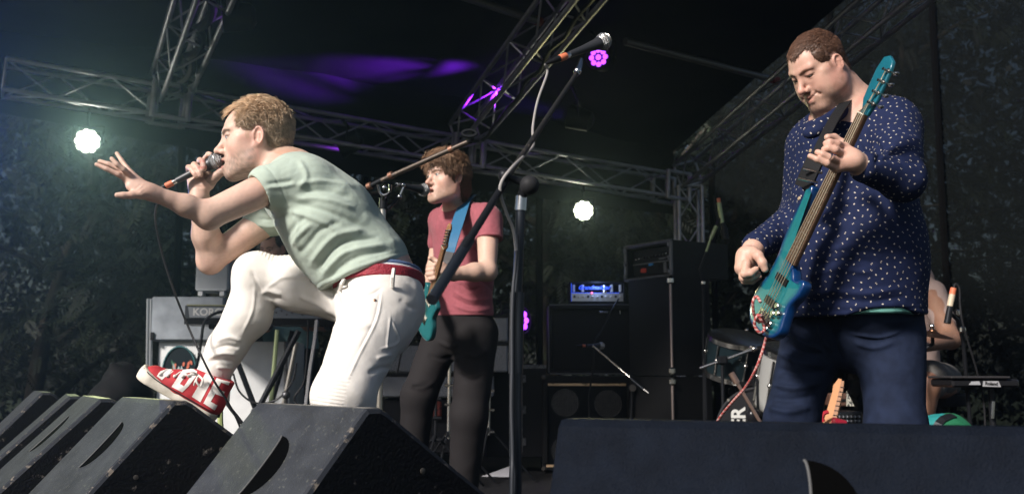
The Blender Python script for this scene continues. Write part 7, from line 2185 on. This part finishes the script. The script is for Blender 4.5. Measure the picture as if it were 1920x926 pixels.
def build_drums():
    blk = mat('drum_black', (.010, .010, .012), .25, coat=.4); silver = mat('bright_metal', (.62, .60, .56), .25, 1.0)
    st = mat('stand_black', (.016, .017, .020), .42, .4)
    # bass drum
    c = WA(1424, 806, 5.7); A = unit((-.25, -1, .02))
    root = empty('bass_drum', c, 'black bass drum with white letters behind the bassist\'s knee', 'drum', 'drum kit')
    b = MB(); b.lathe([(.225, -.40), (.225, 0)], c, A, 36); b.build('shell', blk, root, True)
    b = MB(); b.lathe([(.238, -.03), (.242, .005), (.232, .012), (.224, .006), (.222, -.02)], c, A, 36); b.build('hoop', mat('hoop_black', (.03, .03, .033), .25), root, True)
    b = MB(); b.lathe([(.222, .0), (.12, .003), (.001, .004)], c, A, 36); b.build('head', mat('drum_head', (.013, .013, .015), .4), root, True)
    s = unit(np.cross(A, (0, 0, 1))); u = np.cross(s, A)
    text_mesh('ER', .105, mat('off_white_print', (.52, .52, .50), .5), root, WA(1386, 783, 5.62) + A * .02, u, s, bold=.003, extrude=.001)
    b = MB(); q = WA(1413, 780, 5.58); b.sphere(q, .045, 14, 9, sc=(1, .8, 1.1)); b.build('port_mic', mat('gloss_black', (.010, .010, .012), .2), root, True)
    for k in range(8):
        an = k * math.pi / 4; q = c + (s * math.cos(an) + u * math.sin(an)) * .236; b = MB(); b.tube([q - A * .06, q + A * .015], .009, 6); b.build('lug', silver, root, True)
    # rack tom and floor tom
    for (x, y, d, r, h, lab, m_) in ((1376, 668, 6.1, .165, .22, 'dark sparkle drum behind the red and white cable', mat('sparkle_shell', (.012, .022, .027), .3, wear=((.10, .15, .17), 160, .62))), (1474, 715, 5.6, .15, .34, 'silver white drum half hidden behind the bassist\'s thigh', mat('white_shell', (.30, .30, .29), .35))):
        cc = WA(x, y, d); ax = unit((.1, -.35, 1))
        root = empty('drum', cc, lab, 'drum', 'drum kit')
        b = MB(); b.lathe([(r, -h / 2), (r, h / 2)], cc, ax, 28); b.build('shell', m_, root, True)
        for hh in (-h / 2, h / 2):
            b = MB(); b.lathe([(r * 1.0, hh - .018), (r * 1.06, hh - .014), (r * 1.06, hh + .014), (r * 1.0, hh + .018)], cc, ax, 28); b.build('rim', silver, root, True)
        b = MB(); b.lathe([(r * .99, h / 2 + .004), (.001, h / 2 + .006)], cc, ax, 28); b.build('head', mat('white_head', (.5, .5, .48), .6), root, True)
        s_ = unit(np.cross(ax, (0, 1, 0))); u_ = np.cross(s_, ax)
        for k in range(6):
            an = k * math.pi / 3 + .3; q = cc + (s_ * math.cos(an) + u_ * math.sin(an)) * (r + .008); b = MB(); b.tube([q - ax * h * .42, q + ax * h * .42], .006, 6); b.sphere(q, .014, 8, 5); b.build('lug', silver, root, True)
        for k in range(3):
            an = k * 2.1; q = cc + (s_ * math.cos(an) + u_ * math.sin(an)) * (r + .012); b = MB(); b.tube([q, (q[0], q[1], .01)], .008, 6); b.build('leg', st, root, True)
    # cymbals
    for (x, y, d, r, lab, foot_x) in ((1748, 627, 5.3, .105, 'dark bronze cymbal in front of the seated drummer\'s arm', 1717), (1400, 632, 6.4, .20, 'thin edge on cymbal behind the bass guitar\'s lower end', 1372)):
        cc = WA(x, y, d); ax = unit((.12, -.18, 1))
        root = empty('cymbal', cc, lab, 'cymbal', 'drum kit')
        b = MB(); b.lathe([(r, -.006), (r, -.004), (r * .55, .008), (r * .22, .014), (r * .18, .026), (.008, .030), (.008, .026), (r * .5, .004)], cc, ax, 32); b.build('plate', mat('bronze', (.11, .055, .030), .35, .9), root, True)
        b = MB(); b.tube([cc + np.array([0, 0, .05]), cc - np.array([0, 0, .05]), (WA(foot_x, 640, d)[0], d, cc[2] - .10), (WA(foot_x, 640, d)[0], d + .05, .02)], .011, 8); b.build('stand', st, root, True)
        b = MB(); b.sphere(cc + np.array([0, 0, .045]), .014, 8, 6); b.build('wing_nut', silver, root, True)
        for yy in (.35, .62):
            q = np.array([WA(foot_x, 640, d)[0], d + .03, cc[2] * yy]); b = MB(); b.box(q, (.045, .04, .035), bev=.006); b.build('clamp', silver if yy < .5 else st, root)
        for k in range(3):
            an = k * 2.1 + .4; q = np.array([WA(foot_x, 640, d)[0], d + .05, .16]); b = MB(); b.tube([q, q + np.array([.28 * math.cos(an), .28 * math.sin(an), -.15])], .008, 6); b.build('leg', st, root, True)
    # microphone booms at the kit
    for (p, q, d, lab, r) in (((1312, 690), (1414, 654), 5.9, 'thin silver rod with a ball end lying across the drums', .008), ((1371, 699), (1426, 792), 5.4, 'copper coloured microphone rod leaning in front of the bass drum', .009)):
        root = empty('boom_rod', WA(*q, d), lab, 'microphone rod')
        m_ = silver if r < .0085 else mat('copper_rod', (.45, .30, .24), .35, .8)
        b = MB(); b.tube([WA(*p, d), WA(*q, d)], r, 8); b.build('rod', m_, root, True)
        if r < .0085:
            b = MB(); b.sphere(WA(*q, d), .020, 10, 7); b.build('ball_end', silver, root, True)
            b = MB(); b.tube([WA(1354, 675, d), WA(1356, 775, d), (WA(1356, 775, d)[0], d, .01)], .010, 8); b.box(WA(1354, 675, d), (.06, .05, .05), bev=.01); b.build('pole', st, root, True)
        else:
            b = MB(); b.tube([WA(1371, 699, d), WA(1382, 718, d)], .017, 8); b.build('handle', m_, root, True)
            b = MB(); b.tube([WA(1426, 792, d), (WA(1430, 800, d)[0], d, .01)], .010, 8); b.build('foot_tube', st, root, True)
    # drummer
    root = person_root('seated drummer right of the bassist, only his bare arm, hand and leg lit', None, WA(1760, 900, 5.9))
    skin = mat('skin', (.5, .3, .2), .48, vcol=True, sss=.12, bump=.12, bscale=420, spec=.4)
    R = frame((-.75, -.65, -.1), (0, 0, 1)); t = WA(1688, 440, 6.15)
    pr = dict(mouth=.002, stubble=.3, hair=(.05, .03, .02), hair2=(.08, .05, .03), hair_side=(.05, .03, .02), scalp=(.1, .06, .04))
    S = Solid(); head_ops(S, R, t, 1.0, mouth=.002, neck_to=WA(1696, 505, 6.15)); S.at()
    S.rc(WA(1702, 540, 6.14), WA(1712, 640, 6.14), .13, .13, k=.05)
    sh, el, wr = WA(1750, 560, 5.95), WA(1783, 636, 5.72), WA(1722, 650, 5.45)
    S.chain([sh, el, wr], [.070, .052, .034], k=.03)
    S.rc(wr, WA(1712, 664, 5.42), .034, .032, k=.02)
    for k in range(4): finger(S, [WA(1716 - k * 3, 664 + k * 1, 5.42 + k * .02), WA(1712 - k * 4, 676, 5.40 + k * .02), WA(1707 - k * 3 + 6, 684, 5.41 + k * .02)], .013, .009, k=.004)
    finger(S, [WA(1722, 660, 5.40), WA(1724, 672, 5.38), WA(1724, 682, 5.38)], .013, .010, k=.004)
    S.chain([WA(1650, 545, 6.2), WA(1645, 630, 6.0), WA(1670, 660, 5.7)], [.065, .048, .034], k=.03)
    S.chain([WA(1770, 720, 6.05), WA(1738, 722, 5.50), WA(1730, 800, 5.52), WA(1728, 868, 5.55)], [.085, .068, .052, .034], k=.04)
    S.chain([WA(1728, 868, 5.55), WA(1718, 880, 5.35)], [.036, .030], k=.02)
    S.chain([WA(1700, 720, 6.1), WA(1640, 722, 5.7), WA(1640, 868, 5.75)], [.085, .065, .036], k=.04)
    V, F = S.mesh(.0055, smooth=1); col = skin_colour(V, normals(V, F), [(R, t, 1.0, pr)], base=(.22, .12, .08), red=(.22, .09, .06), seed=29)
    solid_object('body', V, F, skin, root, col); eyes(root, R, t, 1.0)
    hair(root, R, t, 1.0, pr, mat('hair', (.3, .2, .1), .5, vcol=True), thick=.008, n_strands=1500, length=.014, width=.002, seed=33)
    S = Solid(); S.rc(WA(1704, 530, 6.12), WA(1715, 690, 6.12), .150, .15, k=.05); S.rc(WA(1748, 550, 5.99), WA(1770, 606, 5.82), .082, .066, k=.03); S.rc(WA(1650, 545, 6.2), WA(1645, 590, 6.1), .08, .07, k=.03)
    S.rc(WA(1696, 505, 6.15), WA(1688, 460, 6.15), .066, .09, op='s')
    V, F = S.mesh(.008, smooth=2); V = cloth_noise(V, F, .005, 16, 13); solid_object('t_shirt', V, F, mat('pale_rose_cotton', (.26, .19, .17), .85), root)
    S = Solid(); S.chain([WA(1770, 712, 6.08), WA(1746, 708, 5.56), WA(1742, 722, 5.53)], [.105, .088, .084], k=.04); S.chain([WA(1700, 712, 6.12), WA(1650, 712, 5.72)], [.105, .085], k=.04)
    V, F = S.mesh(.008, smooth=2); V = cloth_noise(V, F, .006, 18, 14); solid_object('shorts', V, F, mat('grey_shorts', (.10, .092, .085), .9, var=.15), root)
    root2 = empty('drum_stool', WA(1765, 800, 6.12), 'round black stool under the drummer', 'stool', 'drum kit'); cc = WA(1760, 745, 6.14)
    b = MB(); b.lathe([(.16, -.05), (.17, -.03), (.17, .02), (.15, .03)], cc, (0, 0, 1), 24); b.build('seat', st, root2, True)
    b = MB(); b.tube([cc - np.array([0, 0, .05]), (cc[0], cc[1], .02)], .02, 8); b.build('post', st, root2, True)
    # drummer's microphone
    root = empty('microphone', WA(1780, 570, 4.9), 'microphone with red and white tape hanging right of the bassist\'s hip', 'microphone')
    cream = mat('cream_tape', (.55, .45, .33), .5)
    b = MB(); b.tube([WA(1787, 545, 4.9), WA(1776, 606, 4.9)], [.013, .017], 12); b.build('handle', st, root, True)
    b = MB(); b.tube([WA(1788, 540, 4.9), WA(1785.5, 552, 4.9)], .0150, 12); b.build('tape', mat('orange_tape', (.62, .17, .08), .6), root, True)
    b = MB(); b.tube([WA(1785.5, 552, 4.9), WA(1781, 574, 4.9)], [.0150, .0155], 12); b.build('cream_sleeve', cream, root, True)
    cable([WA(1788, 540, 4.9), WA(1792, 532, 4.9), WA(1799, 542, 4.9), WA(1800, 570, 4.9), WA(1806, 610, 4.9), WA(1830, 690, 4.95), WA(1845, 760, 5.0), WA(1850, 900, 5.0)], .005, mat('dark_cable', (.018, .018, .020), .45), 'dark lead of the taped microphone right of the bassist')
    root = empty('microphone_stand', WA(1830, 900, 5.0), 'dim boom stand holding the taped microphone right of the bassist', 'microphone stand', 'microphone stands')
    ft = WA(1830, 900, 5.0); ft[2] = 0
    b = MB(); b.tube([ft, WA(1806, 640, 5.0), WA(1796, 600, 4.95), WA(1780, 585, 4.9)], .010, 8); b.build('pole', st, root, True); stand_base(root, ft, .008, st)
    for (x, y) in ((1796, 586), (1804, 618)):
        b = MB(); b.box(WA(x, y, 4.93), (.03, .03, .03), bev=.006); b.build('clamp', silver, root)
    # electronic pad
    a = WA(1784, 706, 4.9); root = empty('drum_pad', a, 'dark electronic drum pad with pale side panels at the far right', 'drum pad')
    c, s = pbox(1786, 710, 1912, 726, 4.9, .26); b = MB(); b.box(c, s, bev=.01); b.build('shell', blk, root)
    c2, s2 = pbox(1784, 705, 1895, 709.5, 4.885, .28); b = MB(); b.box(c2, s2, bev=.004); b.build('top_plate', mat('grey_rubber', (.03, .028, .03), .6), root)
    wht = mat('pale_panel', (.34, .34, .36), .5)
    for pl in ([(1822, 715), (1836, 714), (1839, 721), (1817, 721)], [(1844, 714), (1872, 714), (1877, 725), (1843, 724)]):
        b = MB(); q = [WA(x, y, 4.893) for x, y in pl]; b.add(q + [p + np.array([0, .004, 0]) for p in q], [(0, 1, 2, 3), (7, 6, 5, 4), (0, 4, 5, 1), (1, 5, 6, 2), (2, 6, 7, 3), (3, 7, 4, 0)]); pn = b.build('side_panel', wht, root)
    text_mesh('Roland', .022, mat('black_ink', (.01, .01, .01), .6), pn, WA(1859, 719, 4.891), (1, 0, -.06), (0, 0, 1), bold=.0006)
    b = MB(); b.tube([WA(1858, 730, 5.0), (WA(1858, 730, 5)[0], 5.0, .01)], .016, 8); b.build('post', st, root, True)
    b = MB(); b.tube([WA(1863, 752, 4.97), WA(1861, 784, 4.97)], .008, 6); b.build('clamp', silver, root, True)
    # teal and green bag
    S = Solid(); S.el(WA(1772, 800, 4.7), (.105, .10, .065), k=.03); S.el(WA(1745, 806, 4.7), (.05, .09, .05), k=.04); S.rc(WA(1745, 830, 4.7), WA(1795, 830, 4.7), .09, .09, k=.04)
    V, F = S.mesh(.006, smooth=2); V = cloth_noise(V, F, .006, 24, 3); Q = project(V)
    col = np.where((Q[:, :1] < 1768 - (Q[:, 1:] - 790) * .2), np.array([[.012, .20, .20]]), np.array([[.008, .13, .055]]))
    root = empty('bag', WA(1770, 830, 4.7), 'teal and green bag with a black strap at the drummer\'s foot', 'bag')
    link_mesh('cloth', np_mesh('cloth', V, F, True, col), mat('bag_cloth', (.02, .2, .2), .7, vcol=True, bump=.4, bscale=120), root)
    hh = [raycast_onto(V, F, [CAMP], WA(x, y, 4.7) - CAMP)[0] for x, y in ((1754, 806), (1760, 794), (1768, 786), (1778, 782), (1788, 780))]
    hh = [h for h in hh if h is not None]
    if len(hh) > 2: ribbon([h[0] + h[1] * .003 for h in hh], [h[1] for h in hh], .034, .004).build('strap', st, root)
    b = MB(); b.tube([WA(1720, 795, 4.75), WA(1733, 808, 4.7)], .006, 6); o = b.build('drumstick', mat('pale_wood', (.5, .34, .2), .5), None, True); tag(o, 'pale drumstick lying against the teal bag', 'drumstick')
    # spare guitar, mixer and small boxes between the bassist's legs
    root = empty('spare_guitar', WA(1545, 810, 5.0), 'pale wooden guitar neck with a red body leaning between the bassist\'s legs', 'electric guitar')
    a, e = WA(1550, 815, 4.9), WA(1577, 712, 5.1); ax = unit(e - a); w = unit(np.cross(ax, (-.5, -.85, 0))); nn = np.cross(w, ax); L = np.linalg.norm(e - a)
    fn = lambda u, v, d: a + ax * u + w * v + nn * d
    wood = mat('pale_maple', (.52, .26, .13), .4, coat=.3)
    b = MB(); b.prism([(0, -.030), (L * .75, -.024), (L * .86, -.028), (L, -.012), (L * .99, .004), (L * .8, .024), (0, .030)], fn, -.014, .010); b.build('neck', wood, root)
    b = MB(); b.prism([(0, .010), (L * .78, .008), (L * .95, .006), (L * .95, .020), (L * .78, .026), (0, .032)], fn, .0105, .015); fb = b.build('fingerboard', mat('light_board', (.33, .18, .11), .5), root)
    for k in range(10):
        b = MB(); u = L * (.06 + .085 * k); b.tube([fn(u, .010, .016), fn(u, .030, .016)], .003, 5); b.build('fret', silver, fb)
    b = MB(); q = WA(1574, 797, 4.86); b.tube([WA(1562, 797, 4.86), WA(1584, 800, 4.86)], [.040, .034], 14); b.build('body', mat('red_lacquer', (.28, .010, .022), .2, coat=.8), root, True)
    b = MB(); b.tube(catmull([WA(1553, 772, 4.9), WA(1546, 774, 4.9), WA(1541, 782, 4.9), WA(1544, 790, 4.9)], 4), .010, 7); o = b.build('red_lead', mat('red_rubber', (.36, .02, .03), .4), None, True); tag(o, 'short red lead beside the spare guitar neck', 'cable')
    c, s = pbox(1558, 771, 1618, 802, 5.25, .3); root = empty('mixer', (c[0], c[1], c[2] - s[2] / 2), 'black control box with rows of white marked knobs between the bassist\'s legs', 'control box')
    b = MB(); b.box(c, s, bev=.008); b.build('shell', blk, root)
    for k in range(6):
        for j in range(2):
            q = WA(1572 + k * 7.5, 781 + j * 8, 5.24); b = MB(); b.lathe([(.008, 0), (.007, .012)], q, (0, -1, .2), 8); kn = b.build('knob', mat('dull_silver', (.16, .16, .17), .4, .8), root, True)
            b = MB(); b.box(q + np.array([.002, -.014, .002]), (.002, .002, .010)); b.build('pointer', wht, kn)
    c, s = pbox(1557, 737, 1592, 762, 5.5, .2); root = empty('small_amplifier', (c[0], c[1], c[2] - s[2] / 2), 'small brown box behind the spare guitar neck', 'box')
    b = MB(); b.box(c, s, bev=.008); b.build('shell', mat('brown_tolex', (.085, .040, .026), .6, bump=.4), root)
    b = MB(); b.box((c[0], c[1] - s[1] / 2 - .003, c[2]), (s[0] - .02, .008, .012)); b.build('slot', blk, root)
    b = MB(); b.tube([(c[0], c[1], c[2] - s[2] / 2), (c[0], c[1], .01)], .02, 8); b.build('post', st, root)
    S_ = [WA(1588, 733, 5.4), WA(1602, 761, 5.4), WA(1588, 761, 5.4)]
    b = MB(); b.add(S_ + [p + np.array([0, .01, 0]) for p in S_], [(0, 1, 2), (5, 4, 3), (0, 3, 4, 1), (1, 4, 5, 2), (2, 5, 3, 0)]); o = b.build('striped_card', mat('striped_card', (.55, .53, .45), .6, wear=((.03, .03, .03), 60, .48))); tag(o, 'pale striped card standing beside the spare guitar', 'card')

# ---------------------------------------------------------------- build everything
BUILD = [build_setting, build_roof, build_backdrop, build_trees, build_lamps, build_monitors, build_amps, build_keys, build_drums, build_mic_stands, build_singer, build_bassist, build_bass_cable, build_guitarist, build_haze]
_only = globals().get('ONLY')
for _f in BUILD:
    if _only and _f.__name__ not in _only: continue
    _f()
